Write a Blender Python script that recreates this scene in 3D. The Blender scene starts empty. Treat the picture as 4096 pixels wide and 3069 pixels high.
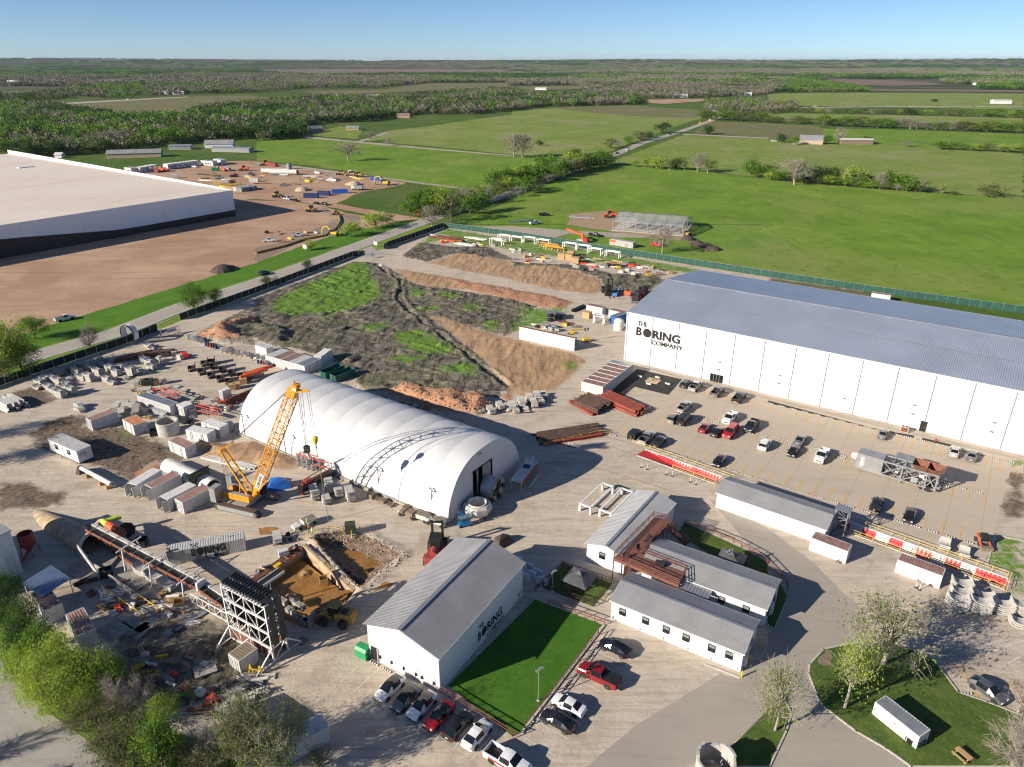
import bpy,bmesh,math,random
import numpy as np
from mathutils import Vector,Matrix
from mathutils.geometry import tessellate_polygon
R=math.radians
random.seed(7);np.random.seed(7)
sc=bpy.context.scene
col=sc.collection
CAMH,FPX,CX,CY,HY=77.0,2880.0,2048.0,1534.5,241.0
PITCH=math.atan((CY-HY)/FPX)
cam=bpy.data.cameras.new('camera');cam.sensor_width=36;cam.sensor_fit='HORIZONTAL'
cam.lens=FPX/4096*36;cam.clip_start=1;cam.clip_end=120000
camo=bpy.data.objects.new('camera',cam);col.objects.link(camo)
camo.location=(0,0,CAMH);camo.rotation_euler=(math.pi/2-PITCH,0,0);sc.camera=camo
SUN_AZ,SUN_EL=R(206),R(23)
wd=bpy.data.worlds.new('World');sc.world=wd;wd.use_nodes=True
wn=wd.node_tree;bg=wn.nodes['Background']
sk=wn.nodes.new('ShaderNodeTexSky');sk.sky_type='NISHITA';sk.sun_disc=False
sk.sun_elevation=SUN_EL;sk.sun_rotation=(math.pi/2-SUN_AZ)%(2*math.pi)
sk.altitude=600;sk.air_density=0.6;sk.dust_density=0.2;sk.ozone_density=4.5
wn.links.new(sk.outputs[0],bg.inputs[0]);bg.inputs[1].default_value=0.06
sl=bpy.data.lights.new('sun','SUN');sl.energy=4.0;sl.angle=R(0.53);sl.color=(1.0,0.90,0.76)
so=bpy.data.objects.new('sun',sl);col.objects.link(so);so.location=(-300,-150,200)
so.rotation_euler=Vector((-math.cos(SUN_AZ)*math.cos(SUN_EL),-math.sin(SUN_AZ)*math.cos(SUN_EL),-math.sin(SUN_EL))).to_track_quat('-Z','Y').to_euler()
sc.render.engine='CYCLES'
cy=sc.cycles;cy.max_bounces=4;cy.diffuse_bounces=2;cy.glossy_bounces=2;cy.transmission_bounces=2;cy.transparent_max_bounces=6;cy.volume_bounces=0
cy.pixel_filter_type='BLACKMAN_HARRIS';cy.filter_width=1.15;cy.use_adaptive_sampling=True;cy.adaptive_threshold=0.02;cy.use_denoising=True;cy.caustics_reflective=False;cy.caustics_refractive=False;cy.use_light_tree=False
vs=sc.view_settings;vs.view_transform='Standard';vs.look='None';vs.exposure=1.0;vs.gamma=1.0
SZ=1024/2212;OY={'A':200,'B':900,'C':1600,'D':2302}
CP,SP=math.cos(PITCH),math.sin(PITCH)
def px(t,x,y):return((int(t[1])-1)*1024+x*SZ,OY[t[0]]+y*SZ)
def ray(u,v):
    a,b=(u-CX)/FPX,-(v-CY)/FPX
    return Vector((a,CP+b*SP,-SP+b*CP))
def P(t,x,y,z=0.0):
    r=ray(*px(t,x,y));k=(z-CAMH)/r.z
    return Vector((r.x*k,r.y*k,z))
def PW(p,z=0.0):return P(*p,z)if isinstance(p[0],str)else Vector((p[0],p[1],z))
def project(x,y,z=0.0):
    zz=z-CAMH;d=y*CP-zz*SP
    return CX+FPX*x/d,CY-FPX*(y*SP+zz*CP)/d
used={}
def tag(o,label=None,cat=None,group=None,kind=None):
    if label:
        if label in used and not(group and used[label]==group):print('DUPLABEL',label)
        used[label]=group;o['label']=label
    if cat:o['category']=cat
    if group:o['group']=group
    if kind:o['kind']=kind
    return o
def link(name,data,parent=None,loc=None,rz=None):
    o=bpy.data.objects.new(name,data);col.objects.link(o)
    if parent:o.parent=parent
    if loc is not None:o.location=loc
    if rz is not None:o.rotation_euler=(0,0,rz)
    return o
def thing(name,label,cat,loc=(0,0,0),rz=0.0,group=None):
    o=link(name,None,None,loc,rz);o.empty_display_size=0.5
    return tag(o,label,cat,group)
def clone(root,loc,rz=None,label=None,group=None,cat=None):
    def cp(o,par):
        c=o.copy();col.objects.link(c);c.parent=par
        for ch in o.children:cp(ch,c)
        return c
    c=cp(root,None);c.location=loc
    if rz is not None:c.rotation_euler=(0,0,rz)
    for k in('label','group'):
        if k in c:del c[k]
    return tag(c,label,cat,group)
class MB:
    """collects shapes, builds ONE mesh object"""
    def __init__(s,mtx=None):s.v,s.f,s.m=[],[],mtx or Matrix()
    def add(s,vs,fs):
        n=len(s.v);s.v+=[s.m@Vector(v)for v in vs];s.f+=[tuple(i+n for i in f)for f in fs];return s
    def box(s,c,d,rz=0.0,M=None):
        x,y,z=d[0]/2,d[1]/2,d[2]/2
        vs=[Vector((a,b,e))for e in(-z,z)for a,b in((-x,-y),(x,-y),(x,y),(-x,y))]
        q=M or Matrix.Rotation(rz,3,'Z')
        return s.add([q@v+Vector(c)for v in vs],[(3,2,1,0),(4,5,6,7),(0,1,5,4),(1,2,6,5),(2,3,7,6),(3,0,4,7)])
    def bar(s,a,b,w,h=None):
        a,b=Vector(a),Vector(b);h=h or w;d=b-a
        if d.length<1e-6:return s
        z=d.normalized();x=z.cross(Vector((0,0,1)))
        if x.length<1e-3:x=Vector((1,0,0))
        x.normalize();y=z.cross(x)
        vs=[p+x*i*w/2+y*j*h/2 for p in(a,b)for i,j in((-1,-1),(1,-1),(1,1),(-1,1))]
        return s.add(vs,[(3,2,1,0),(4,5,6,7),(0,1,5,4),(1,2,6,5),(2,3,7,6),(3,0,4,7)])
    def tube(s,a,b,r,n=8,r2=None,caps=True):
        a,b=Vector(a),Vector(b);d=b-a
        if d.length<1e-6:return s
        z=d.normalized();x=z.cross(Vector((0,0,1)))
        if x.length<1e-3:x=Vector((1,0,0))
        x.normalize();y=z.cross(x);r2=r if r2 is None else r2
        vs=[p+(x*math.cos(t)+y*math.sin(t))*q for p,q in((a,r),(b,r2))for t in[k*2*math.pi/n for k in range(n)]]
        fs=[(k,(k+1)%n,n+(k+1)%n,n+k)for k in range(n)]
        if caps:fs+=[tuple(range(n))[::-1],tuple(range(n,2*n))]
        return s.add(vs,fs)
    def path(s,pts,r,n=6):
        for a,b in zip(pts,pts[1:]):s.tube(a,b,r,n)
        return s
    def prism(s,poly,z0,z1):
        n=len(poly)
        ar=sum(poly[i][0]*poly[(i+1)%n][1]-poly[(i+1)%n][0]*poly[i][1]for i in range(n))
        if ar<0:poly=poly[::-1]
        vs=[(p[0],p[1],z0)for p in poly]+[(p[0],p[1],z1)for p in poly]
        tr=tessellate_polygon([[Vector((p[0],p[1],0))for p in poly]])
        fs=[(i,(i+1)%n,n+(i+1)%n,n+i)for i in range(n)]
        for t in tr:
            a,b,c=t
            cr=(poly[b][0]-poly[a][0])*(poly[c][1]-poly[a][1])-(poly[b][1]-poly[a][1])*(poly[c][0]-poly[a][0])
            if cr<0:b,c=c,b
            fs+=[(n+a,n+b,n+c),(c,b,a)]
        return s.add(vs,fs)
    def xprism(s,prof,x0,x1):
        n=len(prof);vs=[(x0,a,b)for a,b in prof]+[(x1,a,b)for a,b in prof]
        fs=[(i,(i+1)%n,n+(i+1)%n,n+i)for i in range(n)]
        for a,b,c in tessellate_polygon([[Vector((p[0],p[1],0))for p in prof]]):fs+=[(a,b,c),(n+c,n+b,n+a)]
        return s.add(vs,fs)
    def lathe(s,prof,n=16,c=(0,0,0),close=False):
        vs=[(c[0]+r*math.cos(t),c[1]+r*math.sin(t),c[2]+z)for r,z in prof for t in[k*2*math.pi/n for k in range(n)]]
        m=len(prof);fs=[]
        for i in range(m if close else m-1):
            j=(i+1)%m
            fs+=[(i*n+k,i*n+(k+1)%n,j*n+(k+1)%n,j*n+k)for k in range(n)]
        if not close:fs+=[tuple(range(n))[::-1],tuple(range((m-1)*n,m*n))]
        return s.add(vs,fs)
    def mesh(s,name,mat,smooth=False,angle=35):
        me=bpy.data.meshes.new(name);me.from_pydata([tuple(v)for v in s.v],[],s.f)
        bm=bmesh.new();bm.from_mesh(me);bmesh.ops.recalc_face_normals(bm,faces=bm.faces)
        if smooth:
            for f in bm.faces:f.smooth=True
            for e in bm.edges:
                if len(e.link_faces)==2 and e.calc_face_angle(0)>R(angle):e.smooth=False
        bm.to_mesh(me);bm.free()
        me.materials.append(mat if not isinstance(mat,str)else M(mat));return me
    def build(s,name,mat,parent=None,smooth=False,loc=None,rz=None,angle=35):
        return link(name,s.mesh(name,mat,smooth,angle),parent,loc,rz)
mats={}
class NT:
    def __init__(s,name):
        s.mat=bpy.data.materials.new(name);s.mat.use_nodes=True;s.t=s.mat.node_tree
        s.b=s.t.nodes['Principled BSDF'];s.L=s.t.links
        s.tc=s.t.nodes.new('ShaderNodeTexCoord');s.gm=s.t.nodes.new('ShaderNodeNewGeometry')
        s.pos,s.obj=s.gm.outputs['Position'],s.tc.outputs['Object']
    def put(s,sock,v):
        if hasattr(v,'links'):s.L.new(v,sock)
        elif isinstance(v,(tuple,list)):sock.default_value=tuple(v)+((1.0,)if len(v)==3 and len(sock.default_value)==4 else())
        else:sock.default_value=v
    def n(s,typ,**k):
        x=s.t.nodes.new('ShaderNode'+typ)
        for a,b in k.items():setattr(x,a,b)
        return x
    def map(s,vec,scale=(1,1,1),rot=0.0):
        m=s.n('Mapping');s.put(m.inputs['Vector'],vec);s.put(m.inputs['Scale'],scale);m.inputs['Rotation'].default_value=(0,0,rot);return m.outputs[0]
    def noise(s,scale,detail=4,rough=0.55,vec=None,dist=0.0):
        x=s.n('TexNoise');s.put(x.inputs['Vector'],vec if vec is not None else s.pos)
        x.inputs['Scale'].default_value=scale;x.inputs['Detail'].default_value=detail;x.inputs['Roughness'].default_value=rough;x.inputs['Distortion'].default_value=dist
        return x.outputs[0]
    def vor(s,scale,vec=None,out='Distance'):
        x=s.n('TexVoronoi');s.put(x.inputs['Vector'],vec if vec is not None else s.pos);x.inputs['Scale'].default_value=scale;return x.outputs[out]
    def math(s,op,a,b=0.5,c=None):
        x=s.n('Math',operation=op);s.put(x.inputs[0],a);s.put(x.inputs[1],b)
        if c is not None:s.put(x.inputs[2],c)
        return x.outputs[0]
    def ss(s,v,lo,hi,a=0.0,b=1.0):
        x=s.n('MapRange',interpolation_type='SMOOTHSTEP');s.put(x.inputs[0],v)
        for i,q in enumerate((lo,hi,a,b)):s.put(x.inputs[i+1],q)
        return x.outputs[0]
    def mix(s,f,a,b,mode='MIX'):
        x=s.n('Mix',data_type='RGBA',blend_type=mode);s.put(x.inputs[0],f);s.put(x.inputs[6],a);s.put(x.inputs[7],b);return x.outputs[2]
    def attr(s,name):
        x=s.n('Attribute',attribute_name=name);return x
    def bump(s,h,strength=0.3,dist=0.1):
        x=s.n('Bump');x.inputs['Strength'].default_value=strength;x.inputs['Distance'].default_value=dist;s.put(x.inputs['Height'],h);s.L.new(x.outputs[0],s.b.inputs['Normal'])
    def out(s,colr,rough=0.8,metal=0.0,spec=0.5):
        s.put(s.b.inputs['Base Color'],colr);s.put(s.b.inputs['Roughness'],rough);s.put(s.b.inputs['Metallic'],metal);s.put(s.b.inputs['Specular IOR Level'],spec)
        return s.mat
def plain(name,c,rough=0.6,metal=0.0,var=0.18,scale=1.2,dirt=None,dirtamt=0.0,coat=0.0,spec=0.5):
    t=NT(name);n1=t.noise(scale,5,0.6,t.obj);d=tuple(x*(1-var)for x in c);l=tuple(min(1,x*(1+var*0.6))for x in c)
    k=t.mix(t.ss(n1,0.3,0.7),d,l)
    if dirt:k=t.mix(t.math('MULTIPLY',t.ss(t.noise(scale*0.6,8,0.7,t.obj,0.4),0.48,0.72),dirtamt),k,dirt)
    t.out(k,rough,metal,spec)
    if coat:t.b.inputs['Coat Weight'].default_value=coat;t.b.inputs['Coat Roughness'].default_value=0.08
    return t.mat
SPEC={}
def M(name):
    if name not in mats:mats[name]=plain(name,*SPEC[name][0],**SPEC[name][1])
    return mats[name]
def spec(name,*a,**k):SPEC[name]=(a,k)
DUST=(0.34,0.27,0.2)
spec('white_steel',(0.6,0.6,0.6),0.45,var=0.06,dirt=(0.45,0.4,0.34),dirtamt=0.25)
spec('white_clean',(0.64,0.64,0.64),0.5,var=0.05)
spec('factory_white',(0.84,0.84,0.85),0.55,var=0.04,scale=0.05)  # same white as the other walls, colour lifted to offset the factory's shade
spec('white_wall',(0.68,0.68,0.685),0.55,var=0.06,scale=0.3)
spec('white_frame',(0.74,0.73,0.71),0.45,var=0.1,dirt=(0.3,0.2,0.14),dirtamt=0.35)
spec('dirty_white',(0.6,0.57,0.52),0.6,var=0.2,dirt=(0.25,0.18,0.12),dirtamt=0.6)
spec('grey_roof',(0.31,0.31,0.315),0.5,metal=0.1,var=0.14,scale=0.25,dirt=(0.24,0.23,0.22),dirtamt=0.35)
spec('slate',(0.1,0.105,0.11),0.5,var=0.2);spec('pale_roof',(0.5,0.5,0.49),0.5,metal=0.1,var=0.12,scale=0.4)
spec('galv',(0.45,0.46,0.47),0.4,metal=0.6,var=0.12,scale=0.6)
spec('steel_grey',(0.3,0.31,0.31),0.5,metal=0.4,var=0.2)
spec('grey_paint',(0.28,0.29,0.29),0.55,var=0.12)
spec('cont_grey',(0.46,0.455,0.44),0.5,var=0.1,dirt=(0.2,0.17,0.14),dirtamt=0.3)
spec('rust',(0.21,0.085,0.05),0.85,var=0.35,scale=2,dirt=(0.1,0.06,0.045),dirtamt=0.6)
spec('rust_roof',(0.3,0.17,0.14),0.7,var=0.25,scale=0.8,dirt=(0.45,0.4,0.37),dirtamt=0.45)
spec('orange_roof',(0.5,0.21,0.09),0.7,var=0.3,scale=0.9,dirt=(0.6,0.45,0.35),dirtamt=0.3)
spec('white_roof',(0.6,0.59,0.57),0.6,var=0.12,dirt=(0.33,0.26,0.2),dirtamt=0.5)
spec('red_beam',(0.30,0.07,0.045),0.75,var=0.3,scale=1.5)
spec('brown_beam',(0.13,0.075,0.055),0.8,var=0.35,scale=1.5)
spec('deck_red',(0.2,0.085,0.065),0.7,var=0.15)
spec('rail_brown',(0.2,0.08,0.055),0.6,var=0.15)
spec('rail_dark',(0.06,0.035,0.03),0.6,var=0.15)
spec('black',(0.018,0.018,0.019),0.5,var=0.3)
spec('black_letter',(0.012,0.012,0.012),0.6,var=0.05)
spec('rubber',(0.025,0.025,0.025),0.85,var=0.25,dirt=DUST,dirtamt=0.25)
spec('track',(0.17,0.135,0.11),0.7,metal=0.3,var=0.3)
spec('crane_yellow',(0.75,0.31,0.02),0.4,var=0.1,dirt=(0.4,0.2,0.05),dirtamt=0.3)
spec('yellow',(0.72,0.5,0.03),0.45,var=0.1)
spec('rail_yellow',(0.7,0.52,0.16),0.5,var=0.15)
spec('cat_yellow',(0.42,0.255,0.055),0.55,var=0.2,dirt=(0.25,0.17,0.1),dirtamt=0.6)
spec('lime',(0.5,0.62,0.06),0.5,var=0.1)
spec('red',(0.5,0.03,0.025),0.4,var=0.1)
spec('red_paint',(0.55,0.025,0.03),0.6,var=0.15,dirt=(0.4,0.12,0.1),dirtamt=0.4)
spec('machine_red',(0.33,0.05,0.04),0.5,var=0.2,dirt=DUST,dirtamt=0.3)
spec('orange',(0.75,0.12,0.03),0.45,var=0.12)
spec('rack_orange',(0.75,0.08,0.03),0.45,var=0.1)
spec('blue',(0.03,0.12,0.42),0.5,var=0.2)
spec('tarp_blue',(0.02,0.13,0.5),0.45,var=0.25)
spec('lift_blue',(0.02,0.16,0.36),0.45,var=0.1)
spec('dark_blue',(0.02,0.04,0.16),0.5,var=0.2)
spec('green_bin',(0.012,0.1,0.075),0.5,var=0.2,dirt=(0.1,0.12,0.1),dirtamt=0.4)
spec('green_bright',(0.03,0.3,0.12),0.5,var=0.1)
spec('mesh_green',(0.015,0.075,0.055),0.75,var=0.2,scale=0.5)
spec('mesh_black',(0.012,0.022,0.02),0.8,var=0.2,scale=0.5)
spec('olive',(0.05,0.065,0.035),0.6,var=0.2)
spec('wood',(0.5,0.32,0.15),0.75,var=0.2,scale=3)
spec('old_wood',(0.22,0.17,0.12),0.85,var=0.3,scale=3)
spec('concrete',(0.47,0.45,0.41),0.85,var=0.16,scale=0.9,dirt=(0.3,0.27,0.23),dirtamt=0.4)
spec('dark_concrete',(0.33,0.31,0.27),0.9,var=0.25,scale=1.1,dirt=(0.2,0.17,0.13),dirtamt=0.5)
spec('curb',(0.5,0.46,0.4),0.85,var=0.15)
spec('tan_tunnel',(0.42,0.31,0.19),0.9,var=0.35,scale=0.9,dirt=(0.52,0.46,0.38),dirtamt=0.7)
spec('tarp_brown',(0.085,0.055,0.045),0.8,var=0.3)
spec('cable',(0.05,0.05,0.05),0.6)
spec('pipe_white',(0.68,0.66,0.62),0.5,var=0.15,dirt=(0.3,0.24,0.2),dirtamt=0.4)
spec('white_line',(0.72,0.7,0.66),0.8,var=0.25,scale=3)
spec('yellow_line',(0.75,0.42,0.04),0.8,var=0.25,scale=2)
spec('red_line',(0.42,0.1,0.08),0.8,var=0.3,scale=2)
spec('skin',(0.5,0.3,0.2),0.6);spec('hivis_yellow',(0.55,0.75,0.05),0.7);spec('hivis_orange',(0.8,0.25,0.04),0.7)
spec('denim',(0.05,0.06,0.09),0.8);spec('bark',(0.16,0.125,0.1),0.9,var=0.3,scale=2);spec('pale_bark',(0.36,0.31,0.26),0.9,var=0.25,scale=2)
spec('brick_wall',(0.5,0.38,0.26),0.9,var=0.2);spec('tin_blue',(0.2,0.28,0.42),0.4,metal=0.5,var=0.15)
spec('lamp_white',(0.85,0.84,0.8),0.3);spec('tail_red',(0.35,0.01,0.01),0.25);spec('chrome',(0.55,0.55,0.56),0.2,metal=0.9,var=0.05)
def glassmat():
    t=NT('window_glass');t.out((0.012,0.015,0.018),0.04,0.0,0.6);mats['glass']=t.mat
glassmat()
def paint(name,c,metal=0.0):
    if name not in mats:
        mats[name]=plain(name,c,0.32,metal=metal,var=0.04,coat=0.7)
    return mats[name]
PAINTS={'white':(0.78,0.78,0.78),'silver':(0.5,0.5,0.51),'grey':(0.16,0.165,0.17),'tan':(0.4,0.36,0.31),'black':(0.012,0.012,0.014),'dark':(0.035,0.037,0.042),'red':(0.42,0.012,0.018),'dark_red':(0.22,0.01,0.014),'navy':(0.018,0.024,0.04),'blue':(0.06,0.2,0.42),'bright_red':(0.6,0.03,0.04)}
def vnoise(x,y,seed=0):
    xi,yi=np.floor(x).astype(np.int64),np.floor(y).astype(np.int64);fx,fy=x-xi,y-yi
    fx,fy=fx*fx*(3-2*fx),fy*fy*(3-2*fy)
    def h(a,b):
        k=(a*374761393+b*668265263+seed*1442695041)&0xffffffff
        k=((k^(k>>13))*1274126177)&0xffffffff
        return((k^(k>>16))&0xffff)/65535.0
    return(h(xi,yi)*(1-fx)+h(xi+1,yi)*fx)*(1-fy)+(h(xi,yi+1)*(1-fx)+h(xi+1,yi+1)*fx)*fy
def fbm(x,y,s,o=4,seed=0):
    t=0;a=0.5
    for k in range(o):t=t+a*vnoise(x/s,y/s,seed+k);s*=0.5;a*=0.5
    return t/(1-0.5**o)
def aniso(x,y,ang,ls,lw,seed):
    c,s=math.cos(ang),math.sin(ang);u,v=x*c+y*s,-x*s+y*c
    v=v+2.2*vnoise(u/25,v/25,seed+9)
    return vnoise(u/ls,v/lw,seed)
def sdf(X,Y,poly):
    d=np.full(X.shape,1e9);ins=np.zeros(X.shape,bool);n=len(poly)
    for i in range(n):
        ax,ay=poly[i][0],poly[i][1];bx,by=poly[(i+1)%n][0],poly[(i+1)%n][1]
        ex,ey=bx-ax,by-ay;wx,wy=X-ax,Y-ay
        t=np.clip((wx*ex+wy*ey)/max(ex*ex+ey*ey,1e-9),0,1)
        d=np.minimum(d,(wx-ex*t)**2+(wy-ey*t)**2)
        c=((ay<=Y)&(by>Y))|((by<=Y)&(ay>Y))
        with np.errstate(divide='ignore',invalid='ignore'):xi=ax+(Y-ay)*ex/(ey if abs(ey)>1e-12 else 1e-12)
        ins^=c&(X<xi)
    d=np.sqrt(d);return np.where(ins,d,-d)
def TP(t,*xy):return[P(t,xy[i],xy[i+1]).to_tuple()for i in range(0,len(xy),2)]
FENCE_ROAD=[(-135,165.5),(-129,177),(-114.8,201),(-107.3,220.9),(-92.7,251.3),(-68.4,305)]
YARD=FENCE_ROAD+[(-57,319),(-35,364),(0,343.8),(50,307),(100,272.3),(128,254),(128,44),(-14,44)]+TP('D2',300,1600)+TP('D1',1500,1350,1000,1000,500,560,0,200)+[(-140,104)]
MUD=[TP('B1',1640,985,1900,835,2212,690)+TP('B2',0,630,840,320,1000,325,1150,380,1400,520,1700,560,2212,640)+TP('B3',210,705,60,850)+TP('B2',2180,960,1900,900,1500,790,1700,950,2000,1200,2212,1400,2080,1490,1400,1430,960,1440,880,1370,660,1150,200,1050,0,1010)+TP('B1',2212,1040,1900,1010),
       TP('B2',1250,275,1420,150,1700,190,2000,190,2212,290)+TP('B3',0,320,280,340,560,340,850,420,1250,440,1320,480,1210,560,980,590,800,560,760,470,560,400,300,360,0,370)+TP('B2',2212,310,1700,250,1480,320),
       TP('D1',1000,560,1500,330,1900,420,2212,600,2212,800,2000,1000,1500,1150,1050,1000)]
SOIL=[TP('C1',270,300,400,200,640,130,760,170,800,270,1040,210,1200,300,1460,390,1600,520,1330,540,1200,640,1150,720,1000,640,850,560,560,500,330,400),
        TP('C1',0,710,300,730,560,830,520,900,300,930,0,960),TP('B1',0,1480,300,1390,480,1510,300,1580,0,1640),TP('C4',2020,990,2090,640,2212,640,2212,1060),
        TP('B4',0,455,1000,600,1000,640,0,520)]
SAND=[TP('B2',1490,785,1620,800,1900,900,2180,975)+TP('B3',60,1000,530,1105,640,1185,520,1290,385,1420,290,1450,100,1490,0,1450)+TP('B2',2200,1390,2000,1200,1700,950),
        TP('B2',1485,330,1750,245,2212,315)+TP('B3',0,365,300,350,560,400,760,470,800,560,700,598,400,565,0,480)+TP('B2',2212,470,1800,395),
        TP('B2',1190,375,1500,425,1850,480,1800,560,1500,535,1330,490),TP('C1',1700,330,1960,390,2212,360)+TP('C2',110,420,360,500,350,580,150,620,0,560)+TP('C1',2000,560,1720,470)]
CLAY=[TP('B2',1600,455,2212,550)+TP('B3',0,560,300,605,520,665,480,700,420,735,210,700,0,640)+TP('B2',2212,640,1880,580),
        TP('B2',1090,1450,1300,1405,1600,1470,1950,1480,2050,1570,1900,1645,1700,1630,1500,1600,1300,1530),TP('B2',2100,1490,2212,1400,2212,1560),
        TP('B1',1700,960,1900,860,2212,800,2212,850,2000,930,2100,1000,1900,1010),TP('C2',480,1190,700,1150,900,1180,880,1260,640,1300,500,1270),TP('C1',1150,640,1350,530,1420,600,1250,700)]
GRASS=[TP('B2',130,700,250,600,840,335,970,330,1010,440,1090,580,1000,680,830,740,650,780,450,760,330,800,150,760),TP('B2',1180,960,1420,905,1560,980,1740,1085,1600,1120,1400,1110,1260,1060),
         TP('B2',900,885,1100,845,1170,880,960,940),TP('B2',1105,1165,1250,1125,1490,1160,1300,1205),TP('B2',1540,1280,1720,1190,1920,1210,1900,1300,1700,1290),TP('B2',1950,850,2080,815,2105,880,2020,925),
         TP('B2',1400,720,1560,710,1560,745,1420,750),TP('B2',1560,590,1720,575,1760,630,1620,640),TP('B2',1790,690,1920,680,1960,740,1800,750),TP('B2',1300,580,1400,560,1500,590,1380,640),TP('B2',560,800,640,790,640,815,570,820),
         TP('B3',120,730,300,720,470,715,440,790,300,850,0,920,20,860),TP('B2',1380,190,1480,110,1640,30)+TP('B2',1900,70,2212,130)+TP('B3',0,100,500,190,1000,280,1700,400,1560,420,1350,400,1000,330,600,330,300,260,0,230)+TP('B2',2100,190,1800,180,1600,130),
         TP('B4',0,480,1000,625,2212,795,2212,850,0,540),TP('C1',1050,270,1110,265,1110,300,1060,305),TP('C4',1900,1400,1960,1160,2212,1220,2212,1657,2110,1657,2160,1540),TP('C4',2100,515,2212,515,2212,545,2110,585),
         TP('B3',380,1190,560,1180,540,1250,500,1260),TP('D1',1480,1030,1680,1000,1600,1090)]
BAS1=[(-36.0,102.0),(-42.5,92.2),(-37.5,86.5),(-30.5,82.6),(-26.2,86.5),(-25.2,91.2)]
BAS2=[(-34.6,104.2),(-31,106.0),(-26.5,105.3),(-19.5,100.0),(-22.5,95.0),(-24.2,92.0)]
gx=np.arange(-140,128.01,0.5);gy=[44.0]
while gy[-1]<370:gy.append(gy[-1]+0.24+0.0016*gy[-1])
gy=np.array(gy);gy[-1]=370
X,Y=np.meshgrid(gx,gy)
def soft(polys,w=2.0):
    m=np.zeros(X.shape)
    for p in polys:m=np.maximum(m,np.clip(0.5+sdf(X,Y,p)/(2*w),0,1))
    return m
my,mm,ms,mc,mg,mb=soft([YARD],3),soft(MUD,5),soft(SAND,5),soft(CLAY,4),soft(GRASS,5),soft(SOIL,5)
Z=np.zeros(X.shape);e=lambda m,a=0.35,b=0.9:(lambda t:t*t*(3-2*t))(np.clip((m-a)/(b-a),0,1))
tr=np.maximum(np.maximum(aniso(X,Y,R(62),14,1.3,1),aniso(X,Y,R(20),12,1.5,2)),aniso(X,Y,R(-35),15,1.4,3))
rut=np.abs(tr-0.72)*2
rough=fbm(X,Y,5,4,20)
Z+=e(mm,0.3,0.8)*(0.85*rut+0.8*(rough-0.5)*(fbm(X,Y,18,2,31)>0.0)+0.25*(fbm(X,Y,1.6,2,41)-0.5))
Z+=e(mb)*(0.35*(rough-0.5)+0.3*(fbm(X,Y,1.8,2,45)-0.3))
Z+=e(ms,0.4,0.9)*(0.22*np.abs(aniso(X,Y,R(70),9,0.9,15)-0.5)+0.2*(fbm(X,Y,1.4,2,16)-0.5)+0.5*np.abs(aniso(X,Y,R(78),12,1.8,5)-0.5)+0.25*aniso(X,Y,R(50),20,3.5,6)+0.3*fbm(X,Y,9,3,50)-0.22)
Z+=e(mc,0.4,0.9)*(0.9*fbm(X,Y,3.0,4,60))
Z+=e(mg)*0.16*fbm(X,Y,1.5,3,70)
for poly,h,sl in((CLAY[1],2.3,2.6),(CLAY[3],1.6,3.0),(CLAY[4],0.9,1.5),(TP('B1',1780,1000,1900,900,2212,860)+TP('B2',200,880,330,950,200,1020)+TP('B1',2212,1030),1.5,3.0),(SAND[3],1.0,3.5)):
    d=sdf(X,Y,poly);Z+=h*np.clip((d+0.6)/sl,0,1)*(0.45+0.9*fbm(X,Y,5,3,80))
dit=TP('B2',1050,345,1150,420,1240,460,1255,560,1235,620,1300,720,1450,850,1650,990,1850,1140,2050,1290,2200,1400)
dd=np.full(X.shape,1e9)
for a,b in zip(dit,dit[1:]):
    ex,ey=b[0]-a[0],b[1]-a[1];t=np.clip(((X-a[0])*ex+(Y-a[1])*ey)/(ex*ex+ey*ey),0,1);dd=np.minimum(dd,np.hypot(X-a[0]-ex*t,Y-a[1]-ey*t))
dd=dd+(vnoise(X/4,Y/4,77)-0.5)*1.8;Z+=np.where(dd<3.0,0.3*np.exp(-((dd-1.4)/0.6)**2)-0.45*np.exp(-(dd/0.6)**2),0)
d1,d2=sdf(X,Y,BAS1),sdf(X,Y,BAS2)
ramp=np.clip(((X+27.5)*-0.62+(Y-85.5)*0.78)/7.0,0.0,1)
mound=np.maximum(0,2.1-np.hypot(X+35.3,(Y-90.5))*0.5)+np.maximum(0,1.5-np.hypot(X+34.3,Y-97.2)*0.33)
dep1=np.clip((d1+0.15)/0.5,0,1)*(2.6*ramp+0.03)-np.clip(d1/2.0,0,1)*(mound*(0.75+0.5*fbm(X,Y,1.2,3,90)))
dep2=np.clip(d2+0.2,0,9);wall_d=np.abs((X+30.6)*0.70+(Y-96.6)*0.71)
dep2=np.minimum(2.1,dep2*0.6+np.where((d2>0)&(wall_d<2.0),1.6,0))*(0.72+0.5*fbm(X,Y,2.5,4,95))
Z=np.where(d1>-0.2,-np.maximum(dep1,0),Z);Z=np.where(d2>-0.2,-dep2,Z)
Z+=np.where((d2<=-0.2)&(d2>-2.5)&(d1<-0.3),0.5*fbm(X,Y,1.6,3,97)*np.clip((2.5+d2)/1.5,0,1),0)
for s0_,s1_ in((0.4,17.6),(40.7,67.0)):
    tdx,tdy=0.7722,-0.6353;U_=(X-28.8)*tdx+(Y-136.5)*tdy;V_=(X-28.8)*tdy-(Y-136.5)*tdx
    Z=np.where((U_>s0_)&(U_<s1_)&(V_>0.35)&(V_<2.85),-2.6,Z)
pitm=np.clip(0.5+np.maximum(d1,d2+0.8)/2,0,1)
flat=[TP('B3',60,850,540,940,540,1090,60,990)]
border=np.minimum(np.minimum(X+140,128-X),np.minimum(Y-44,370-Y));Z*=np.clip(border/4,0,1)
road_d=np.minimum(1,np.clip(sdf(X,Y,YARD)/1.5,0,1));Z*=road_d
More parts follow.
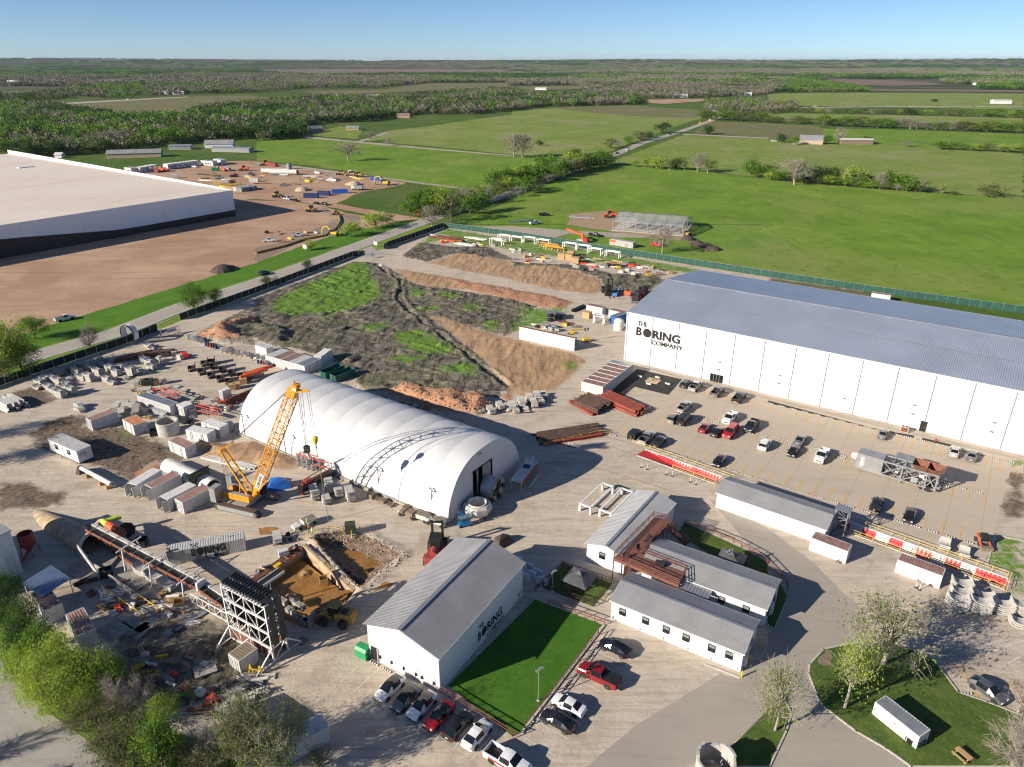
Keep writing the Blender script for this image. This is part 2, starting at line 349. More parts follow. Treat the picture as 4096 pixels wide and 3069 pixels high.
def gz(x,y):
    i=int(np.clip(np.searchsorted(gy,y),0,len(gy)-1));j=int(np.clip(round((x+140)/0.5),0,len(gx)-1));return float(Z[i,j])
def grid_mesh(name,X,Y,Z,attrs,mat):
    h,w=X.shape;me=bpy.data.meshes.new(name);n=h*w;me.vertices.add(n)
    me.vertices.foreach_set('co',np.stack([X,Y,Z],-1).astype(np.float32).ravel())
    i=np.arange(n).reshape(h,w);q=np.stack([i[:-1,:-1],i[:-1,1:],i[1:,1:],i[1:,:-1]],-1).reshape(-1,4);m=len(q)
    me.loops.add(m*4);me.loops.foreach_set('vertex_index',q.astype(np.int32).ravel())
    me.polygons.add(m);me.polygons.foreach_set('loop_start',np.arange(0,m*4,4,dtype=np.int32));me.update(calc_edges=True)
    me.polygons.foreach_set('use_smooth',np.ones(m,bool))
    for k,v in attrs.items():
        a=me.attributes.new(k,'FLOAT_COLOR','POINT');a.data.foreach_set('color',np.stack(v,-1).astype(np.float32).ravel())
    me.materials.append(mat);me.validate();return me
GREEN1,GREEN2,OLIVE=(0.11,0.19,0.03),(0.15,0.24,0.04),(0.22,0.21,0.09)
def field_color(t,g1=GREEN1,g2=GREEN2,ol=OLIVE,amt=0.55,sc_=1.0):
    c=t.mix(t.ss(t.noise(0.03*sc_,5,0.6),0.35,0.65),g1,g2)
    c=t.mix(t.math('MULTIPLY',t.ss(t.noise(0.011*sc_,6,0.65,dist=0.6),0.45,0.68),amt),c,ol)
    st=t.noise(0.16,3,0.6,t.map(t.pos,(1,0.22,1),R(30)))
    c=t.mix(t.math('MULTIPLY',t.ss(st,0.5,0.75),0.35),c,tuple(x*1.25 for x in ol))
    sp=t.ss(t.noise(0.35,2,0.5,t.map(t.pos,(0.55,1,1),R(-15))),0.62,0.72)
    c=t.mix(t.math('MULTIPLY',sp,0.75),c,tuple(x*0.42 for x in g1));c=t.mix(t.math('MULTIPLY',t.ss(t.noise(0.07,6,0.7,dist=1.5),0.52,0.66),0.45),c,tuple(x*0.7 for x in g1));c=t.mix(t.math('MULTIPLY',t.ss(t.noise(0.05,5,0.7,t.map(t.pos,(1,0.4,1),R(50)),1.0),0.56,0.7),0.5),c,tuple(x*1.35 for x in g2))
    return t.mix(t.math('MULTIPLY',t.noise(1.3,4,0.7),0.35),c,tuple(x*0.55 for x in g1))
def site_material():
    t=NT('yard_ground');A,B=t.attr('mask_a'),t.attr('mask_b')
    sa,sb=t.n('SeparateColor'),t.n('SeparateColor');t.L.new(A.outputs['Color'],sa.inputs[0]);t.L.new(B.outputs['Color'],sb.inputs[0])
    e1=t.noise(0.45,6,0.65);e2=t.noise(1.1,6,0.7)
    def edge(m,amp,w=0.05,en=None):
        v=t.math('ADD',m,t.math('MULTIPLY',t.math('SUBTRACT',en if en is not None else e1,0.5),amp));return t.ss(v,0.5-w,0.5+w)
    big=t.noise(0.035,6,0.6,dist=0.8);mid=t.noise(0.22,7,0.65);fine=t.noise(2.5,5,0.7)
    c=t.mix(t.ss(big,0.38,0.62),(0.55,0.48,0.395),(0.59,0.5,0.39))
    c=t.mix(t.ss(mid,0.46,0.7),c,(0.46,0.395,0.315))
    c=t.mix(t.math('MULTIPLY',t.ss(t.noise(0.5,6,0.7,dist=1.0),0.55,0.75),0.6),c,(0.56,0.48,0.38))
    tracks=t.ss(t.noise(0.5,5,0.6,t.map(t.pos,(0.16,1.6,1),R(33)),0.5),0.48,0.7)
    c=t.mix(t.math('MULTIPLY',tracks,0.6),c,(0.36,0.3,0.24))
    tr2=t.ss(t.noise(0.6,4,0.6,t.map(t.pos,(1.5,0.12,1),R(-20)),0.8),0.52,0.72)
    c=t.mix(t.math('MULTIPLY',tr2,0.25),c,(0.56,0.48,0.385))
    c=t.mix(t.math('MULTIPLY',fine,0.15),c,(0.36,0.305,0.24))
    st_=t.ss(t.noise(0.09,7,0.72,dist=1.2),0.5,0.66);c=t.mix(t.math('MULTIPLY',st_,0.55),c,(0.33,0.265,0.2));c=t.mix(t.math('MULTIPLY',t.ss(t.noise(0.13,8,0.75,dist=0.7),0.58,0.7),0.5),c,(0.62,0.55,0.46));arc=t.ss(t.noise(1.4,3,0.6,t.map(t.pos,(0.06,0.8,1),R(62)),1.6),0.5,0.6);c=t.mix(t.math('MULTIPLY',arc,0.3),c,(0.3,0.25,0.2))
    fg=field_color(t,(0.13,0.235,0.026),(0.185,0.295,0.036),(0.26,0.29,0.08),0.7)
    c=t.mix(edge(sa.outputs[0],0.15),fg,c)
    soil=t.mix(t.ss(e2,0.35,0.7),(0.1,0.075,0.057),(0.25,0.19,0.14));c=t.mix(edge(sb.outputs[1],0.8,0.12,mid),c,soil)
    mud=t.mix(t.ss(t.noise(0.3,7,0.7,dist=0.6),0.35,0.7),(0.075,0.069,0.055),(0.225,0.2,0.16));mud=t.mix(t.math('MULTIPLY',t.ss(big,0.45,0.65),0.5),mud,(0.18,0.185,0.085));trk=t.ss(t.noise(0.9,4,0.65,t.map(t.pos,(0.9,0.09,1),R(-28)),0.6),0.5,0.62);trk2=t.ss(t.noise(0.9,4,0.65,t.map(t.pos,(0.08,0.9,1),R(25)),0.7),0.52,0.64);mud=t.mix(t.math('MULTIPLY',trk,0.75),mud,(0.05,0.041,0.033));mud=t.mix(t.math('MULTIPLY',trk2,0.55),mud,(0.31,0.27,0.215))
    c=t.mix(edge(sa.outputs[1],0.5,0.1),c,mud)
    sand=t.mix(t.ss(t.noise(0.3,6,0.65,t.map(t.pos,(1.2,0.25,1),R(-15))),0.35,0.7),(0.46,0.3,0.175),(0.37,0.235,0.135));sand=t.mix(t.math('MULTIPLY',t.ss(e2,0.5,0.75),0.5),sand,(0.25,0.16,0.1));sand=t.mix(t.math('MULTIPLY',trk,0.65),sand,(0.2,0.135,0.09));sand=t.mix(t.math('MULTIPLY',trk2,0.4),sand,(0.55,0.38,0.24))
    c=t.mix(edge(sa.outputs[2],0.4,0.1,mid),c,sand)
    clay=t.mix(t.ss(e2,0.35,0.7),(0.38,0.19,0.11),(0.46,0.27,0.17));c=t.mix(edge(A.outputs['Alpha'],0.4,0.1,mid),c,clay)
    g=t.mix(t.ss(e2,0.3,0.7),(0.08,0.175,0.018),(0.15,0.27,0.028));gm=t.math('SUBTRACT',t.math('ADD',sb.outputs[0],t.math('MULTIPLY',t.math('SUBTRACT',e1,0.5),0.9)),t.math('MULTIPLY',t.math('ADD',trk,trk2),0.13));c=t.mix(t.math('MULTIPLY',edge(gm,0.6,0.16,e2),t.ss(t.noise(0.8,5,0.7,t.map(t.pos,(0.3,1.2,1),R(-55))),0.3,0.55,0.35,1.0)),c,g)
    wet=t.mix(t.ss(e1,0.4,0.65),(0.2,0.105,0.04),(0.34,0.2,0.1));c=t.mix(edge(sb.outputs[2],0.3,0.1),c,wet)
    dk=t.mix(t.ss(e2,0.35,0.7),(0.1,0.072,0.052),(0.27,0.2,0.15));c=t.mix(edge(B.outputs['Alpha'],0.5,0.15,mid),c,dk)
    t.bump(t.math('ADD',t.noise(1.1,6,0.7),t.math('MULTIPLY',t.math('MULTIPLY',trk,sa.outputs[1]),1.2)),0.4,0.25)
    return t.out(c,0.92,spec=0.2)
me=grid_mesh('ground',X,Y,Z,{'mask_a':(my,mm,ms,mc),'mask_b':(mg,mb,np.clip(0.5+d1/2,0,1),np.clip(0.5+(d2+0.5)/2,0,1))},site_material())
tag(link('ground',me),kind='structure')
def countryside_material():
    t=NT('countryside');c=field_color(t,(0.07,0.13,0.022),(0.1,0.17,0.03),(0.17,0.17,0.075),0.6)
    dist=t.n('VectorMath',operation='LENGTH');t.L.new(t.pos,dist.inputs[0])
    far=t.ss(dist.outputs['Value'],1500,3200)
    w=t.mix(t.ss(t.noise(0.004,7,0.65),0.42,0.6),(0.035,0.06,0.022),(0.12,0.105,0.075));w=t.mix(t.ss(t.noise(0.0016,4,0.5),0.62,0.66),w,(0.17,0.15,0.09))
    return t.out(t.mix(far,c,w),0.95,spec=0.1)
BIG=60000.0;mb_=MB()
q=[(-140,44),(128,44),(128,370),(-140,370)];Q=[(-BIG,-2000),(BIG,-2000),(BIG,BIG),(-BIG,BIG)]
for i in range(4):
    j=(i+1)%4;mb_.add([(*Q[i],0),(*Q[j],0),(*q[j],0),(*q[i],0)],[(0,1,2,3)])
tag(mb_.build('countryside',countryside_material()),kind='structure')
def sheet(name,pts,mat,z,kind='structure',jit=0.0,step=6.0,thick=0.0,parent=None):
    pts=[Vector((p[0],p[1],0))for p in pts]
    if jit:
        o=[];n=len(pts)
        for i in range(n):
            a,b=pts[i],pts[(i+1)%n];k=max(1,int((b-a).length/step))
            for s in range(k):
                p=a.lerp(b,s/k);d=(b-a).normalized();o.append(p+Vector((-d.y,d.x,0))*random.uniform(-jit,jit))
        pts=o
    mb=MB()
    if thick:mb.prism([(p.x,p.y)for p in pts],z-thick,z)
    else:
        tr=tessellate_polygon([pts]);mb.add([(p.x,p.y,z)for p in pts],[tuple(t)for t in tr])
    ob=mb.build(name,mat,parent)
    if not thick:
        bm=bmesh.new();bm.from_mesh(ob.data)
        for f in bm.faces:
            if f.normal.z<0:f.normal_flip()
        bm.to_mesh(ob.data);bm.free()
    return tag(ob,kind=kind)if kind else ob
def earth(name,c1,c2,s=0.05,c3=None,rot=0.9,bump=0.3,spec_=0.15,rough=0.92,stretch=(0.25,1.6,1),jn=None):
    t=NT(name);c=t.mix(t.ss(t.noise(s,7,0.65,dist=0.5),0.35,0.65),c1,c2)
    if c3:c=t.mix(t.math('MULTIPLY',t.ss(t.noise(s*6,6,0.65,t.map(t.pos,stretch,rot),0.4),0.48,0.7),0.6),c,c3)
    c=t.mix(t.math('MULTIPLY',t.noise(1.8,5,0.7),0.3),c,tuple(x*0.6 for x in c1));t.bump(t.noise(0.9,5,0.7),bump,0.2)
    if jn is not None:c=t.mix(t.math('MULTIPLY',t.ss(t.noise(0.16,8,0.75,dist=1.0),0.56,0.7),0.45),c,tuple(x*0.72 for x in c1));c=joints(t,c,jn)
    return t.out(c,rough,spec=spec_)
ASPH=earth('asphalt',(0.39,0.36,0.325),(0.44,0.405,0.365),0.06,(0.28,0.26,0.235),R(-60),0.1,stretch=(0.06,1.5,1))
DRIVE=earth('driveway_asphalt',(0.37,0.33,0.285),(0.42,0.375,0.32),0.05,(0.32,0.285,0.245),R(40),0.1)
def joints(t,c,rot,step=5.5):
    mp=t.map(t.pos,(1/step,1/step,1),rot);sx=t.n('SeparateXYZ');t.L.new(mp,sx.inputs[0]);k=None
    for i in(0,1):
        f=t.math('ABSOLUTE',t.math('SUBTRACT',t.math('FRACT',sx.outputs[i],0),0.5));q=t.ss(f,0.011,0.004);k=q if k is None else t.math('MAXIMUM',k,q)
    return t.mix(t.math('MULTIPLY',k,0.5),c,(0.2,0.165,0.13))
CONC=earth('yard_concrete',(0.55,0.465,0.365),(0.52,0.445,0.355),0.05,(0.46,0.39,0.305),R(33),0.08,jn=R(34.7))
DIRT=earth('red_dirt',(0.4,0.25,0.165),(0.54,0.375,0.255),0.03,(0.27,0.175,0.12),R(-52),0.9,stretch=(0.12,1.6,1))
DIRTG=earth('grey_dirt',(0.27,0.2,0.15),(0.34,0.27,0.21),0.03,(0.2,0.15,0.115),R(-52),0.6)
PATHM=earth('pale_gravel',(0.44,0.38,0.31),(0.38,0.33,0.27),0.1,(0.5,0.44,0.37),R(33),0.2)
VERGE=earth('verge_grass',(0.075,0.19,0.018),(0.11,0.24,0.022),0.12,(0.06,0.12,0.015),R(-60),0.8)
LAWN=earth('lawn_grass',(0.05,0.14,0.014),(0.068,0.175,0.018),0.3,(0.042,0.11,0.012),R(20),0.5)
LAWN2=earth('rough_lawn',(0.06,0.115,0.02),(0.1,0.155,0.03),0.3,(0.2,0.165,0.085),R(20),0.8,stretch=(1,1,1))
GRAVELB=earth('dark_gravel',(0.045,0.045,0.045),(0.06,0.06,0.058),0.3,(0.08,0.078,0.074),0,0.6)
def fieldmat(name,*a,**k):t=NT(name);return t.out(field_color(t,*a,**k),0.95,spec=0.1)
F_LUSH=fieldmat('lush_field',(0.13,0.235,0.026),(0.185,0.295,0.036),(0.26,0.29,0.08),0.7)
F_MID=fieldmat('pasture',(0.18,0.25,0.05),(0.235,0.3,0.07),(0.31,0.3,0.14),0.85)
F_DRY=fieldmat('dry_pasture',(0.16,0.17,0.07),(0.2,0.19,0.09),(0.25,0.2,0.12),0.8)
F_BROWN=fieldmat('ploughed_field',(0.2,0.15,0.11),(0.25,0.19,0.145),(0.22,0.165,0.125),0.5)
sheet('field',TP('A2',0,960,0,800,250,770,600,770,1000,800,1700,860,2212,915)+TP('A3',250,945,830,940)+TP('A2',2212,1200,1850,1290,1740,1190,1200,1120,500,1000),F_LUSH,0.05,jit=1.5)
sheet('field',TP('A2',450,740,720,660,920,690,880,770),F_MID,0.10,jit=1.5)
sheet('field',TP('A2',900,780,1200,690,1500,660,1900,600,2212,560)+TP('A3',0,520,500,500,1000,480,1600,520,1640,590,1450,650,1150,760,840,880,250,920)+TP('A2',2212,905,1700,850),F_MID,0.12,jit=2.0)
sheet('field',TP('A3',330,500,1000,480,1620,530,1600,590,1200,580,700,545),F_DRY,0.25,jit=2)
sheet('field',TP('A3',870,960,1480,735,2212,770)+TP('A4',900,790,2212,900,2212,1290,1500,1230,0,1115)+TP('A3',1500,1020,1000,990),F_MID,0.06,jit=1.5)
sheet('field',[(-30,371),(84,636)]+TP('A3',1000,1000,1500,1030)+TP('A4',0,1120,1500,1240,2212,1290)+[(420,300),(260,168),(172,228),(128,256),(128.5,371)],F_LUSH,0.04,jit=0.0)
sheet('field',TP('A4',0,730,400,680,1100,690,2212,730,2212,880,1400,850,900,800,300,800,0,780),F_LUSH,0.14,jit=2)
sheet('field',TP('A3',1720,620,2212,640)+TP('A4',0,640,450,660,500,780,0,770)+TP('A3',2212,760,1560,720),F_DRY,0.2,jit=2)
sheet('field',TP('A4',0,545,800,560,2212,590,2212,660,1200,620,0,590),F_MID,0.3,jit=2)
sheet('field',TP('A4',0,380,900,370,2212,380,2212,520,1000,500,0,480),F_MID,0.5,jit=3)
sheet('field',TP('A4',430,280,540,255,1050,262,1450,290,1560,305,1100,312,500,305),F_BROWN,1.0,jit=4)
sheet('field',TP('A4',750,345,1500,343,2212,352,2212,368,900,360),F_BROWN,1.0,jit=4)
sheet('field',TP('A2',0,175,200,172,1000,162,2212,172,2212,192,1600,205,700,215,500,205,0,185),F_BROWN,1.5,jit=8)
sheet('field',TP('A1',280,482,1000,445,1650,405,2212,395)+TP('A2',0,400,420,440,0,480)+TP('A1',2212,480,1800,520,1700,550,1250,580,900,550,300,492),F_DRY,0.4,jit=3)
sheet('field',TP('A2',400,360,1100,345,1500,290,2212,285,2212,335,1300,365,600,400),F_DRY,0.8,jit=4)
sheet('field',TP('A3',0,320,600,310,640,340,0,360),F_DRY,0.9,jit=4)
sheet('field',TP('A1',0,355,560,350,560,385,0,400),F_DRY,0.7,jit=4)
sheet('field',TP('A1',700,262,1100,255,1180,275,900,290),F_BROWN,1.2,jit=5)
sheet('construction_ground',TP('A3',1170,432,1660,425,1660,445,1300,470,1180,462),DIRT,0.6,jit=4)
sheet('track',TP('A1',0,395,240,455,480,462,1000,435,1620,405,1620,412,1000,447,420,482,200,465,100,430),PATHM,0.5,jit=2)
ROADC=[(-165,144),(-134,194),(-122.5,210),(-112.5,236.5),(-97,265),(-83.5,294),(-64.5,337),(-41.3,388.5),(-6,455),(84.6,653),(130.5,765),(193,885),(275,1060),(325,1180),(342,1310)]
def ribbon(pts,w0,w1):
    l,r=[],[]
    for i,p in enumerate(pts):
        a,b=pts[max(0,i-1)],pts[min(len(pts)-1,i+1)];d=Vector((b[0]-a[0],b[1]-a[1],0)).normalized();n=Vector((-d.y,d.x,0))
        l.append(Vector((*p,0))+n*w1);r.append(Vector((*p,0))+n*w0)
    return[x.to_tuple()for x in r]+[x.to_tuple()for x in l[::-1]]
sheet('dirt_lot',[(-112,262),(-104,282),(-85,318),(-66,352),(-54,372),(-75,388),(-92,402),(-108,420),(-135,440),(-160,440),(-330,560),(-420,420),(-230,160),(-175,160),(-151,192)],DIRT,0.02,jit=1.0)
sheet('dirt_lot',TP('B2',0,330,0,200,300,130,700,-60,600,-150)+TP('A2',500,1400,900,1440,900,1540,560,1600)+TP('B2',560,60,300,190),DIRTG,0.028,jit=1.0)
sheet('storage_lot',TP('A1',1090,1080,1400,1010,1950,960,2212,960)+TP('A2',0,970,500,1030,900,1080,1290,1150,1200,1180,900,1230,700,1330,1150,1410,1450,1460,1230,1480,700,1370,350,1310,0,1290)+TP('A1',2030,1300,1600,1180),DIRT,0.035,jit=1.0)
sheet('verge',TP('B1',-100,1060,340,895,700,790,1300,605,2212,330)+TP('B2',370,190,620,105,900,20)+TP('A2',960,1545,1150,1500)+[(-46,379),(-68.5,342),(-88,300),(-101,271),(-116.5,241),(-127.5,214.5),(-138.5,198),(-165,147)],VERGE,0.045,jit=0.5,step=3)
sheet('road',ribbon(ROADC,-4.6,4.6),ASPH,0.06)
sheet('road',TP('B1',1330,880,1600,760,1050,985,1060,1000,1230,1010,1560,900,1400,915),ASPH,0.064)
sheet('road',TP('B2',1000,180,1060,235,1120,230,960,295,840,262,700,300),ASPH,0.064)
sheet('track',TP('A2',0,965,400,1010,1000,1090,1750,1190,1740,1200,990,1103,0,985),PATHM,0.11)
sheet('track',TP('A2',420,745,850,790,1100,810,1650,865,2212,910,2212,918,1650,875,1100,826,880,805,400,758),PATHM,0.16)
sheet('track',TP('A2',860,795,950,770,1100,715,1150,705,1100,735,960,780,910,800),PATHM,0.18)
sheet('track',TP('A3',1480,725,2212,760,2212,770,1480,735),PATHM,0.22)
sheet('track',TP('A4',0,500,1000,492,2212,488,2212,494,1000,499,0,508),ASPH,0.7)
sheet('track',TP('B2',1650,25)+TP('B3',0,10,500,50,1100,80,1180,110,900,110,500,75,380,110,0,62)+TP('B2',1900,60),PATHM,0.07,jit=0.8)
sheet('construction_ground',TP('A3',500,1420,850,1390,950,1440,1560,1600,1440,1650,1100,1610,800,1560,480,1510),earth('site_clay',(0.42,0.3,0.2),(0.36,0.27,0.17),0.08,(0.2,0.2,0.07)),0.08,jit=1.0)
for a,b in((-3.75,-3.6),(3.6,3.75)):sheet('edge_line',ribbon(ROADC[:10],a,b),'white_line',0.066)
sheet('centre_line',ribbon(ROADC[:10],-0.08,0.08),'yellow_line',0.066)
sheet('parking_lot',TP('B3',1350,1500,1480,1340)+[(37.5,181)]+[(112,130.5),(108,118)]+TP('C4',2100,590,2000,1000,1960,1160,1890,1420,860,1050,0,760)+TP('C3',1880,660,1000,340,850,230,1200,60),CONC,0.012)
sheet('gravel_bed',TP('B3',830,1460,1080,1245,1470,1335,1350,1470,1060,1400,960,1485),GRAVELB,0.03)
sheet('gravel_bed',TP('C4',0,5,950,255,1265,310,1260,328,950,262,0,28),GRAVELB,0.03)
sheet('gravel_bed',TP('C4',1335,328,1590,388,1570,402,1330,345),GRAVELB,0.03)
sheet('driveway',TP('D3',640,1657,1080,1290,1800,850,1960,900,2110,760,2212,640)+TP('D4',0,480,20,500,160,215,150,150,0,-60)+TP('C3',1700,850)+TP('C3',2212,1110)+TP('C4',380,1400,640,1657)+TP('D4',480,10,760,250,850,330,800,560,700,590,480,630,340,780,345,850,415,1035,470,1130,760,1350,1020,1500,1240,1657,10,1657,160,1340,200,1200,140,1045,-40,1160)+TP('D3',2200,1180,1900,1450,1500,1657),DRIVE,0.02)
sheet('lawn',[(-8.6,71.9)]+TP('D2',2212,1390)+TP('D3',110,1330,745,460,780,430,200,210),LAWN,0.06)
sheet('lawn',TP('C3',1490,1060,1430,1160,1700,1330,2212,1520,2200,1400,2000,1290),LAWN2,0.05)
sheet('lawn',TP('C4',0,1500,110,1600)+TP('D4',160,180,160,220,55,470,0,440),LAWN2,0.05)
sheet('lawn',TP('C3',440,1400,860,1590,830,1640)+TP('D3',700,270,270,110),LAWN2,0.05)
LAWN_ISL=TP('D4',360,770,480,640,720,590,980,580,1300,660,1440,740,1640,1010,1900,1100,2212,1220,2212,1657,1240,1657,1020,1500,760,1350,470,1130,420,1035,350,850)
sheet('lawn',LAWN_ISL,LAWN2,0.09)
LAWN_ISL2=TP('D4',130,1045,200,1200,160,1340,10,1657)+TP('D3',1900,1657,1880,1500)+TP('D3',2150,1230)
sheet('lawn',LAWN_ISL2,LAWN2,0.09)
sheet('soil_patch',TP('D4',410,740,500,650,560,660,540,790,480,790),'old_wood',0.10,jit=0.2,step=0.6)
STREET=TP('D1',-900,80,-300,500,0,720,330,1120,760,1430,980,1657,1400,2000,-1400,2000)
sheet('street',STREET,earth('street_gravel',(0.37,0.345,0.315),(0.41,0.385,0.35),0.1,(0.31,0.29,0.265)),0.03)
def watermat():
    t=NT('muddy_water');c=t.mix(t.ss(t.noise(0.4,3),0.4,0.7),(0.33,0.17,0.05),(0.24,0.12,0.035));t.bump(t.noise(2,3),0.03,0.05);return t.out(c,0.12,spec=0.5)
WAT=watermat()
sheet('water',[(-36.5,101),(-41,93.5),(-36.5,87),(-31.5,84),(-26.5,87),(-25.6,91)],WAT,-1.55)
sheet('water',TP('C2',820,1640,980,1560,1200,1590,1000,1657)+TP('D2',780,150,560,250,600,130),WAT,0.012,jit=0.25,step=1.2)
sheet('water',[(-31,104),(-21,100.5),(-24,94),(-32,101)],WAT,-1.25)
sheet('water',TP('C2',20,1110,100,1095,200,1105,150,1160,50,1165),WAT,0.014,jit=0.2,step=0.8)
def onwall(p,o,a):
    r=ray(*px(*p));n=Vector((-math.sin(a),math.cos(a),0));o=Vector((o[0],o[1],0))
    k=(o-Vector((0,0,CAMH))).dot(n)/r.dot(n);h=Vector((0,0,CAMH))+r*k
    return(h-o).dot(Vector((math.cos(a),math.sin(a),0))),h.z
def corr(mb,o,u,v,n,L,pitch=0.3,dep=0.03,vlens=None):
    o,u,v,n=Vector(o),Vector(u),Vector(v),Vector(n);k=max(1,round(L/pitch));q=L/k;us=[]
    for i in range(k):us+=[(i*q,0),(i*q+q*0.3,0),(i*q+q*0.45,dep),(i*q+q*0.85,dep)]
    us.append((L,0));vs,fs=[],[]
    for s,d in us:b=o+u*s+n*d;vs+=[b,b+v]
    fs=[(2*i,2*i+2,2*i+3,2*i+1)for i in range(len(us)-1)]
    return mb.add(vs,fs)
def textmesh(s,h,width=None,bold=0.02):
    cu=bpy.data.curves.new('lettering','FONT');cu.body=s;cu.size=1;cu.offset=bold;cu.extrude=0.0;cu.resolution_u=4
    ob=bpy.data.objects.new('lettering',cu);col.objects.link(ob);dg=bpy.context.evaluated_depsgraph_get()
    me=bpy.data.meshes.new_from_object(ob.evaluated_get(dg));bpy.data.objects.remove(ob);bpy.data.curves.remove(cu)
    co=np.zeros(len(me.vertices)*3);me.vertices.foreach_get('co',co);co=co.reshape(-1,3);lo,hi=co.min(0),co.max(0)
    sy=h/(hi[1]-lo[1]);sx=sy if width is None else width/(hi[0]-lo[0])
    co[:,0]=(co[:,0]-lo[0])*sx;co[:,1]=(co[:,1]-lo[1])*sy;me.vertices.foreach_set('co',co.ravel());me.update()
    return me,(hi[0]-lo[0])*sx
def put_text(parent,s,h,width,M4,mat='black_letter',name='lettering',bold=0.02):
    me,w=textmesh(s,h,width,bold);me.materials.append(M(mat));o=link(name,me,parent);o.matrix_local=M4;return o
def frame4(o,u,v):u,v=Vector(u).normalized(),Vector(v).normalized();n=u.cross(v);m=Matrix((u,v,n)).transposed().to_4x4();m.translation=Vector(o);return m
def logo(parent,o,u,v,W,sy=1.0):
    F=frame4(o,u,v);T=Matrix.Translation;S=W*sy
    put_text(parent,'THE',0.1*S,0.205*W,F@T((0.02*W,0.325*S,0)))
    put_text(parent,'B',0.175*S,0.12*W,F@T((0,0.12*S,0)),bold=0.04)
    mb=MB();mb.lathe([(0.001,0),(0.09*W,0)],28);mb.f=mb.f[:28];d=mb.build('lettering','black_letter',parent);d.matrix_local=F@T((0.235*W,0.207*S,0.002))@Matrix.Diagonal((1,sy,1,1))
    put_text(parent,'RING',0.175*S,0.58*W,F@T((0.35*W,0.12*S,0)),bold=0.04)
    put_text(parent,'COMPANY',0.088*S,0.66*W,F@T((0.34*W,0.0,0)),bold=0.03)
def window(parent,o,u,n,w,h,glass='glass',fr='black'):
    o,u,n=Vector(o),Vector(u),Vector(n);z=Vector((0,0,1));q=Matrix((u,n,z)).transposed()
    mb=MB();c=o+u*w/2+z*h/2
    for a,b in(((0,-h/2),(w,0.09)),((0,h/2),(w,0.09)),((-w/2,0),(0.09,h)),((w/2,0),(0.09,h)),((0,0),(w,0.06))):
        mb.box(c+u*a[0]+z*a[1]+n*0.04,(b[0],0.1,b[1]),M=q)
    f=mb.build('window',fr,parent)
    MB().box(c+z*h/4+n*0.025,(w-0.1,0.03,h/2-0.06),M=q).build('pane','pane_pale',f)
    MB().box(c-z*h/4+n*0.025,(w-0.1,0.03,h/2-0.06),M=q).build('pane',mats['glass'],f)
    return f
spec('pane_pale',(0.2,0.24,0.22),0.1,var=0.1)
X3,Y3,Z3=Vector((1,0,0)),Vector((0,1,0)),Vector((0,0,1))
def gable(name,label,o,a,L,W,ez,rz_,cat='building',wall='white_wall',roof='grey_roof',over=0.3,pitch=0.45,rpitch=0.32):
    """ridge along local x; local y to the left"""
    t=thing(name,label,cat,(o[0],o[1],0),a);ov=over;s=(rz_-ez)/(W/2)
    for nm,oo,u,n,l in(('wall',(0,0,0),X3,-Y3,L),('wall',(L,W,0),-X3,Y3,L)):
        corr(MB(),oo,u,Z3*ez,n,l,pitch,0.03).build(nm,wall,t)
    for x,nx in((0,-X3),(L,X3)):
        mb=MB();k=max(2,round(W/pitch));q=W/k;h=lambda y:ez+s*min(y,W-y)
        vs,fs=[],[]
        for i in range(k):
            for y,d in((i*q,0),(i*q+q*0.3,0),(i*q+q*0.45,0.03),(i*q+q*0.85,0.03)):vs+=[(x+nx.x*d,y,0),(x+nx.x*d,y,h(y))]
        vs+=[(x,W,0),(x,W,ez)];fs=[(2*i,2*i+2,2*i+3,2*i+1)for i in range(len(vs)//2-1)]
        mb.add(vs,fs).build('end_wall',wall,t)
    rl=math.hypot(W/2+ov,s*(W/2+ov))
    for yy,sg in((-ov,1),(W+ov,-1)):
        o3=Vector((-ov,yy,ez-s*ov));v=Vector((0,sg*(W/2+ov),s*(W/2+ov)));n=Vector((0,-sg*s,1)).normalized()
        rf=corr(MB(),o3+n*0.06,X3,v,n,L+2*ov,rpitch,0.024).add([o3,o3+X3*(L+2*ov),o3+X3*(L+2*ov)+v,o3+v],[(0,1,2,3)]).build('roof',roof,t)
        MB().box((L/2,yy,ez-s*ov),(L+2*ov,0.1,0.16)).build('gutter','white_clean',rf)
    MB().box((L/2,W/2,rz_+0.1),(L+2*ov,0.5,0.05)).build('ridge_cap','galv',t)
    MB().box((L/2,W/2,0.03),(L+0.1,W+0.1,0.08)).build('footing','concrete',t)
    return t
WO,WA,WL,WW,WE,WR=(31.7,187.7),R(-34.7),150.0,52.3,14.2,17.3
t=thing('warehouse','huge white ribbed warehouse with blue-grey metal roof and black lettering on its long wall','building',(*WO,0),WA)
bay=[onwall(('B3',x,y),WO,WA)[0]for x,y in((1222,805),(1450,850),(1687,897),(1935,942))]
bay=[0.0]+bay;d=(bay[-1]-bay[1])/3
while bay[-1]<WL-d:bay.append(bay[-1]+d)
bay.append(WL)
for a,b in zip(bay,bay[1:]):corr(MB(),(a+0.06,0,0),X3,Z3*WE,-Y3,b-a-0.12,0.4,0.03).build('wall_panel','white_wall',t)
for b in bay[1:-1]:MB().box((b,-0.05,WE/2),(0.16,0.06,WE)).build('joint','steel_grey',t)
for x,nx in((0.0,-1),(WL,1)):
    mb=MB();n=46;vs=[]
    for i in range(n+1):
        y=WW*i/n;vs+=[(x+nx*(0.05 if i%2 else 0),y,0),(x+nx*(0.05 if i%2 else 0),y,WE+(WR-WE)*(1-abs(2*i/n-1)))]
    mb.add(vs,[(2*i,2*i+2,2*i+3,2*i+1)for i in range(n)]).build('end_wall','white_wall',t)
corr(MB(),(WL,WW,0),-X3,Z3*WE,Y3,WL,1.2,0.06).build('rear_wall','white_wall',t)
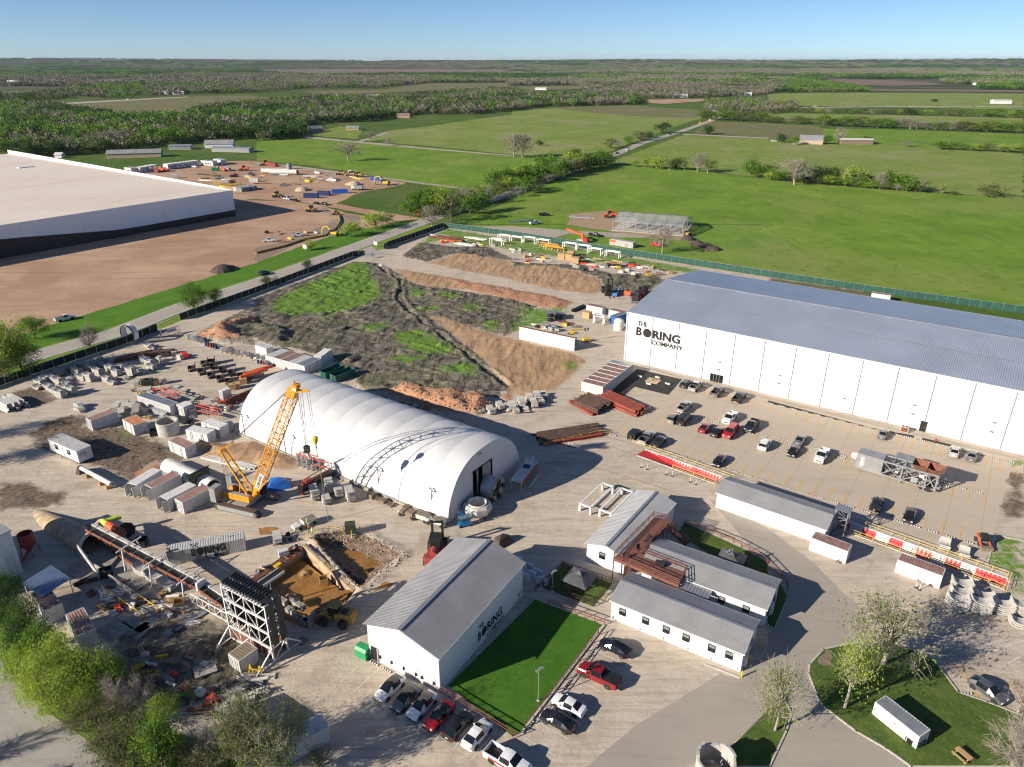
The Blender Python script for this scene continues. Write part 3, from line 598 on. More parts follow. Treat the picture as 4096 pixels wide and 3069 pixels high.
spec('galvalume',(0.39,0.435,0.52),0.42,metal=0.25,var=0.1,scale=0.08)
for y,sg in((0,1),(WW,-1)):
    v=Vector((0,sg*WW/2,WR-WE));nn=Vector((0,-sg*v.z,WW/2)).normalized()
    for k in range(2):
        corr(MB(),Vector((-0.3,y,WE))+v*k/2+nn*(0.02+0.03*k),X3,v*0.5,nn,WL+0.6,0.45,0.035).build('roof_sheet','galvalume',t)
MB().box((WL/2,-0.12,WE-0.12),(WL+0.6,0.3,0.3)).build('gutter','white_clean',t);MB().box((WL/2,WW+0.12,WE-0.12),(WL+0.6,0.3,0.3)).build('gutter','white_clean',t)
MB().box((WL/2,WW/2,WR+0.08),(WL+0.6,0.9,0.06)).build('ridge_cap','galv',t)
MB().box((0.0,-0.06,WE/2),(0.35,0.3,WE)).build('corner_trim','white_clean',t)
u0,z0=onwall(('B3',1072,955),WO,WA);u1,_=onwall(('B3',1478,1070),WO,WA);_,z1=onwall(('B3',1210,1030),WO,WA)
logo(t,(u0,-0.075,z1),X3,Z3,u1-u0)
ua,_=onwall(('B3',1715,1290),WO,WA);ub,zb=onwall(('B3',1825,1305),WO,WA)
dr=MB().box(((ua+ub)/2,-0.1,zb/2),(ub-ua,0.12,zb)).build('door','black',t)
for k in(0.27,0.5,0.73):MB().box((ua+(ub-ua)*k,-0.19,zb/2),(0.1,0.05,zb-0.1)).build('frame','steel_grey',dr)
MB().box(((ua+ub)/2,-0.17,zb/2),(ub-ua-0.2,0.03,zb-0.2)).build('pane',mats['glass'],dr)
ua,_=onwall(('C4',1298,280),WO,WA)
dr=MB().box((ua+0.65,-0.1,1.25),(1.3,0.12,2.5)).build('door','black',t);MB().box((ua+1.15,-0.18,1.2),(0.1,0.06,0.3)).build('handle','chrome',dr)
for p in(('B3',1785,1247),('B4',90,1363),('B4',658,1495),('B4',1248,1628),('C4',1928,270),('B3',1793,1182),('B4',97,1295),('B4',1265,1553),('C4',1952,190)):
    u,z=onwall(p,WO,WA);w=MB().box((u,-0.3,z),(0.5,0.4,0.18)).build('wall_light','steel_grey',t)
LO,LA=Vector((-149.5,393,0)),R(-126.4)
t=thing('factory','vast factory with pale flat roof, shaded white front wall and black base at far left','building',LO,LA)
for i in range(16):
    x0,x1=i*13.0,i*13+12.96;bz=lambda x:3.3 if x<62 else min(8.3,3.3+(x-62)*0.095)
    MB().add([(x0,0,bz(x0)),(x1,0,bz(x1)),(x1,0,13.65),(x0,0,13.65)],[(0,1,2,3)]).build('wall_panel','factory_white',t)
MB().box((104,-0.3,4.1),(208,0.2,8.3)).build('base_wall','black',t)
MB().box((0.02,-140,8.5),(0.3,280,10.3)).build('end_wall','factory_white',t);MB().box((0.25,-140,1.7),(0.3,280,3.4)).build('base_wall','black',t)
def roofmat():
    t=NT('membrane_roof');c=t.mix(t.ss(t.noise(0.02,6,0.6),0.35,0.65),(0.66,0.57,0.49),(0.7,0.62,0.54));c=t.mix(t.math('MULTIPLY',t.ss(t.noise(0.06,6,0.7,t.map(t.obj,(0.25,2.5,1))),0.55,0.72),0.5),c,(0.44,0.35,0.28));return t.out(c,0.8)
for i in range(10):MB().box((104,-28*i-14,13.2),(207.8,27.95,0.5)).build('roof_panel',roofmat()if i==0 else bpy.data.materials['membrane_roof'],t)
MB().add([(-0.25,0,13.66),(-0.25,-12,14.4),(-0.25,-280,16.2),(-0.25,-280,13),(-0.25,0,13),(0.25,0,13.66),(0.25,-12,14.4),(0.25,-280,16.2),(0.25,-280,13),(0.25,0,13)],[(0,1,2,3,4),(9,8,7,6,5),(0,5,6,1),(1,6,7,2)]).build('parapet','white_clean',t)
p=P('A1',220,1015,13.5)-LO;q=Matrix.Rotation(-LA,3,'Z')@p;MB().box((q.x,q.y,13.7),(9,3.5,0.5)).build('roof_hatch','white_clean',t)
TO,TA,TL,TW,TH=(-61.4,143.5),R(-34.5),60.4,23.4,10.8
def tprof(s):q=abs(2*s-1);return TH*(1-q**2.5)**0.52
def tentmat():
    t=NT('tent_fabric');c=t.mix(t.ss(t.noise(0.3,4,0.6,t.obj),0.3,0.7),(0.53,0.53,0.535),(0.58,0.58,0.575));return t.out(c,0.42,spec=0.4)
TM=tentmat();t=thing('storage_tent','long white arched fabric tent with ribbed bays behind the yellow crane','tent',(*TO,0),TA)
NB=13;ss_=[0.5-0.5*math.cos(math.pi*k/40)for k in range(41)];ss_=[0.35*s+0.65*(k/40)if 0<k<40 else s for k,s in enumerate(ss_)]
ss_=sorted([0,0.004,0.012]+ss_[1:-1]+[0.988,0.996,1])
for b in range(NB):
    vs,fs=[],[];m=len(ss_);K=6
    for i in range(K+1):
        x=TL*(b+i/K)/NB;bulge=1+0.017*math.sin(math.pi*i/K)**0.8 if 0<i<K else 1
        for s in ss_:
            y,z=TW*s,tprof(s);vs.append((x,TW/2+(y-TW/2)*(1+(bulge-1)*0.5),z*bulge))
    fs=[(i*m+j,(i+1)*m+j,(i+1)*m+j+1,i*m+j+1)for i in range(K)for j in range(m-1)]
    MB().add(vs,fs).build('roof_bay',TM,t,smooth=True)
ea=TA+math.pi/2;EO=Vector((*TO,0))+Vector((math.cos(TA),math.sin(TA),0))*TL
y0,_=onwall(('C2',1876,830),EO,ea);y1,zt=onwall(('C2',2034,512),EO,ea);print('tent door',y0,y1,zt)
mb=MB();pr=[(TW*s,tprof(s))for s in ss_]
for(ya,za),(yb,zb_)in zip(pr,pr[1:]):
    lo=zt if(ya+yb)/2>y0 and(ya+yb)/2<y1 else 0
    mb.add([(TL,ya,lo),(TL,yb,lo),(TL,yb,max(zb_,lo)),(TL,ya,max(za,lo))],[(0,1,2,3)])
mb.build('end_wall',TM,t)
mb=MB()
for(ya,za),(yb,zb_)in zip(pr,pr[1:]):mb.add([(0,ya,0),(0,yb,0),(0,yb,zb_),(0,ya,za)],[(0,1,2,3)])
mb.build('end_wall',TM,t)
dr=MB().box((TL-0.2,(y0+y1)/2-(y1-y0)/4+0.2,zt/2),(0.1,0.5,zt)).box((TL-0.2,y1-1.4,zt/2),(0.12,2.6,zt)).build('sliding_door','steel_grey',t)
MB().box((TL-0.1,(y0+y1)/2,zt+0.1),(0.3,y1-y0+0.4,0.25)).build('door_header','black',t)
MB().box((TL/2,TW/2,0.02),(TL-1,TW-1,0.06)).build('floor_slab','dark_concrete',t)
MB().box((TL+0.1,TW*0.42,9.9),(0.15,0.8,0.4)).build('vent','steel_grey',t)
for y in(-0.25,TW+0.25):MB().box((TL/2,y,0.25),(TL,0.35,0.5)).build('ballast_beam','dark_concrete',t)
for x0,yy in((TL-8,7.0),(TL-14,14),(TL-20,8)):
    m_=thing('workbench','dim machine standing inside the tent %s the doorway'%('just behind' if x0>TL-9 else 'well behind' if x0>TL-16 else 'far behind'),'machine',Vector((*TO,0))+Matrix.Rotation(TA,3,'Z')@Vector((x0,yy,0.05)),TA)
    MB().box((0,0,0.5),(2.5,1.2,0.9)).build('table','galv',m_);MB().tube((0.5,0,0.95),(0.5,0,2.2),0.25,8).box((-0.6,0,1.2),(0.7,0.8,0.5)).build('tool_head','dirty_white',m_)
GA=R(-30.3);t=thing('workshop','tall white workshop with grey ribbed gable roof beside the bright green lawn','building',(-20.05,77.0,0),GA)
GW,GL,GE,GR=12.15,22.2,6.25,8.1
for x,n,oo,u in((0,-X3,(0,GL,0),-Y3),(GW,X3,(GW,0,0),Y3)):corr(MB(),oo,u,Z3*GE,n,GL,0.4,0.035).build('wall','white_wall',t)
dx0,dz0=onwall(('D2',1002,625),(-20.05,77.0),GA);dx1,_=onwall(('D2',1045,640),(-20.05,77.0),GA)
for y,n in((0,-Y3),(GL,Y3)):
    k=30;q=GW/k;vs=[];h=lambda x:GE+(GR-GE)*(1-abs(2*x/GW-1))
    for i in range(k):
        for x,d in((i*q,0),(i*q+q*0.3,0),(i*q+q*0.45,0.035),(i*q+q*0.85,0.035)):vs+=[(x,y+n.y*d,0),(x,y+n.y*d,h(x))]
    vs+=[(GW,y,0),(GW,y,GE)];MB().add(vs,[(2*i,2*i+2,2*i+3,2*i+1)for i in range(len(vs)//2-1)]).build('end_wall','white_wall',t)
for xx,sg in((-0.35,1),(GW+0.35,-1)):
    s=(GR-GE)/(GW/2);o3=Vector((xx,-0.35,GE-0.35*s));v=Vector((sg*(GW/2+0.35),0,s*(GW/2+0.35)));n=Vector((-sg*s,0,1)).normalized()
    rf=corr(MB(),o3+n*0.06,Y3,v,n,GL+0.7,0.3,0.024).add([o3,o3+Y3*(GL+0.7),o3+Y3*(GL+0.7)+v,o3+v],[(0,1,2,3)]).build('roof','grey_roof',t)
    MB().box((xx,GL/2,GE-0.35*s),(0.12,GL+0.7,0.14)).build('gutter','white_clean',rf)
MB().box((GW/2,GL/2,GR+0.12),(0.6,GL+0.7,0.06)).build('ridge_cap','galv',t)
dr=MB().box(((dx0+dx1)/2,-0.06,1.2),(1.2,0.1,2.4)).build('door','black',t);MB().box((dx1+0.15,-0.13,1.2),(0.1,0.08,2.4)).build('frame','white_clean',dr)
ea=GA+math.pi/2;EO=Vector((-20.05,77.0,0))+Vector((math.cos(GA),math.sin(GA),0))*GW
u0,z0=onwall(('D2',1915,560),EO,ea);u1,z1=onwall(('D2',2128,385),EO,ea);_,z2=onwall(('D2',1985,525),EO,ea);print('logo2',u0,u1,z0,z1,z2)
logo(t,(GW+0.05,u0,z2-0.45),Y3,Z3,(u1-u0)*1.06,1.25)
for k,xq in enumerate((2.0,4.0,6.1,8.2,9.2,11.2)):
    ch=MB().box((xq,-0.13,1.15),(0.18,0.18,0.5)).build('charger','black',t);MB().box((xq+0.1,-0.05,1.75),(0.28,0.04,0.3)).build('sign_plate','white_clean',ch)
mb=MB();mb.add([(GW+0.04,GL-1.6+a,b)for a,b in((0,0.3),(0.25,0.5),(0.35,1.0),(0.75,1.15),(0.9,1.5),(1.0,1.15),(1.0,0.9),(0.7,0.75),(0.55,0.3),(0.3,0.25))],[tuple(range(10))]);mb.build('animal_decal','black_letter',t)
O1,A1_=(14.9,84.75),R(-32.5)
t1=gable('office','front white office with grey roof and a row of six windows facing the car park',O1,A1_,19.63,7.2,3.6,4.65)
for p in(('D3',930,330),('D3',1127,405),('D3',1303,482),('D3',1473,552),('D3',1693,642),('D3',1843,702)):
    u,z=onwall(p,O1,A1_);window(t1,(u,-0.03,z),X3,-Y3,0.95,1.15)
u,z=onwall(('D3',1910,690),O1,A1_);s=MB().box((u+0.5,-0.06,z+0.35),(1.3,0.04,0.9)).build('sign','white_clean',t1)
put_text(s,'MAIN OFFICE',0.2,1.15,frame4((u-0.08,-0.09,z+0.52),X3,Z3),'black_letter')
for k in range(3):MB().box((u+0.5,-0.085,z+0.36-k*0.17),(0.8,0.01,0.06)).build('print_line','grey_paint',s)
MB().box((19.85,3.6,2.6),(0.35,1.0,0.7)).build('air_conditioner','galv',t1);MB().box((19.85,1.4,1.2),(0.35,0.9,1.6)).build('air_conditioner','white_clean',t1)
for p in(('D3',872,358),('D3',1105,458),('D3',1307,542),('D3',1520,632),('D3',1722,717),('D3',1948,810)):
    u,z=onwall(p,O1,A1_);MB().box((u,-0.08,z),(0.14,0.1,0.3)).build('socket_box','galv',t1)
O2,A2_=(20.95,93.5),R(-33.0)
t2=gable('office','middle white office with grey roof partly under the red deck',O2,A2_,19.55,7.43,3.6,4.65)
for p in(('D3',1780,225),('D3',1990,305)):u,z=onwall(p,O2,A2_);window(t2,(u,-0.03,z),X3,-Y3,0.95,1.15)
for y in(1.2,4.6):window(t2,(19.6,y,1.3),Y3,X3,0.9,1.0)
MB().box((19.8,3.3,1.3),(0.4,1.0,1.8)).build('air_conditioner','white_clean',t2)
O3,A3_=(18.55,94.5),R(55.4)
t3=gable('office','white office with pale ribbed roof beside the empty white steel trestles',O3,A3_,19.3,7.3,3.6,4.6,roof='pale_roof',rpitch=0.45)
ea=A3_+math.pi/2
u,z=onwall(('C3',755,1360),O3,ea);window(t3,(-0.03,u,z),-Y3,-X3,1.0,1.2)
window(t3,(19.35,1.6,1.4),Y3,X3,0.9,1.1)
O4,A4_=(38.4,114.4),R(-36.6)
t4=gable('long_shed','long low white shed with grey roof between the red trench and the car park',O4,A4_,19.5,6.6,3.4,4.5)
t=thing('walkway_canopy','small pale metal canopy roof joining the two offices below the red deck','canopy',(0,0,0))
c=[P('C3',1510,1520,3.5),P('C3',1758,1610,3.3),P('D3',1690,215,3.3),P('D3',1445,110,3.5)]
mb=MB();u=(c[1]-c[0]);v=c[3]-c[0];corr(mb,c[0],u.normalized(),v,Z3,u.length,0.5,0.05);mb.build('roof','galv',t)
for p in c:MB().tube((p.x,p.y,0),p,0.06,6).build('post','steel_grey',t)
def rail(t,pts,h=1.05,mat='rail_brown',z=0.0,post=1.9,r=0.05,rails=(1.0,0.55),name='rail'):
    for a,b in zip(pts,pts[1:]):
        a,b=Vector(a),Vector(b);k=max(1,round((b-a).length/post))
        mb=MB()
        for q in rails:mb.bar(a+Z3*h*q,b+Z3*h*q,r*1.4,r*1.8)
        mb.build(name,mat,t)
        for i in range(k+1):
            if i==0 and a!=Vector(pts[0]):continue
            p=a.lerp(b,i/k);MB().bar(p,p+Z3*h,r*2.0).build('post',mat,t)
DZ=3.95;t=thing('deck','red brown raised timber deck with railings spanning the office roofs','deck')
dk=[P('C3',x,y,DZ)for x,y in((1222,1010),(1350,1045),(1318,1105),(1118,1325),(1508,1475),(1440,1600),(1020,1420),(880,1365),(945,1290))]
poly=[(p.x,p.y)for p in dk];MB().prism(poly,DZ-0.1,DZ).build('deck_floor','deck_red',t)
n=len(dk)
for i in range(n):MB().bar(dk[i]-Z3*0.3,dk[(i+1)%n]-Z3*0.3,0.12,0.45).build('rim_beam','rail_brown',t)
rail(t,[dk[2],dk[3],dk[4],dk[5],dk[6],dk[7],dk[8],dk[0],dk[1]],1.1,rails=(1.0,0.68,0.36))
for i in(0,1,2,5,6,7,8):MB().bar((dk[i].x,dk[i].y,0),dk[i]-Z3*0.1,0.16).build('support','rail_brown',t)
s0,s1=P('C3',1335,1075,DZ),P('C3',1515,1255,0.1);w=(dk[2]-dk[1]).normalized()*0.65
st=thing('staircase','red brown timber staircase running down from the deck to the small lawn','stairs')
for k in(-1,1):
    MB().bar(s0+w*k,s1+w*k,0.1,0.3).build('stringer','rail_brown',st);rail(st,[s0+w*k,s1+w*k],1.0,post=1.6)
for i in range(1,16):p=s0.lerp(s1,i/16);d=w.normalized();MB().box(p,(0.3,1.25,0.05),math.atan2(d.y,d.x)+math.pi/2).build('tread','deck_red',st)
s0,s1=P('C3',1000,1430,DZ-0.2),P('C3',985,1535,0.1)
st=thing('staircase','short steep timber stair beside the deck post near the gazebo','stairs')
for k in(-0.5,0.5):MB().bar(s0+X3*k,s1+X3*k,0.08,0.25).build('stringer','rail_brown',st)
for i in range(1,12):p=s0.lerp(s1,i/12);MB().box(p,(1.0,0.28,0.05)).build('tread','deck_red',st)
for k,(x,y,rz)in enumerate(((1095,1300,0.4),(1160,1235,-1),(1195,1200,2),(975,1375,1))):
    p=P('C3',x,y,DZ);ch=thing('deck_chair','dark patio chair on the red deck, %s'%('nearest the middle rail','second of the three along the rail','third of the three along the rail','beside the front railing')[k],'chair',p,rz,'patio chairs on the deck')
    MB().box((0,0,0.4),(0.6,0.6,0.08)).build('seat','black',ch);MB().box((0,0.28,0.75),(0.6,0.07,0.7)).build('backrest','black',ch)
    for a in(-0.26,0.26):
        for b in(-0.26,0.26):MB().bar((a,b,0),(a,b,0.4),0.05).build('leg','black',ch)
for k,(x,y)in enumerate(((1262,1425),(1298,1436))):
    p=P('C3',x,y,DZ);bn=thing('storage_box','%s of the two black boxes on the deck'%('left','right')[k],'box',p,A2_,'black boxes on the deck')
    MB().box((0,0,0.35),(0.75,0.6,0.7)).build('body','black',bn);MB().box((0,0,0.73),(0.8,0.65,0.06)).build('lid','rubber',bn)
def gazebo(label,p,rz,s=4.0):
    t=thing('gazebo',label,'gazebo',p,rz,'gazebos by the offices');mb=MB();h=s/2
    for k in range(4):
        a,b=[Vector(((-h,-h),(h,-h),(h,h),(-h,h))[j%4]).to_3d()for j in(k,k+1)]
        a.z=b.z=2.4;q1,q2=a*0.22,b*0.22;q1.z=q2.z=3.25
        f=MB().add([a,b,q2,q1],[(0,1,2,3)])
        for j in range(1,9):f.bar(a.lerp(b,j/9)+Z3*0.02,q1.lerp(q2,j/9)+Z3*0.02,0.05)
        f.build('roof_panel','slate',t)
        c1,c2=a*0.26,b*0.26;c1.z=c2.z=3.35;MB().add([c1,c2,(0,0,3.8)],[(0,1,2)]).build('top_panel','slate',t)
        MB().bar((a.x*0.94,a.y*0.94,0),(a.x*0.94,a.y*0.94,2.4),0.12).build('post','black',t)
    return t
gazebo('grey hip-roofed gazebo in the fenced patch by the workshop corner',P('C3',580,1640),A2_,4.4)
gazebo('grey hip-roofed gazebo on the lawn behind the middle office',P('C3',1880,1470),A2_,4.2)
for k,(x,y)in enumerate(((560,1640),(640,1600))):
    p=P('C3',x,y+10,0.05);b=thing('picnic_table','dark picnic table under the gazebo %s'%('front half','rear half')[k],'table',p,0.5,'tables under the gazebo')
    MB().box((0,0,0.74),(1.7,0.7,0.06)).build('table_top','rail_dark',b)
    for s in(-1,1):
        MB().box((0,s*0.65,0.44),(1.7,0.26,0.05)).build('bench','rail_dark',b);MB().bar((s*0.6,-0.7,0),(s*0.6,0.7,0.02),0.08,0.06).bar((s*0.6,0,0),(s*0.6,0,0.72),0.08).build('leg','rail_dark',b)
def fence_rail(label,pts,mat='rail_brown',h=1.1,**k):
    t=thing('railing',label,'railing');rail(t,pts,h,mat,**k);return t
fence_rail('brown two-rail fence along the front of the bright lawn',[P('D2',x,y)for x,y in((1585,1000),(1840,1165),(2100,1320),(2212,1390))]+[P('D3',40,1400)])
fence_rail('brown mesh railing on the low wall between the lawn and the car row',[P('D3',115,1310,.15),P('D3',380,990,.15),P('D3',745,510,.15)])
fence_rail('dark railing between the bright lawn and the footpath',[P('D3',x,y)for x,y in((312,255),(545,340),(800,430))])
fence_rail('brown railing round the gazebo patch',[P('C3',440,1440),P('C3',860,1590)]);fence_rail('dark railing on the left of the gazebo patch',[P('C3',440,1440),P('C3',200,1657),P('D3',270,110),P('D3',700,270),P('D3',825,125)],'rail_dark')
fence_rail('brown railing curving behind the middle office lawn',[P('C3',x,y)for x,y in((1495,1080),(1700,1150),(1910,1235),(2120,1350),(2200,1420))]+[P('C4',60,1500),P('C4',160,1600),P('D4',165,140)])
def kerb(pts,w=0.22,h=0.14,name='kerb',mat='curb',closed=False):
    mb=MB();pts=[Vector((p[0],p[1],0))for p in pts]
    if closed:pts.append(pts[0])
    for a,b in zip(pts,pts[1:]):d=(b-a).normalized()*w/2;mb.bar(a-d+Z3*h/2,b+d+Z3*h/2,w,h)
    return tag(mb.build(name,mat),kind='structure')
kerb(LAWN_ISL[:-7]+LAWN_ISL[-7:],closed=True);kerb(LAWN_ISL2[:5]);kerb(TP('D3',90,1355,790,440),0.3,0.2);kerb(TP('D4',165,205,55,470,0,430),0.2,0.14);kerb(TP('D3',1665,770,1960,880),0.2,0.12)
kerb(TP('C4',1895,1425,1960,1165),0.3,0.12);kerb(TP('C4',1960,1165,2212,1225),0.3,0.12)
sheet('footpath',[PW(p)[:]for p in(('B3',1080,1195),('B3',1200,1240))]+[(108.7,132.4),(107.8,131.4)]+TP('C4',1265,305,0,0)+TP('B3',1470,1330),PATHM,0.026)
N_,E_=R(55.5),R(-33.5)
def loft(st,segs,w,glassroof=False):
    """stations (x, ztop, topfrac, belt, widthfrac) -> painted and glazed halves as two builders"""
    body,glass=MB(),MB();rings=[]
    for x,zt,tf,be,wf in st:
        W=w*wf;h=[(0.8*W,0.26),(W,0.38),(W,0.6),(W*0.985,be),(w*tf,zt),(w*tf*0.55,zt+0.035),(0,zt+0.05)]
        rings.append([Vector((x,y,z))for y,z in h]+[Vector((x,-y,z))for y,z in h[-2::-1]])
    n=len(rings[0])
    for i in range(len(rings)-1):
        for j in range(n-1):
            side=j in(3,n-5);top=4<=j<=n-6;g=False
            if segs[i]=='w':g=top
            elif segs[i]=='c':g=side or(top and glassroof)
            (glass if g else body).add([rings[i][j],rings[i+1][j],rings[i+1][j+1],rings[i][j+1]],[(0,1,2,3)])
    for r in(rings[0],rings[-1]):body.add(r,[tuple(range(n))])
    for i in range(len(rings)-1):body.add([rings[i][0],rings[i+1][0],rings[i+1][-1],rings[i][-1]],[(0,1,2,3)])
    return body,glass
SH={'sedan':(0.92,0.33,(-1.42,1.42),[(-2.37,.62,.80,.55,.88),(-2.25,.98,.82,.86,.96),(-1.7,1.05,.80,.94,1),(-0.9,1.38,.66,.95,1),(-.2,1.45,.67,.94,1),(.35,1.42,.67,.92,1),(1.15,1.0,.82,.9,1),(1.9,.86,.80,.78,.97),(2.28,.68,.75,.6,.88),(2.37,.5,.7,.45,.8)],'bbwccwbbb'),
      'coupe':(0.94,0.34,(-1.45,1.45),[(-2.4,.62,.82,.55,.9),(-2.3,1.0,.84,.88,.97),(-1.5,1.06,.82,.95,1),(-0.6,1.36,.66,.96,1),(-.1,1.4,.67,.95,1),(.25,1.37,.67,.93,1),(1.0,1.02,.84,.92,1),(1.95,.92,.82,.82,.98),(2.34,.72,.78,.62,.9),(2.4,.5,.7,.45,.84)],'bbwccwbbb'),
      'hatch':(0.93,0.34,(-1.4,1.42),[(-2.3,.62,.82,.55,.9),(-2.22,1.08,.8,.9,.97),(-1.95,1.16,.78,.98,1),(-1.2,1.48,.68,1.0,1),(-.3,1.58,.7,.98,1),(.3,1.55,.7,.96,1),(1.2,1.06,.83,.93,1),(1.95,.9,.8,.8,.97),(2.28,.68,.75,.6,.88),(2.36,.5,.7,.45,.8)],'bbwccwbbb'),
      'suv':(0.97,0.37,(-1.4,1.45),[(-2.35,.8,.86,.7,.93),(-2.3,1.12,.84,1.02,.98),(-1.95,1.64,.72,1.08,1),(-.5,1.74,.74,1.05,1),(.4,1.7,.74,1.03,1),(1.15,1.16,.85,1.02,1),(2.1,1.0,.82,.88,.97),(2.34,.7,.76,.6,.88)],'bwccwbb'),
      'jeep':(0.92,0.42,(-1.3,1.35),[(-2.05,.9,.92,.8,.95),(-2.0,1.2,.92,1.1,1),(-1.95,1.8,.84,1.15,1),(.35,1.82,.84,1.15,1),(.6,1.2,.86,1.1,1),(1.8,1.12,.8,1.02,.9),(1.95,.7,.78,.6,.85)],'bwcwbb'),
      'van':(1.0,0.37,(-1.75,1.75),[(-2.8,.7,.94,.6,.97),(-2.75,1.3,.92,1.2,1),(-2.65,2.0,.84,1.3,1),(.9,2.08,.84,1.3,1),(1.2,2.0,.82,1.28,1),(1.95,1.2,.88,1.1,1),(2.6,1.05,.84,.92,.96),(2.8,.65,.8,.55,.9)],'bwbcwbb'),
      'pickup':(1.0,0.4,(-1.75,1.85),[(-.78,1.28,.94,1.2,1),(-.62,1.86,.76,1.25,1),(.3,1.93,.77,1.24,1),(.75,1.88,.77,1.22,1),(1.55,1.32,.88,1.18,1),(2.6,1.2,.86,1.08,.98),(2.92,.92,.82,.8,.94),(2.97,.6,.8,.5,.9)],'wccwbbb')}
carmesh={}
def part(key,fn):
    if key not in carmesh:carmesh[key]=fn()
    return carmesh[key]
def wheel_mesh(r,w):
    t=MB().lathe([(r*0.66,-w/2),(r,-w/2+0.02),(r,w/2-0.02),(r*0.66,w/2)],18).mesh('tyre','rubber')
    k=MB().lathe([(0.05,-w/2+0.01),(r*0.66,-w/2+0.03),(r*0.66,w/2-0.03),(0.05,w/2-0.01)],14).mesh('rim','chrome')
    return t,k
def wheels(t,r,w,pts,rim=True):
    tm,rm=part(('wheel',r,w),lambda:wheel_mesh(r,w))
    for x,y in pts:
        o=link('wheel',tm,t,(x,y,r));o.rotation_euler=(math.pi/2,0,0)
        if rim:link('rim',rm,o)
def car(label,kind,color,p,heading,name=None,group=None,roof=None,cover=None,cap=False,small=False):
    if isinstance(heading,str):heading={'+':N_,'-':N_+math.pi,'e':E_,'w':E_+math.pi}[heading]
    pos=P(*p,0.75)if isinstance(p[0],str)else Vector(p);pos.z=0.012
    nm=name or{'suv':'suv','pickup':'pickup_truck','van':'van','jeep':'off_road_car'}.get(kind,'car')
    t=thing(nm,label,{'pickup':'pickup truck','van':'van'}.get(kind,'car'),pos,heading,group);w,r,ax,st,segs=SH[kind];hl=st[-1][0]
    pm=paint('paint_'+color,PAINTS[color],0.5 if color in('silver','grey','tan','dark','navy')else 0)
    def mk():
        b,g=loft(st,segs,w,roof=='glass');return b.mesh('body',pm,True,40),g.mesh('glazing',mats['glass'],True,40)
    bm_,gm_=part((kind,color,roof),mk);bo=link('body',bm_,t);link('glazing',gm_,t)
    wheels(t,r,0.25,[(x,s*(w-0.1))for x in ax for s in(-1,1)],not small)
    if small and kind!='pickup':return t
    arch=part(('arch',r),lambda:MB().lathe([(0.02,0),(r*1.2,0)],16).mesh('wheel_arch','black'))
    if not small:
        for x in ax:
            for s in(-1,1):o=link('wheel_arch',arch,bo,(x,s*(w+0.004),r+0.02));o.rotation_euler=(math.pi/2,0,0)
        for s in(-1,1):
            link('headlight',part(('hl',),lambda:MB().box((0,0,0),(0.12,0.36,0.14)).mesh('headlight','lamp_white')),t,(hl-0.1,s*w*0.66,0.68 if kind!='pickup' else 0.95))
            link('wing_mirror',part(('mi',color),lambda:MB().box((0,0,0),(0.14,0.2,0.14)).mesh('wing_mirror',pm)),t,({'pickup':1.25,'van':1.5}.get(kind,0.75),s*(w+0.1),{'pickup':1.35,'van':1.4}.get(kind,1.0)))
            link('taillight',part(('tl',),lambda:MB().box((0,0,0),(0.1,0.3,0.16)).mesh('taillight','tail_red')),t,(-2.96 if kind=='pickup' else st[0][0]+0.06,s*w*0.8,0.85 if kind!='pickup' else 1.05))
        link('number_plate',part(('np',),lambda:MB().box((0,0,0),(0.04,0.42,0.14)).mesh('number_plate','white_clean')),t,(-2.98 if kind=='pickup' else st[0][0]-0.01,0,0.6))
        link('bumper',part(('bu',w),lambda:MB().box((0,0,0),(0.14,1.7*w,0.16)).mesh('bumper','black' if kind!='pickup' else 'chrome')),t,(hl-0.02,0,0.42))
        if kind in('pickup','suv','van','jeep'):link('grille',part(('gr',),lambda:MB().box((0,0,0),(0.06,1.0,0.3)).mesh('grille','chrome')),t,(hl-0.02,0,0.8))
    if kind=='pickup':
        def bed():
            m=MB()
            for s in(-1,1):m.box((-1.87,s*0.94,0.86),(2.2,0.1,0.9))
            return m.box((-2.93,0,0.86),(0.08,1.88,0.9)).box((-1.87,0,0.55),(2.2,1.84,0.1)).mesh('cargo_bed',pm)
        cb=link('cargo_bed',part(('bed',color),bed),t);link('bed_liner',part(('liner',),lambda:MB().box((-1.86,0,0.63),(2.1,1.78,0.05)).box((-0.83,0,0.95),(0.04,1.8,0.65)).mesh('bed_liner','black')),cb)
        if cover:MB().box((-1.87,0,1.33),(2.22,1.94,0.06)).build('bed_cover',cover,t)
        if cap:MB().add([(-2.95,-0.98,1.31),(-0.72,-0.98,1.31),(-0.72,0.98,1.31),(-2.95,0.98,1.31),(-2.8,-0.78,1.9),(-0.72,-0.78,1.95),(-0.72,0.78,1.95),(-2.8,0.78,1.9)],[(0,1,5,4),(1,2,6,5),(2,3,7,6),(3,0,4,7),(4,5,6,7)]).build('bed_cap',pm,t)
        if not small:link('bumper',part(('bu2',),lambda:MB().box((0,0,0),(0.16,1.7,0.18)).mesh('bumper','chrome')),t,(-3.0,0,0.52))
    if kind=='jeep':o=link('spare_wheel',part(('wheel',.42,.25),lambda:wheel_mesh(.42,.25))[0],t,(-2.2,0,1.1));o.rotation_euler=(0,math.pi/2,0)
    return t
WLOT='cars in the warehouse car park'
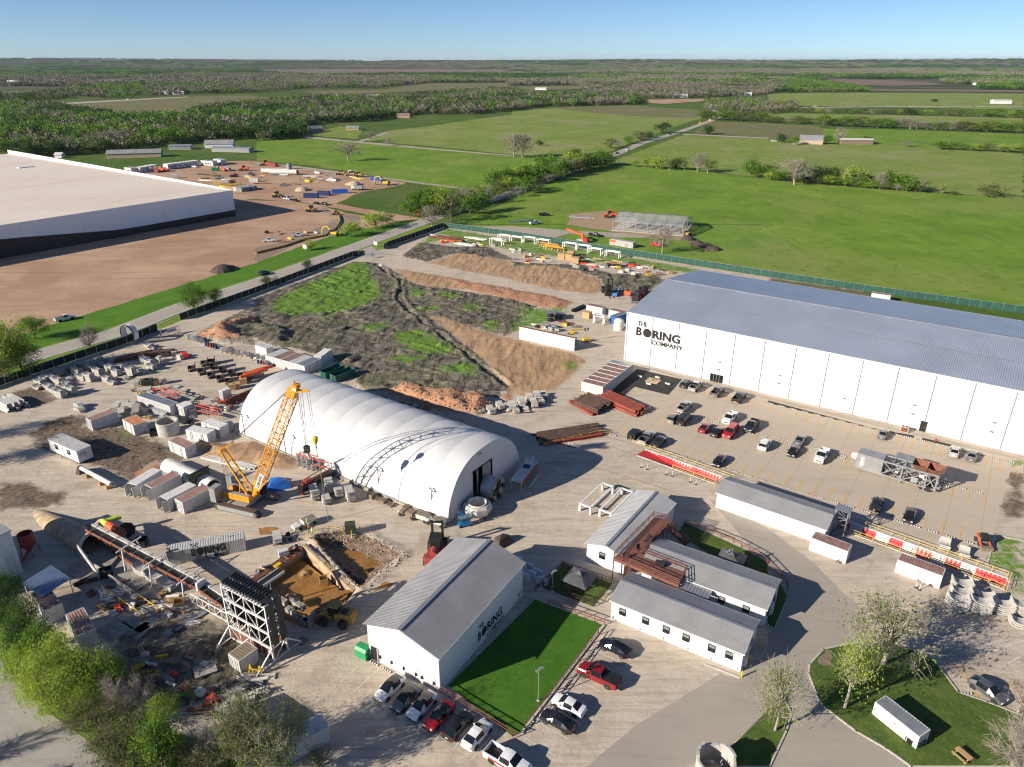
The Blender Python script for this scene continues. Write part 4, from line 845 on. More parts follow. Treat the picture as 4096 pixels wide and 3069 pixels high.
for a in(('silver pickup truck parked on its own above the tan SUV','pickup','silver',('C3',1490,60),'+'),('tan SUV next to the black van','suv','tan',('C3',1395,155),'+'),('black van beside the tan SUV','van','black',('C3',1490,165),'+'),
          ('dark red coupe left of a black sedan','coupe','dark_red',('C3',1668,235),'+'),('black sedan between the two red vehicles','sedan','black',('C3',1772,270),'+'),('white pickup truck facing us behind the red capped truck','pickup','white',('C3',1882,155),'-'),
          ('charcoal pickup truck facing us right of the red capped truck','pickup','dark',('C3',2070,222),'-'),('black boxy off-road car with rear spare wheel by the yellow rail','jeep','black',('C3',1060,293),'+'),('grey pickup truck between the boxy off-road car and a black SUV','pickup','silver',('C3',1165,325),'+'),
          ('black SUV right of the grey pickup by the yellow rail','suv','black',('C3',1270,357),'+'),('navy sedan parked alone beside the red trench','sedan','navy',('C3',1792,520),'-'),('white SUV below the charcoal pickup','suv','white',('C3',2185,382),'+'),
          ('dark SUV parked at the gravel bed by the wall','suv','dark',('B3',1505,1368),'+'),('silver pickup truck next to the dark SUV at the wall','pickup','silver',('B3',1588,1392),'+'),('grey pickup truck parked before the glass entrance','pickup','grey',('B3',1775,1437),'+'),('black pickup truck right of the glass entrance','pickup','black',('B3',1962,1487),'+'),
          ('grey coupe with black roof nose out in the middle row','coupe','grey',('C4',280,338),'+'),('black sedan directly below the grey coupe','sedan','dark',('C4',220,437),'-'),('white pickup truck left of the silver batching plant','pickup','white',('C4',465,480),'-'),
          ('grey sedan parked alone against the long white wall','sedan','grey',('C4',997,288),'+'),('silver sedan right of the red hydrant','sedan','silver',('C4',1613,440),'+'),('dark grey sedan at the right end by the wall','sedan','grey',('C4',1762,475),'+'),
          ('black SUV with tail lights towards us below the batching plant','suv','black',('C4',940,895),'+'),('black sedan facing us at the lower edge of the lot','sedan','black',('C4',1226,992),'-')):car(*a,group=WLOT)
car('red pickup truck with a matching bed cap facing us','pickup','red',('C3',1887,275),'-',cap=True,group=WLOT)
t=car('white hatchback with black roof, first of the row by the workshop','hatch','white',('D2',1160,965),'-',roof='glass');car('charcoal hatchback second in the row by the workshop','hatch','grey',('D2',1302,1052),'-',roof='glass')
car('white hatchback between the charcoal and the red car','hatch','white',('D2',1436,1118),'-',roof='glass');car('bright red sedan fourth in the row by the workshop','sedan','red',('D2',1583,1205),'-',roof='glass')
car('black compact car right of the red sedan','hatch','black',('D2',1745,1287),'+');car('white compact hatchback with sunroof at the end of the row','hatch','white',('D2',1912,1365),'+')
car('dark grey sedan with bright wheels near the office corner','sedan','navy',('D3',890,615),'w',roof='glass');car('big red crew-cab pickup with black bed cover beside the lawn','pickup','dark_red',('D3',750,860),'w',cover='black')
car('white sedan in the row beside the lawn railing','sedan','white',('D3',487,1110),'w');car('black sedan next to the white sedan by the lawn','sedan','black',('D3',397,1248),'w')
t=car('white and red pickup truck cut off by the bottom edge','pickup','white',('D2',2175,1600),'e');MB().box((-0.2,-1.004,0.78),(4.0,0.015,0.3)).box((-0.2,1.004,0.78),(4.0,0.015,0.3)).build('side_stripe','red',t)
car('grey hatchback parked by the lawn island under the tree','hatch','grey',('D4',1900,985),R(-62))
rh=R(62)
car('dark car driving on the county road by the fence','suv','dark',('B2',70,413),R(64),small=True);car('white crew-cab pickup standing on the red dirt beside the verge','pickup','white',('B1',560,805),R(48),cover=None)
FARV=(('black car leading on the far county road','suv','black',('A3',1368,728),R(64)),('silver car following on the far county road','sedan','silver',('A3',998,860),R(64)),('black car entering the tree-lined stretch of road','suv','black',('A3',910,890),R(64)),
        ('white SUV by the loader at the dirt lot entrance','suv','white',('A2',270,1284),E_),('black car behind the white SUV at the dirt lot','sedan','black',('A2',340,1298),E_),('black sedan parked left of a dark SUV on the gravel entrance','sedan','black',('A2',525,1323),E_),('dark SUV right of the black sedan on the gravel entrance','suv','dark',('A2',597,1331),E_),
        ('grey pickup alone in the middle of the storage lot','pickup','silver',('A2',245,1168),R(20)),('black pickup in the storage lot above the container row','pickup','black',('A1',2022,1090),R(10)),('white pickup by the site trailers','pickup','white',('A1',1685,1008),E_),('silver car among the machines of the storage lot','sedan','silver',('A1',1895,1098),R(0)),
        ('white service truck on the dirt by the culvert trench','pickup','white',('B2',365,85),R(20)),('white utility truck at the left of the trench','pickup','white',('B2',115,132),R(15)),('black pickup on the green field left of the steel frame','pickup','black',('A3',280,1422),R(0)),
        ('white pickup on the green field','pickup','white',('A3',198,1493),R(30)),('black pickup beyond the grey container on the grass','pickup','black',('A3',715,1598),E_),('red pickup under the bare tree','pickup','bright_red',('B3',1255,170),E_),
        ('white car outside the farmhouse','pickup','white',('A4',55,787),R(0)),('white car in front of the farmhouse porch','suv','white',('A4',240,812),R(0)))
for a in FARV:car(*a,small=True)
for k,(x,c)in enumerate(((405,'white'),(772,'dark'),(1225,'white'),(1275,'silver'),(1480,'black'),(1567,'silver'),(1778,'grey'),(2100,'blue'))):
    car('small %s vehicle on the distant highway, %s from the left'%(c,('first','second','third','fourth','fifth','sixth','seventh','eighth')[k]),'pickup' if k%3==0 else 'sedan',c,('A4',x,487),R(0)if k%2 else math.pi,small=True,group='traffic on the distant highway')
def from2(p0,p1,L=None):
    a,b=PW(p0),PW(p1);d=b-a;return a,math.atan2(d.y,d.x),L or d.length
cmesh={}
def container(label,p0,p1,L=6.06,side=1,W=2.44,H=2.59,mat='white_steel',roof='white_roof',group=None,name='shipping_container',cat='container',open_=False,logo_end=True,doors='start',z0=0.0):
    """p0 -> p1 run along the visible long side; side=+1 puts the depth to the left of that line"""
    o,a,L=from2(p0,p1,L);o.z=z0
    if side<0:o=o+Vector((math.cos(a),math.sin(a),0))*L;a+=math.pi
    t=thing(name,label,cat,o,a,group)
    def walls():
        m=MB()
        for oo,u,n in(((0.1,0.05,.15),X3,-Y3),((L-0.1,W-0.05,.15),-X3,Y3)):corr(m,oo,u,Z3*(H-0.3),n,L-0.2,0.28,0.045)
        e=((L-0.05,0.1,.15),Y3,X3)if(doors=='start')^(side<0)else((0.05,W-0.1,.15),-Y3,-X3)
        corr(m,e[0],e[1],Z3*(H-0.3),e[2],W-0.2,0.28,0.045);return m.mesh('wall',mat)
    def frame():
        m=MB()
        for x in(0.08,L-0.08):
            for y in(0.08,W-0.08):m.box((x,y,H/2),(0.16,0.16,H-0.02))
        for z in(0.09,H-0.07):
            for y in(0.06,W-0.06):m.box((L/2,y,z),(L-0.33,0.12,0.13))
            for x in(0.06,L-0.06):m.box((x,W/2,z),(0.12,W-0.33,0.13))
        return m.mesh('frame',mat)
    key=(round(L,2),W,H,mat,doors,side)
    for nm,fn in(('wall',walls),('frame',frame)):
        if(nm,key)not in cmesh:cmesh[nm,key]=fn()
        link(nm,cmesh[nm,key],t)
    if('roof',L,W,H,roof)not in cmesh:m=MB();corr(m,(0.1,0.1,H-0.03),X3,Y3*(W-0.2),Z3,L-0.2,0.4,0.03);m.box((L/2,W/2,H-0.06),(L-0.2,W-0.2,0.04));cmesh['roof',L,W,H,roof]=m.mesh('roof',roof)
    link('roof',cmesh['roof',L,W,H,roof],t);xs=L-0.04 if(doors=='start')==(side<0)else 0.04;sx=1 if xs>1 else-1
    for k in(0,1):
        dk=('door',W,H,mat)
        if dk not in cmesh:
            m=MB().box((0,0,H/2),(0.07,W/2-0.1,H-0.3))
            for q in(0.3,0.5,0.7):m.box((0,0,H*q),(0.1,W/2-0.2,0.05))
            cmesh[dk]=m.mesh('door',mat);cmesh['rod',H]=MB().bar((0,-0.2,0.2),(0,-0.2,H-0.2),0.05).bar((0,0.25,0.2),(0,0.25,H-0.2),0.05).mesh('lock_rod','galv')
        if open_:
            d=link('door',cmesh[dk],t,(xs+sx*0.55,0.12+k*(W-0.24),0));d.rotation_euler=(0,0,R(78)if k==0 else R(102))
        else:d=link('door',cmesh[dk],t,(xs,W/4+0.02+k*(W/2-0.04),0))
        link('lock_rod',cmesh['rod',H],d,(sx*0.08,0,0))
    if open_:MB().box((L/2,W/2,0.2),(L-0.3,W-0.3,0.08)).build('floor','old_wood',t)
    if logo_end and not open_:
        s=MB().box((L/2,-0.012,H*0.58),(0.7,0.012,0.1)).box((L/2,-0.012,H*0.48),(0.45,0.012,0.05)).build('emblem','grey_paint',t)
    return t
C1=container
t=C1('open white container carrying a lime green duct, left of a pair',('C1',1205,835),('C1',1545,620),6.06,1,open_=True);t.location.xy+=Vector((-1.2,1.6))*0.0
t=C1('white container with rusty roof, right of the lime duct pair',('C1',1335,862),('C1',1590,735),6.06,1,roof='rust_roof',open_=True)
C1('white container with grey slatted roof standing behind the rusty one by the crane',('C1',1470,965),('C1',1710,838),6.06,1,open_=True);C1('white container with rusty roof and scrap on top nearest the crane',('C1',1596,990),('C1',1838,862),6.06,1,roof='rust_roof')
C1('white container with dirty brown roof at the edge of the black soil',('C1',805,268),('C1',1030,185),6.06,1,roof='rust_roof');C1('white container with bright orange rusted roof',('C1',1170,312),('C1',1262,278),3.0,1,W=5.2,roof='orange_roof')
C1('white container with pale roof, front of two beside the tent',('C1',1805,388),('C1',1885,338),2.44,1,W=6.06);C1('white container with pale roof, rear of two beside the tent',('C1',1910,332),('C1',1992,290),2.44,1,W=6.06)
C1('white container half covered by a brown tarpaulin',('C1',1615,510),('C1',1712,465),2.44,1,W=6.06,roof='rust_roof')
C1('long white container with flat grey roof in the stock yard',('B1',1200,1555),('B1',1500,1657),12.19,1,roof='galv');C1('small white equipment container with square openings',('C1',1600,150),('C1',1700,110),2.44,1,W=2.9)
C1('white generator box beside the rusty pipe rack',('B1',1935,1530),('B1',2010,1500),2.4,1,W=1.6,H=2.8)
for k in range(5):
    a,b=P('B2',88,1200),P('B2',430,1298);q0,q1=a.lerp(b,k/5),a.lerp(b,(k+1)/5-0.01)
    C1('white container in the row by the green dumpsters, %s from the left'%('first','second','third','fourth','fifth')[k],q0,q1,(q1-q0).length,1,W=6.06,roof=('white_roof','rust_roof','rust_roof','white_roof','galv')[k],group='white containers by the dumpsters',doors='end')
C1('white container behind the row near the mud field',('B2',570,1215),('B2',660,1150),6.06,1,roof='white_roof')
C1('cream container at the left end behind the drums',('B2',0,1110),('B2',90,1140),5.0,1,W=2.4,roof='white_roof',mat='white_frame')
for k in range(7):
    a,b=P('B3',597,1432),P('B3',870,1235);q=a.lerp(b,k/7);d=R(-33.2)
    C1('white container with %s roof, %s in the row beside the gravel bed'%('grey' if k==6 else 'red-brown',('first','second','third','fourth','fifth','sixth','last')[k]),q,q+Vector((math.cos(d),math.sin(d),0)),6.06,1,W=2.35,roof='galv' if k==6 else 'rust_roof',group='container row beside the gravel bed')
C1('white container wall behind the steel stands, left of two',('B3',640,755),('B3',830,795),6.06,1,roof='rust_roof');C1('white container wall behind the steel stands, right of two',('B3',832,796),('B3',1010,840),6.06,1,roof='rust_roof')
C1('blue open-top container by the warehouse corner',('B3',845,850),('B3',905,868),2.44,1,W=6.06,mat='blue',roof='steel_grey')
C1('grey container with an orange panel on the grass',('B3',842,170),('B3',1048,205),12.19,1,mat='cont_grey',roof='cont_grey',logo_end=False)
t=[o for o in bpy.data.objects if o.get('label','').startswith('grey container with an orange')][0];MB().box((1.6,-0.02,1.95),(3.0,0.04,1.0)).build('orange_panel','orange',t);MB().lathe([(0.001,0),(1.0,0)],20).build('emblem','white_steel',t,loc=(8.8,-0.03,1.0)).rotation_euler=(math.pi/2,0,0)
C1('white container with scrap on its roof beside the red and white barrier',('C4',350,1298),('C4',655,1415),6.06,1,roof='rust_roof',logo_end=False);C1('white container with red-brown roof and axles on top by the barrier',('C4',1090,1490),('C4',1448,1625),6.6,1,roof='rust_roof')
C1('white storage container standing on the lawn island',('D4',895,1198),('D4',1160,1412),6.06,1,H=2.15,W=2.2,roof='galv')
C1('small white container beside the conveyor tower',('D1',2085,858),('D1',2205,770),3.0,1,W=2.44,H=2.4,roof='old_wood',logo_end=False)
C1('rust-roofed container behind the trees, rear of two',('D1',420,430),('D1',565,360),2.44,1,W=6.06,roof='rust_roof');C1('rust-roofed container behind the trees, front of two',('D1',700,650),('D1',830,590),2.44,1,W=6.06,roof='rust_roof')
C1('white container with ribbed grey roof by the bare tree at the bottom',('D2',230,1657),('D2',590,1465),6.06,1,roof='white_roof');C1('long grey-roofed container in the shade at the bottom left',('D1',1900,1270),('D1',2080,1400),6.06,1,roof='white_roof',mat='grey_paint');C1('teal container under the bare tree at the bottom',('D1',1920,1480),('D1',2100,1600),6.06,1,mat='green_bin',roof='green_bin')
t=C1('grey ribbed container with black company lettering and a light post',('C1',1462,1436),('C1',2142,1302),12.19,1,mat='cont_grey',roof='cont_grey',logo_end=False)
logo(t,(3.7,-0.06,0.08),X3,Z3,5.9,1.38)
for x in(5.2,6.6):MB().box((x,-0.2,0.6),(1.1,0.3,0.75)).build('electrical_box','grey_paint',t)
MB().tube((0.5,-0.2,0),(0.5,-0.2,4.2),0.05,6).box((0.5,-0.2,4.2),(0.9,0.1,0.1)).build('light_mast','galv',t);MB().box((0.35,0.4,2.9),(0.5,0.5,0.5)).build('loudspeaker','black',t);MB().tube((8.2,1.2,2.6),(8.2,1.2,3.5),0.04,6).box((8.2,1.2,3.5),(0.2,0.2,0.2)).build('antenna','white_steel',t)
def trailer(label,p0,p1,L,side=1,W=3.4,H=3.2,mat='white_clean',roof='white_roof',nwin=2,**k):
    o,a,L=from2(p0,p1,L)
    if side<0:o=o+Vector((math.cos(a),math.sin(a),0))*L;a+=math.pi
    t=thing('site_trailer',label,'trailer',o,a,k.get('group'))
    corr(corr(corr(corr(MB(),(0,0,.35),X3,Z3*(H-.35),-Y3,L,.5,.02),(L,W,.35),-X3,Z3*(H-.35),Y3,L,.5,.02),(L,0,.35),Y3,Z3*(H-.35),X3,W,.5,.02),(0,W,.35),-Y3,Z3*(H-.35),-X3,W,.5,.02).build('wall',mat,t)
    corr(MB(),(-0.1,-0.1,H),X3,Y3*(W+0.2),Z3,L+0.2,0.5,0.04).build('roof',roof,t);MB().box((L/2,W/2,0.2),(L-0.3,W-0.3,0.4)).build('skirt','black',t)
    for i in range(nwin):window(t,(L*(i+0.7)/(nwin+0.4)-0.5,-0.03,1.5),X3,-Y3,0.95,1.0)
    MB().box((L*0.47,-0.05,1.4),(0.95,0.08,2.0)).build('door','grey_paint' if nwin>3 else 'white_steel',t);MB().box((L+0.3,W*0.4,2.0),(0.6,0.9,0.6)).build('air_conditioner','galv',t)
    return t
trailer('white site office trailer with grey roof on the concrete by the black soil',('C1',440,445),('C1',695,560),10.8,1,W=3.0,H=3.1,roof='white_roof')
for k,a in enumerate(((('A1',1082,1062),('A1',1215,1082),9),(('A1',1215,1065),('A1',1405,1030),18),(('A1',1455,1035),('A1',1520,1025),8),(('A1',1530,1025),('A1',1718,1000),20),(('A1',1740,1000),('A1',1868,1008),12),(('A1',1850,985),('A1',1930,1000),12))):
    trailer('white site trailer %s along the far edge of the storage lot'%('first from the left','second from the left','third from the left','fourth from the left','fifth from the left','last on the right')[k],a[0],a[1],a[2],1,W=5,H=4,nwin=4,group='site trailers on the storage lot')
def segmesh(Rr=2.1,ang=R(78),w=1.5,th=0.22,n=8):
    m=MB();vs=[]
    for i in range(n+1):
        t=-ang/2+ang*i/n
        for r in(Rr,Rr+th):
            for x in(-w/2,w/2):vs.append((x,r*math.sin(t),Rr+th-r*math.cos(t)))
    f=lambda i,j:i*4+j
    fs=[(f(0,0),f(0,1),f(0,3),f(0,2)),(f(n,0),f(n,2),f(n,3),f(n,1))]
    for i in range(n):fs+=[(f(i,0),f(i+1,0),f(i+1,1),f(i,1)),(f(i,2),f(i,3),f(i+1,3),f(i+1,2)),(f(i,0),f(i,2),f(i+1,2),f(i+1,0)),(f(i,1),f(i+1,1),f(i+1,3),f(i,3))]
    return m.add(vs,fs)
SEG={c:segmesh().mesh('segment',c,True,40)for c in('concrete','dark_concrete')}
SEGB={c:segmesh(1.8,R(100),1.6,0.25).mesh('segment',c,True,40)for c in('concrete','dark_concrete')}
ONES='zeroth first second third fourth fifth sixth seventh eighth ninth tenth eleventh twelfth thirteenth fourteenth fifteenth sixteenth seventeenth eighteenth nineteenth'.split()
def ordn(n):
    if n<20:return ONES[n]
    t,o=('twent','thirt','fort','fift','sixt','sevent','eight','ninet')[(n%100)//10-2]if n%100>=20 else None,n%10
    if n>=100:return 'hundred and '+ordn(n-100)if n>100 else 'hundredth'
    return t+('ieth' if o==0 else 'y-'+ONES[o])
STK={}
def stack(label,p,rz,n,group,c='concrete',dz=0.3,sg=None,inv=False,j=0.06):
    b=PW(p);STK.setdefault((group,label),[]).append((project(b.x,b.y)[0],L_:=[]))
    for k in range(n):
        o=link('concrete_segment',(sg or SEG)[c],None,b+Vector((random.uniform(-j,j),random.uniform(-j,j),0.05+k*dz+(0.75 if inv else 0))),rz+random.uniform(-0.03,0.03))
        if inv:o.rotation_euler=(math.pi,0,rz)
        L_.append(o)
def label_stacks():
    for(group,label),st in STK.items():
        st.sort(key=lambda q:q[0])
        for i,(_,L_)in enumerate(st):
            for k,o in enumerate(L_):
                lv='only' if len(L_)==1 else 'bottom' if k==0 else 'topmost' if k==len(L_)-1 else ordn(k+1)+' from bottom'
                tag(o,'%s, %s%s'%(label,lv,', %s stack from left'%ordn(i+1)if len(st)>1 else ''),'tunnel segment',group)
s1,g1='pale curved segment along the dark fence','segment stacks along the road fence'
for x,y,n,c in((520,1300,4,1),(615,1265,5,1),(680,1300,6,1),(695,1230,4,1),(740,1245,5,1),(790,1260,5,1),(855,1300,6,0),(780,1350,7,0),(835,1220,4,1),(720,1340,4,0),(890,1185,3,1),(905,1240,4,1),(960,1265,5,0),(1010,1300,5,0),(985,1240,3,1),(1050,1250,4,0),(1140,1300,7,0),(930,1350,4,0),(975,1375,2,0),(1300,1220,6,0),(1260,1190,5,0),(1315,1250,4,0),(1290,1060,3,0),(1325,1090,3,0),(350,1370,3,0),(390,1345,3,0),(460,1345,4,0),(510,1365,4,0),(335,1415,2,0),(430,1420,4,0),(475,1450,4,0),(530,1490,6,0),(565,1420,3,0),(625,1460,6,0),(585,1390,3,0)):
    stack(s1,('B1',x,y),N_+R(8),n,g1,'dark_concrete' if c else 'concrete')
s2,g2='arched segment lying hollow side down','loose segments in the stock yard'
for x,y,n in((1080,1330,1),(1240,1275,2),(590,1340,1),(690,1580,3),(690,1610,2),(1060,1560,3)):stack(s2,('B1',x,y),N_,n,g2,inv=True)
s3,g3='ring segment near the round shaft','segments piled by the concrete shaft'
for x,y,n in((1000,90,3),(1055,125,4),(1190,110,6),(1150,75,4),(1090,65,4),(1180,150,5)):stack(s3,('C1',x,y),R(20),n,g3,'dark_concrete' if n>4 else 'concrete',sg=SEGB,inv=n%2==0)
s4,g4='concrete segment before the tent','segment stacks by the tent'
for x,y,n in((510,850,7),(610,885,4),(640,790,7),(712,825,6),(818,860,7)):stack(s4,('C2',x,y),R(24),n,g4)
s5,g5='segment beside the red clay heap','segment stacks by the clay heap'
for x,y,n in((30,1615,3),(80,1570,6),(0,1590,4),(150,1530,5),(190,1570,5),(215,1510,5),(245,1540,4),(275,1490,3),(120,1610,1)):stack(s5,('B3',x,y),R(10),n,g5)
for x,y,n in((1940,1610,2),(2030,1625,4),(2110,1590,4),(2190,1600,2)):stack(s5,('B2',x,y),R(20),n,g5)
s6,g6='trough segment by the striped barrier','big segments by the barrier'
for p,n in((('D4',1620,290),6),(('D4',1650,210),5),(('D4',1665,120),4),(('D4',1815,315),6),(('D4',1850,230),4),(('D4',2010,320),5),(('D4',2165,340),6),(('D4',2170,440),3)):stack(s6,p,R(70),n,g6,sg=SEGB,dz=0.36)
for k,(x,y)in enumerate(((1515,1285),(1690,1350))):stack('trough segment near the skid loader, %s pile'%('left','right')[k],('C4',x,y),R(-30),3-k,'segments near the skid loader',sg=SEGB)
s7,g7='segment on carts below the conveyor','segments on carts below the conveyor'
for x,y,n in((1245,1510,4),(1350,1570,3),(1470,1635,3)):stack(s7,('C1',x,y),R(60),n,g7,sg=SEGB)
stack('concrete segment on the small trailer by the puddle',('C2',190,1225),R(20),4,'segments on the trailer by the puddle')
label_stacks()
def asm(name,label,cat,p,rz,*parts,group=None,z=0.0):
    pos=PW(p);pos.z+=z;t=thing(name,label,cat,pos,rz,group)
    for q in parts:
        par=t
        if isinstance(q[0],tuple):par=[c for c in t.children if c.name.split('.')[0]==q[0][0]][-1];nm=q[0][1]
        else:nm=q[0]
        m=MB();q[2](m);m.build(nm,q[1]if not isinstance(q[1],str)or q[1]!='glass' else mats['glass'],par,smooth=len(q)>3 and q[3])
    return t
def hd(a,b):a,b=PW(a),PW(b);return math.atan2(b.y-a.y,b.x-a.x)
def lattice(m,a,b,w,h,n,r=0.06,chord=0.1,up=Z3):
    a,b=Vector(a),Vector(b);d=(b-a).normalized();x=d.cross(up)
    if x.length<1e-3:x=X3.copy()
    x.normalize();y=x.cross(d)
    cs=[(x*i*w/2+y*j*h/2)for i,j in((-1,-1),(1,-1),(1,1),(-1,1))]
    for c in cs:m.bar(a+c,b+c,chord)
    for i in range(n):
        p0,p1=a.lerp(b,i/n),a.lerp(b,(i+1)/n)
        for k in range(4):
            c,e_=cs[k],cs[(k+1)%4];m.bar(p0+c,p0+e_,r);m.bar((p0+c)if(i+k)%2 else(p0+e_),(p1+e_)if(i+k)%2 else(p1+c),r)
    return m
CH=R(-20);cr=thing('crawler_crane','yellow crawler crane with tall lattice boom in front of the white tent','crane',(-50.2,115.6,0),CH)
Wd=lambda v:Matrix.Rotation(-CH,3,'Z')@(Vector(v)-Vector((-50.2,115.6,0)))
for s in(-1,1):
    tk=MB().xprism([(s*3.0+a,b)for a,b in((-0.55,0.0),(0.55,0.0),(0.55,1.0),(-0.55,1.0))],-4.1,4.1).build('track_frame','grey_paint',cr)
    for k in range(44):
        u=k/44;per=2*8.4+math.pi*1.1;q=u*per
        if q<8.4:x,z,an=-4.2+q,1.12,0
        elif q<8.4+math.pi*0.55:an=(q-8.4)/0.55;x,z=4.2+0.55*math.sin(an),0.57+0.55*math.cos(an)
        elif q<16.8+math.pi*0.55:x,z,an=4.2-(q-8.4-math.pi*0.55),0.02,0
        else:an=math.pi+(q-16.8-math.pi*0.55)/0.55;x,z=-4.2+0.55*math.sin(an),0.57+0.55*math.cos(an)
        if k==0:shoe=MB().box((0,0,0),(0.3,1.2,0.1)).mesh('track_shoe','track')
        o=link('track_shoe',shoe,tk,(x,s*3.0,z+0.03));o.rotation_euler=(0,an,0)
    for x in(-4.2,4.2):MB().tube((x,s*3.0-0.5,0.57),(x,s*3.0+0.5,0.57),0.5,14).build('sprocket','track',tk)
MB().box((0,0,0.95),(3.2,5.0,0.7)).box((0,0,1.4),(2.4,2.4,0.4)).build('carbody','grey_paint',cr)
b=MB().box((-1.4,-1.15,2.15),(6.4,0.9,1.25)).box((-1.4,1.15,2.15),(6.4,0.9,1.25)).box((-1.4,0,1.75),(6.4,1.5,0.4)).build('superstructure','crane_yellow',cr)
for k in range(4):MB().box((-4.0+k*1.45,-1.61,2.15),(1.3,0.03,1.0)).build('door_panel','crane_yellow',b)
MB().box((-1.4,-1.15,2.8),(6.2,0.8,0.05)).box((-1.4,1.15,2.8),(6.2,0.8,0.05)).build('walkway','grey_paint',b)
for x in(-2.6,-1.2,0.1):MB().tube((x,-0.65,2.2),(x,0.65,2.2),0.45,12).build('winch_drum','track',cr)
for s in(-1,1):
    for k in range(6):MB().box((-5.0,s*2.3,1.5+k*0.5),(1.3,2.0,0.47)).build('counterweight','grey_paint',cr)
cb=MB().box((1.6,2.1,2.4),(1.7,1.1,1.8)).build('cab','black',cr);MB().box((2.0,2.1,2.6),(1.0,1.14,1.1)).build('window',mats['glass'],cb);MB().box((1.6,2.1,3.33),(1.8,1.2,0.08)).build('roof','white_steel',cb)
foot,tip=Vector((2.0,0,2.4)),Wd((-36.95,111.4,26.2));d=(tip-foot);dn=d.normalized();yb=Vector((0,1,0));ub=dn.cross(yb).normalized()
bm=MB();f0,f1,f2=foot+d*0.13,foot+d*0.16,foot+d*0.93
for s in(-1,1):
    bm.add([foot+yb*s*0.75+ub*0.12,foot+yb*s*0.75-ub*0.12,f1+yb*s*0.8-ub*0.85,f1+yb*s*0.8+ub*0.85,foot+yb*s*0.65+ub*0.12,foot+yb*s*0.65-ub*0.12,f1+yb*s*0.7-ub*0.85,f1+yb*s*0.7+ub*0.85],[(0,1,2,3),(4,7,6,5),(0,4,5,1),(0,3,7,4),(1,5,6,2),(3,2,6,7)])
bo=bm.build('boom_foot','crane_yellow',cr)
lat=MB();lattice(lat,f1,f2,1.6,1.7,15,0.07,0.15,up=ub);lat.build('boom','crane_yellow',cr)
hm=MB()
for s in(-1,1):hm.add([f2+yb*s*0.8+ub*0.85,f2+yb*s*0.8-ub*0.85,tip+yb*s*0.5-ub*0.5,tip+yb*s*0.5+ub*0.9],[(0,1,2,3)])
hm.add([f2+yb*0.8-ub*0.85,f2-yb*0.8-ub*0.85,tip-yb*0.5-ub*0.5,tip+yb*0.5-ub*0.5],[(0,1,2,3)]);hm.box(tip+Vector((0.3,0,0.4)),(1.0,1.2,0.5)).bar(tip+Z3*0.5,tip+Z3*1.3,0.2).build('boom_head','crane_yellow',cr)
for s in(-0.45,0.45):MB().tube(tip+Vector((0.2,s-0.1,-0.1)),tip+Vector((0.2,s+0.1,-0.1)),0.45,14).build('sheave','dirty_white',cr)
jib=tip+Vector((3.0,-0.2,-0.1));MB().bar(tip+Vector((0.3,-0.5,-0.6)),jib,0.22).bar(tip+Vector((0.3,0.5,-0.6)),jib,0.22).bar(tip+Z3*0.6,jib,0.1).build('jib','crane_yellow',cr)
me,w_=textmesh('LIEBHERR',0.6,3.0,0.03);pl=foot+d*0.145-yb*0.87+ub*0.0;px_=dn;py_=-ub
F=Matrix((dn,ub,dn.cross(ub))).transposed().to_4x4();sg=-1 if dn.cross(ub).y>0 else 1
bp=MB().box((0,0,0),(3.6,1.0,0.06)).build('name_board','white_clean',cr);Fb=Matrix((dn,ub if dn.cross(ub).y<0 else-ub,Vector((0,-1,0)))).transposed().to_4x4();Fb.translation=foot+d*0.17-yb*0.9-ub*0.3;bp.matrix_local=Fb
me.materials.append(M('black_letter'));lo=link('lettering',me,bp);lo.location=(-1.5,-0.3,0.035)
top=Wd(onw_:=(-53.6,117.6,11.0));am=MB()
for s in(-0.9,0.9):am.bar((1.2,s,2.6),(top.x,s*0.6,top.z),0.26,0.32);am.bar((-0.8,s,2.7),Vector((1.2,s,2.6)).lerp(Vector((top.x,s*0.6,top.z)),0.3),0.14)
for q in(0.25,0.5,0.75):p0=Vector((1.2,0,2.6)).lerp(Vector((top.x,0,top.z)),q);am.bar(p0-Y3*(0.9-0.3*q),p0+Y3*(0.9-0.3*q),0.16)
am.box((top.x,0,top.z),(0.6,1.5,0.5)).bar(top,top+Vector((2.2,0,1.6)),0.2).build('mast','crane_yellow',cr)
cm=MB()
for s in(-0.5,-0.3,0.3,0.5):cm.bar((top.x+1.8,s,top.z+1.4),tip+yb*s+Z3*0.5,0.055)
for s in(-0.5,-0.2,0.2,0.5):cm.bar((top.x,s,top.z),(-4.2,s,2.6),0.035)
cm.build('pendant_cables','cable',cr)
h1=Vector((tip.x+1.2,0.1,tip.z-11.5));MB().tube(tip+Vector((0.6,-0.2,-0.3)),h1+Vector((0,-0.15,0)),0.04,4).tube(tip+Vector((1.3,0.2,-0.3)),h1+Vector((0.1,0.15,0)),0.04,4).tube(tip+Vector((0.9,0.0,-0.3)),h1,0.04,4).build('hoist_rope','cable',cr)
hk=MB().box(h1,(0.9,0.7,1.3)).build('hook_block','black',cr);MB().box(h1-Z3*0.95,(0.55,0.5,0.6)).bar(h1-Z3*1.2,h1-Z3*1.9+X3*0.3,0.2).build('hook','dirty_white',hk)
h2=Vector((jib.x,jib.y,tip.z-9.5));MB().tube(jib,h2+X3*0.1,0.03,4).tube(jib-X3*0.5,h2-X3*0.1,0.03,4).build('hoist_rope','cable',cr)
hk=MB().lathe([(0.15,-0.8),(0.5,-0.1),(0.5,0.5),(0.2,0.75)],12,h2).build('hook_block','yellow',cr,True);MB().tube(h2-Z3*0.8,h2-Z3*1.5,0.12,6).build('hook','black',hk)
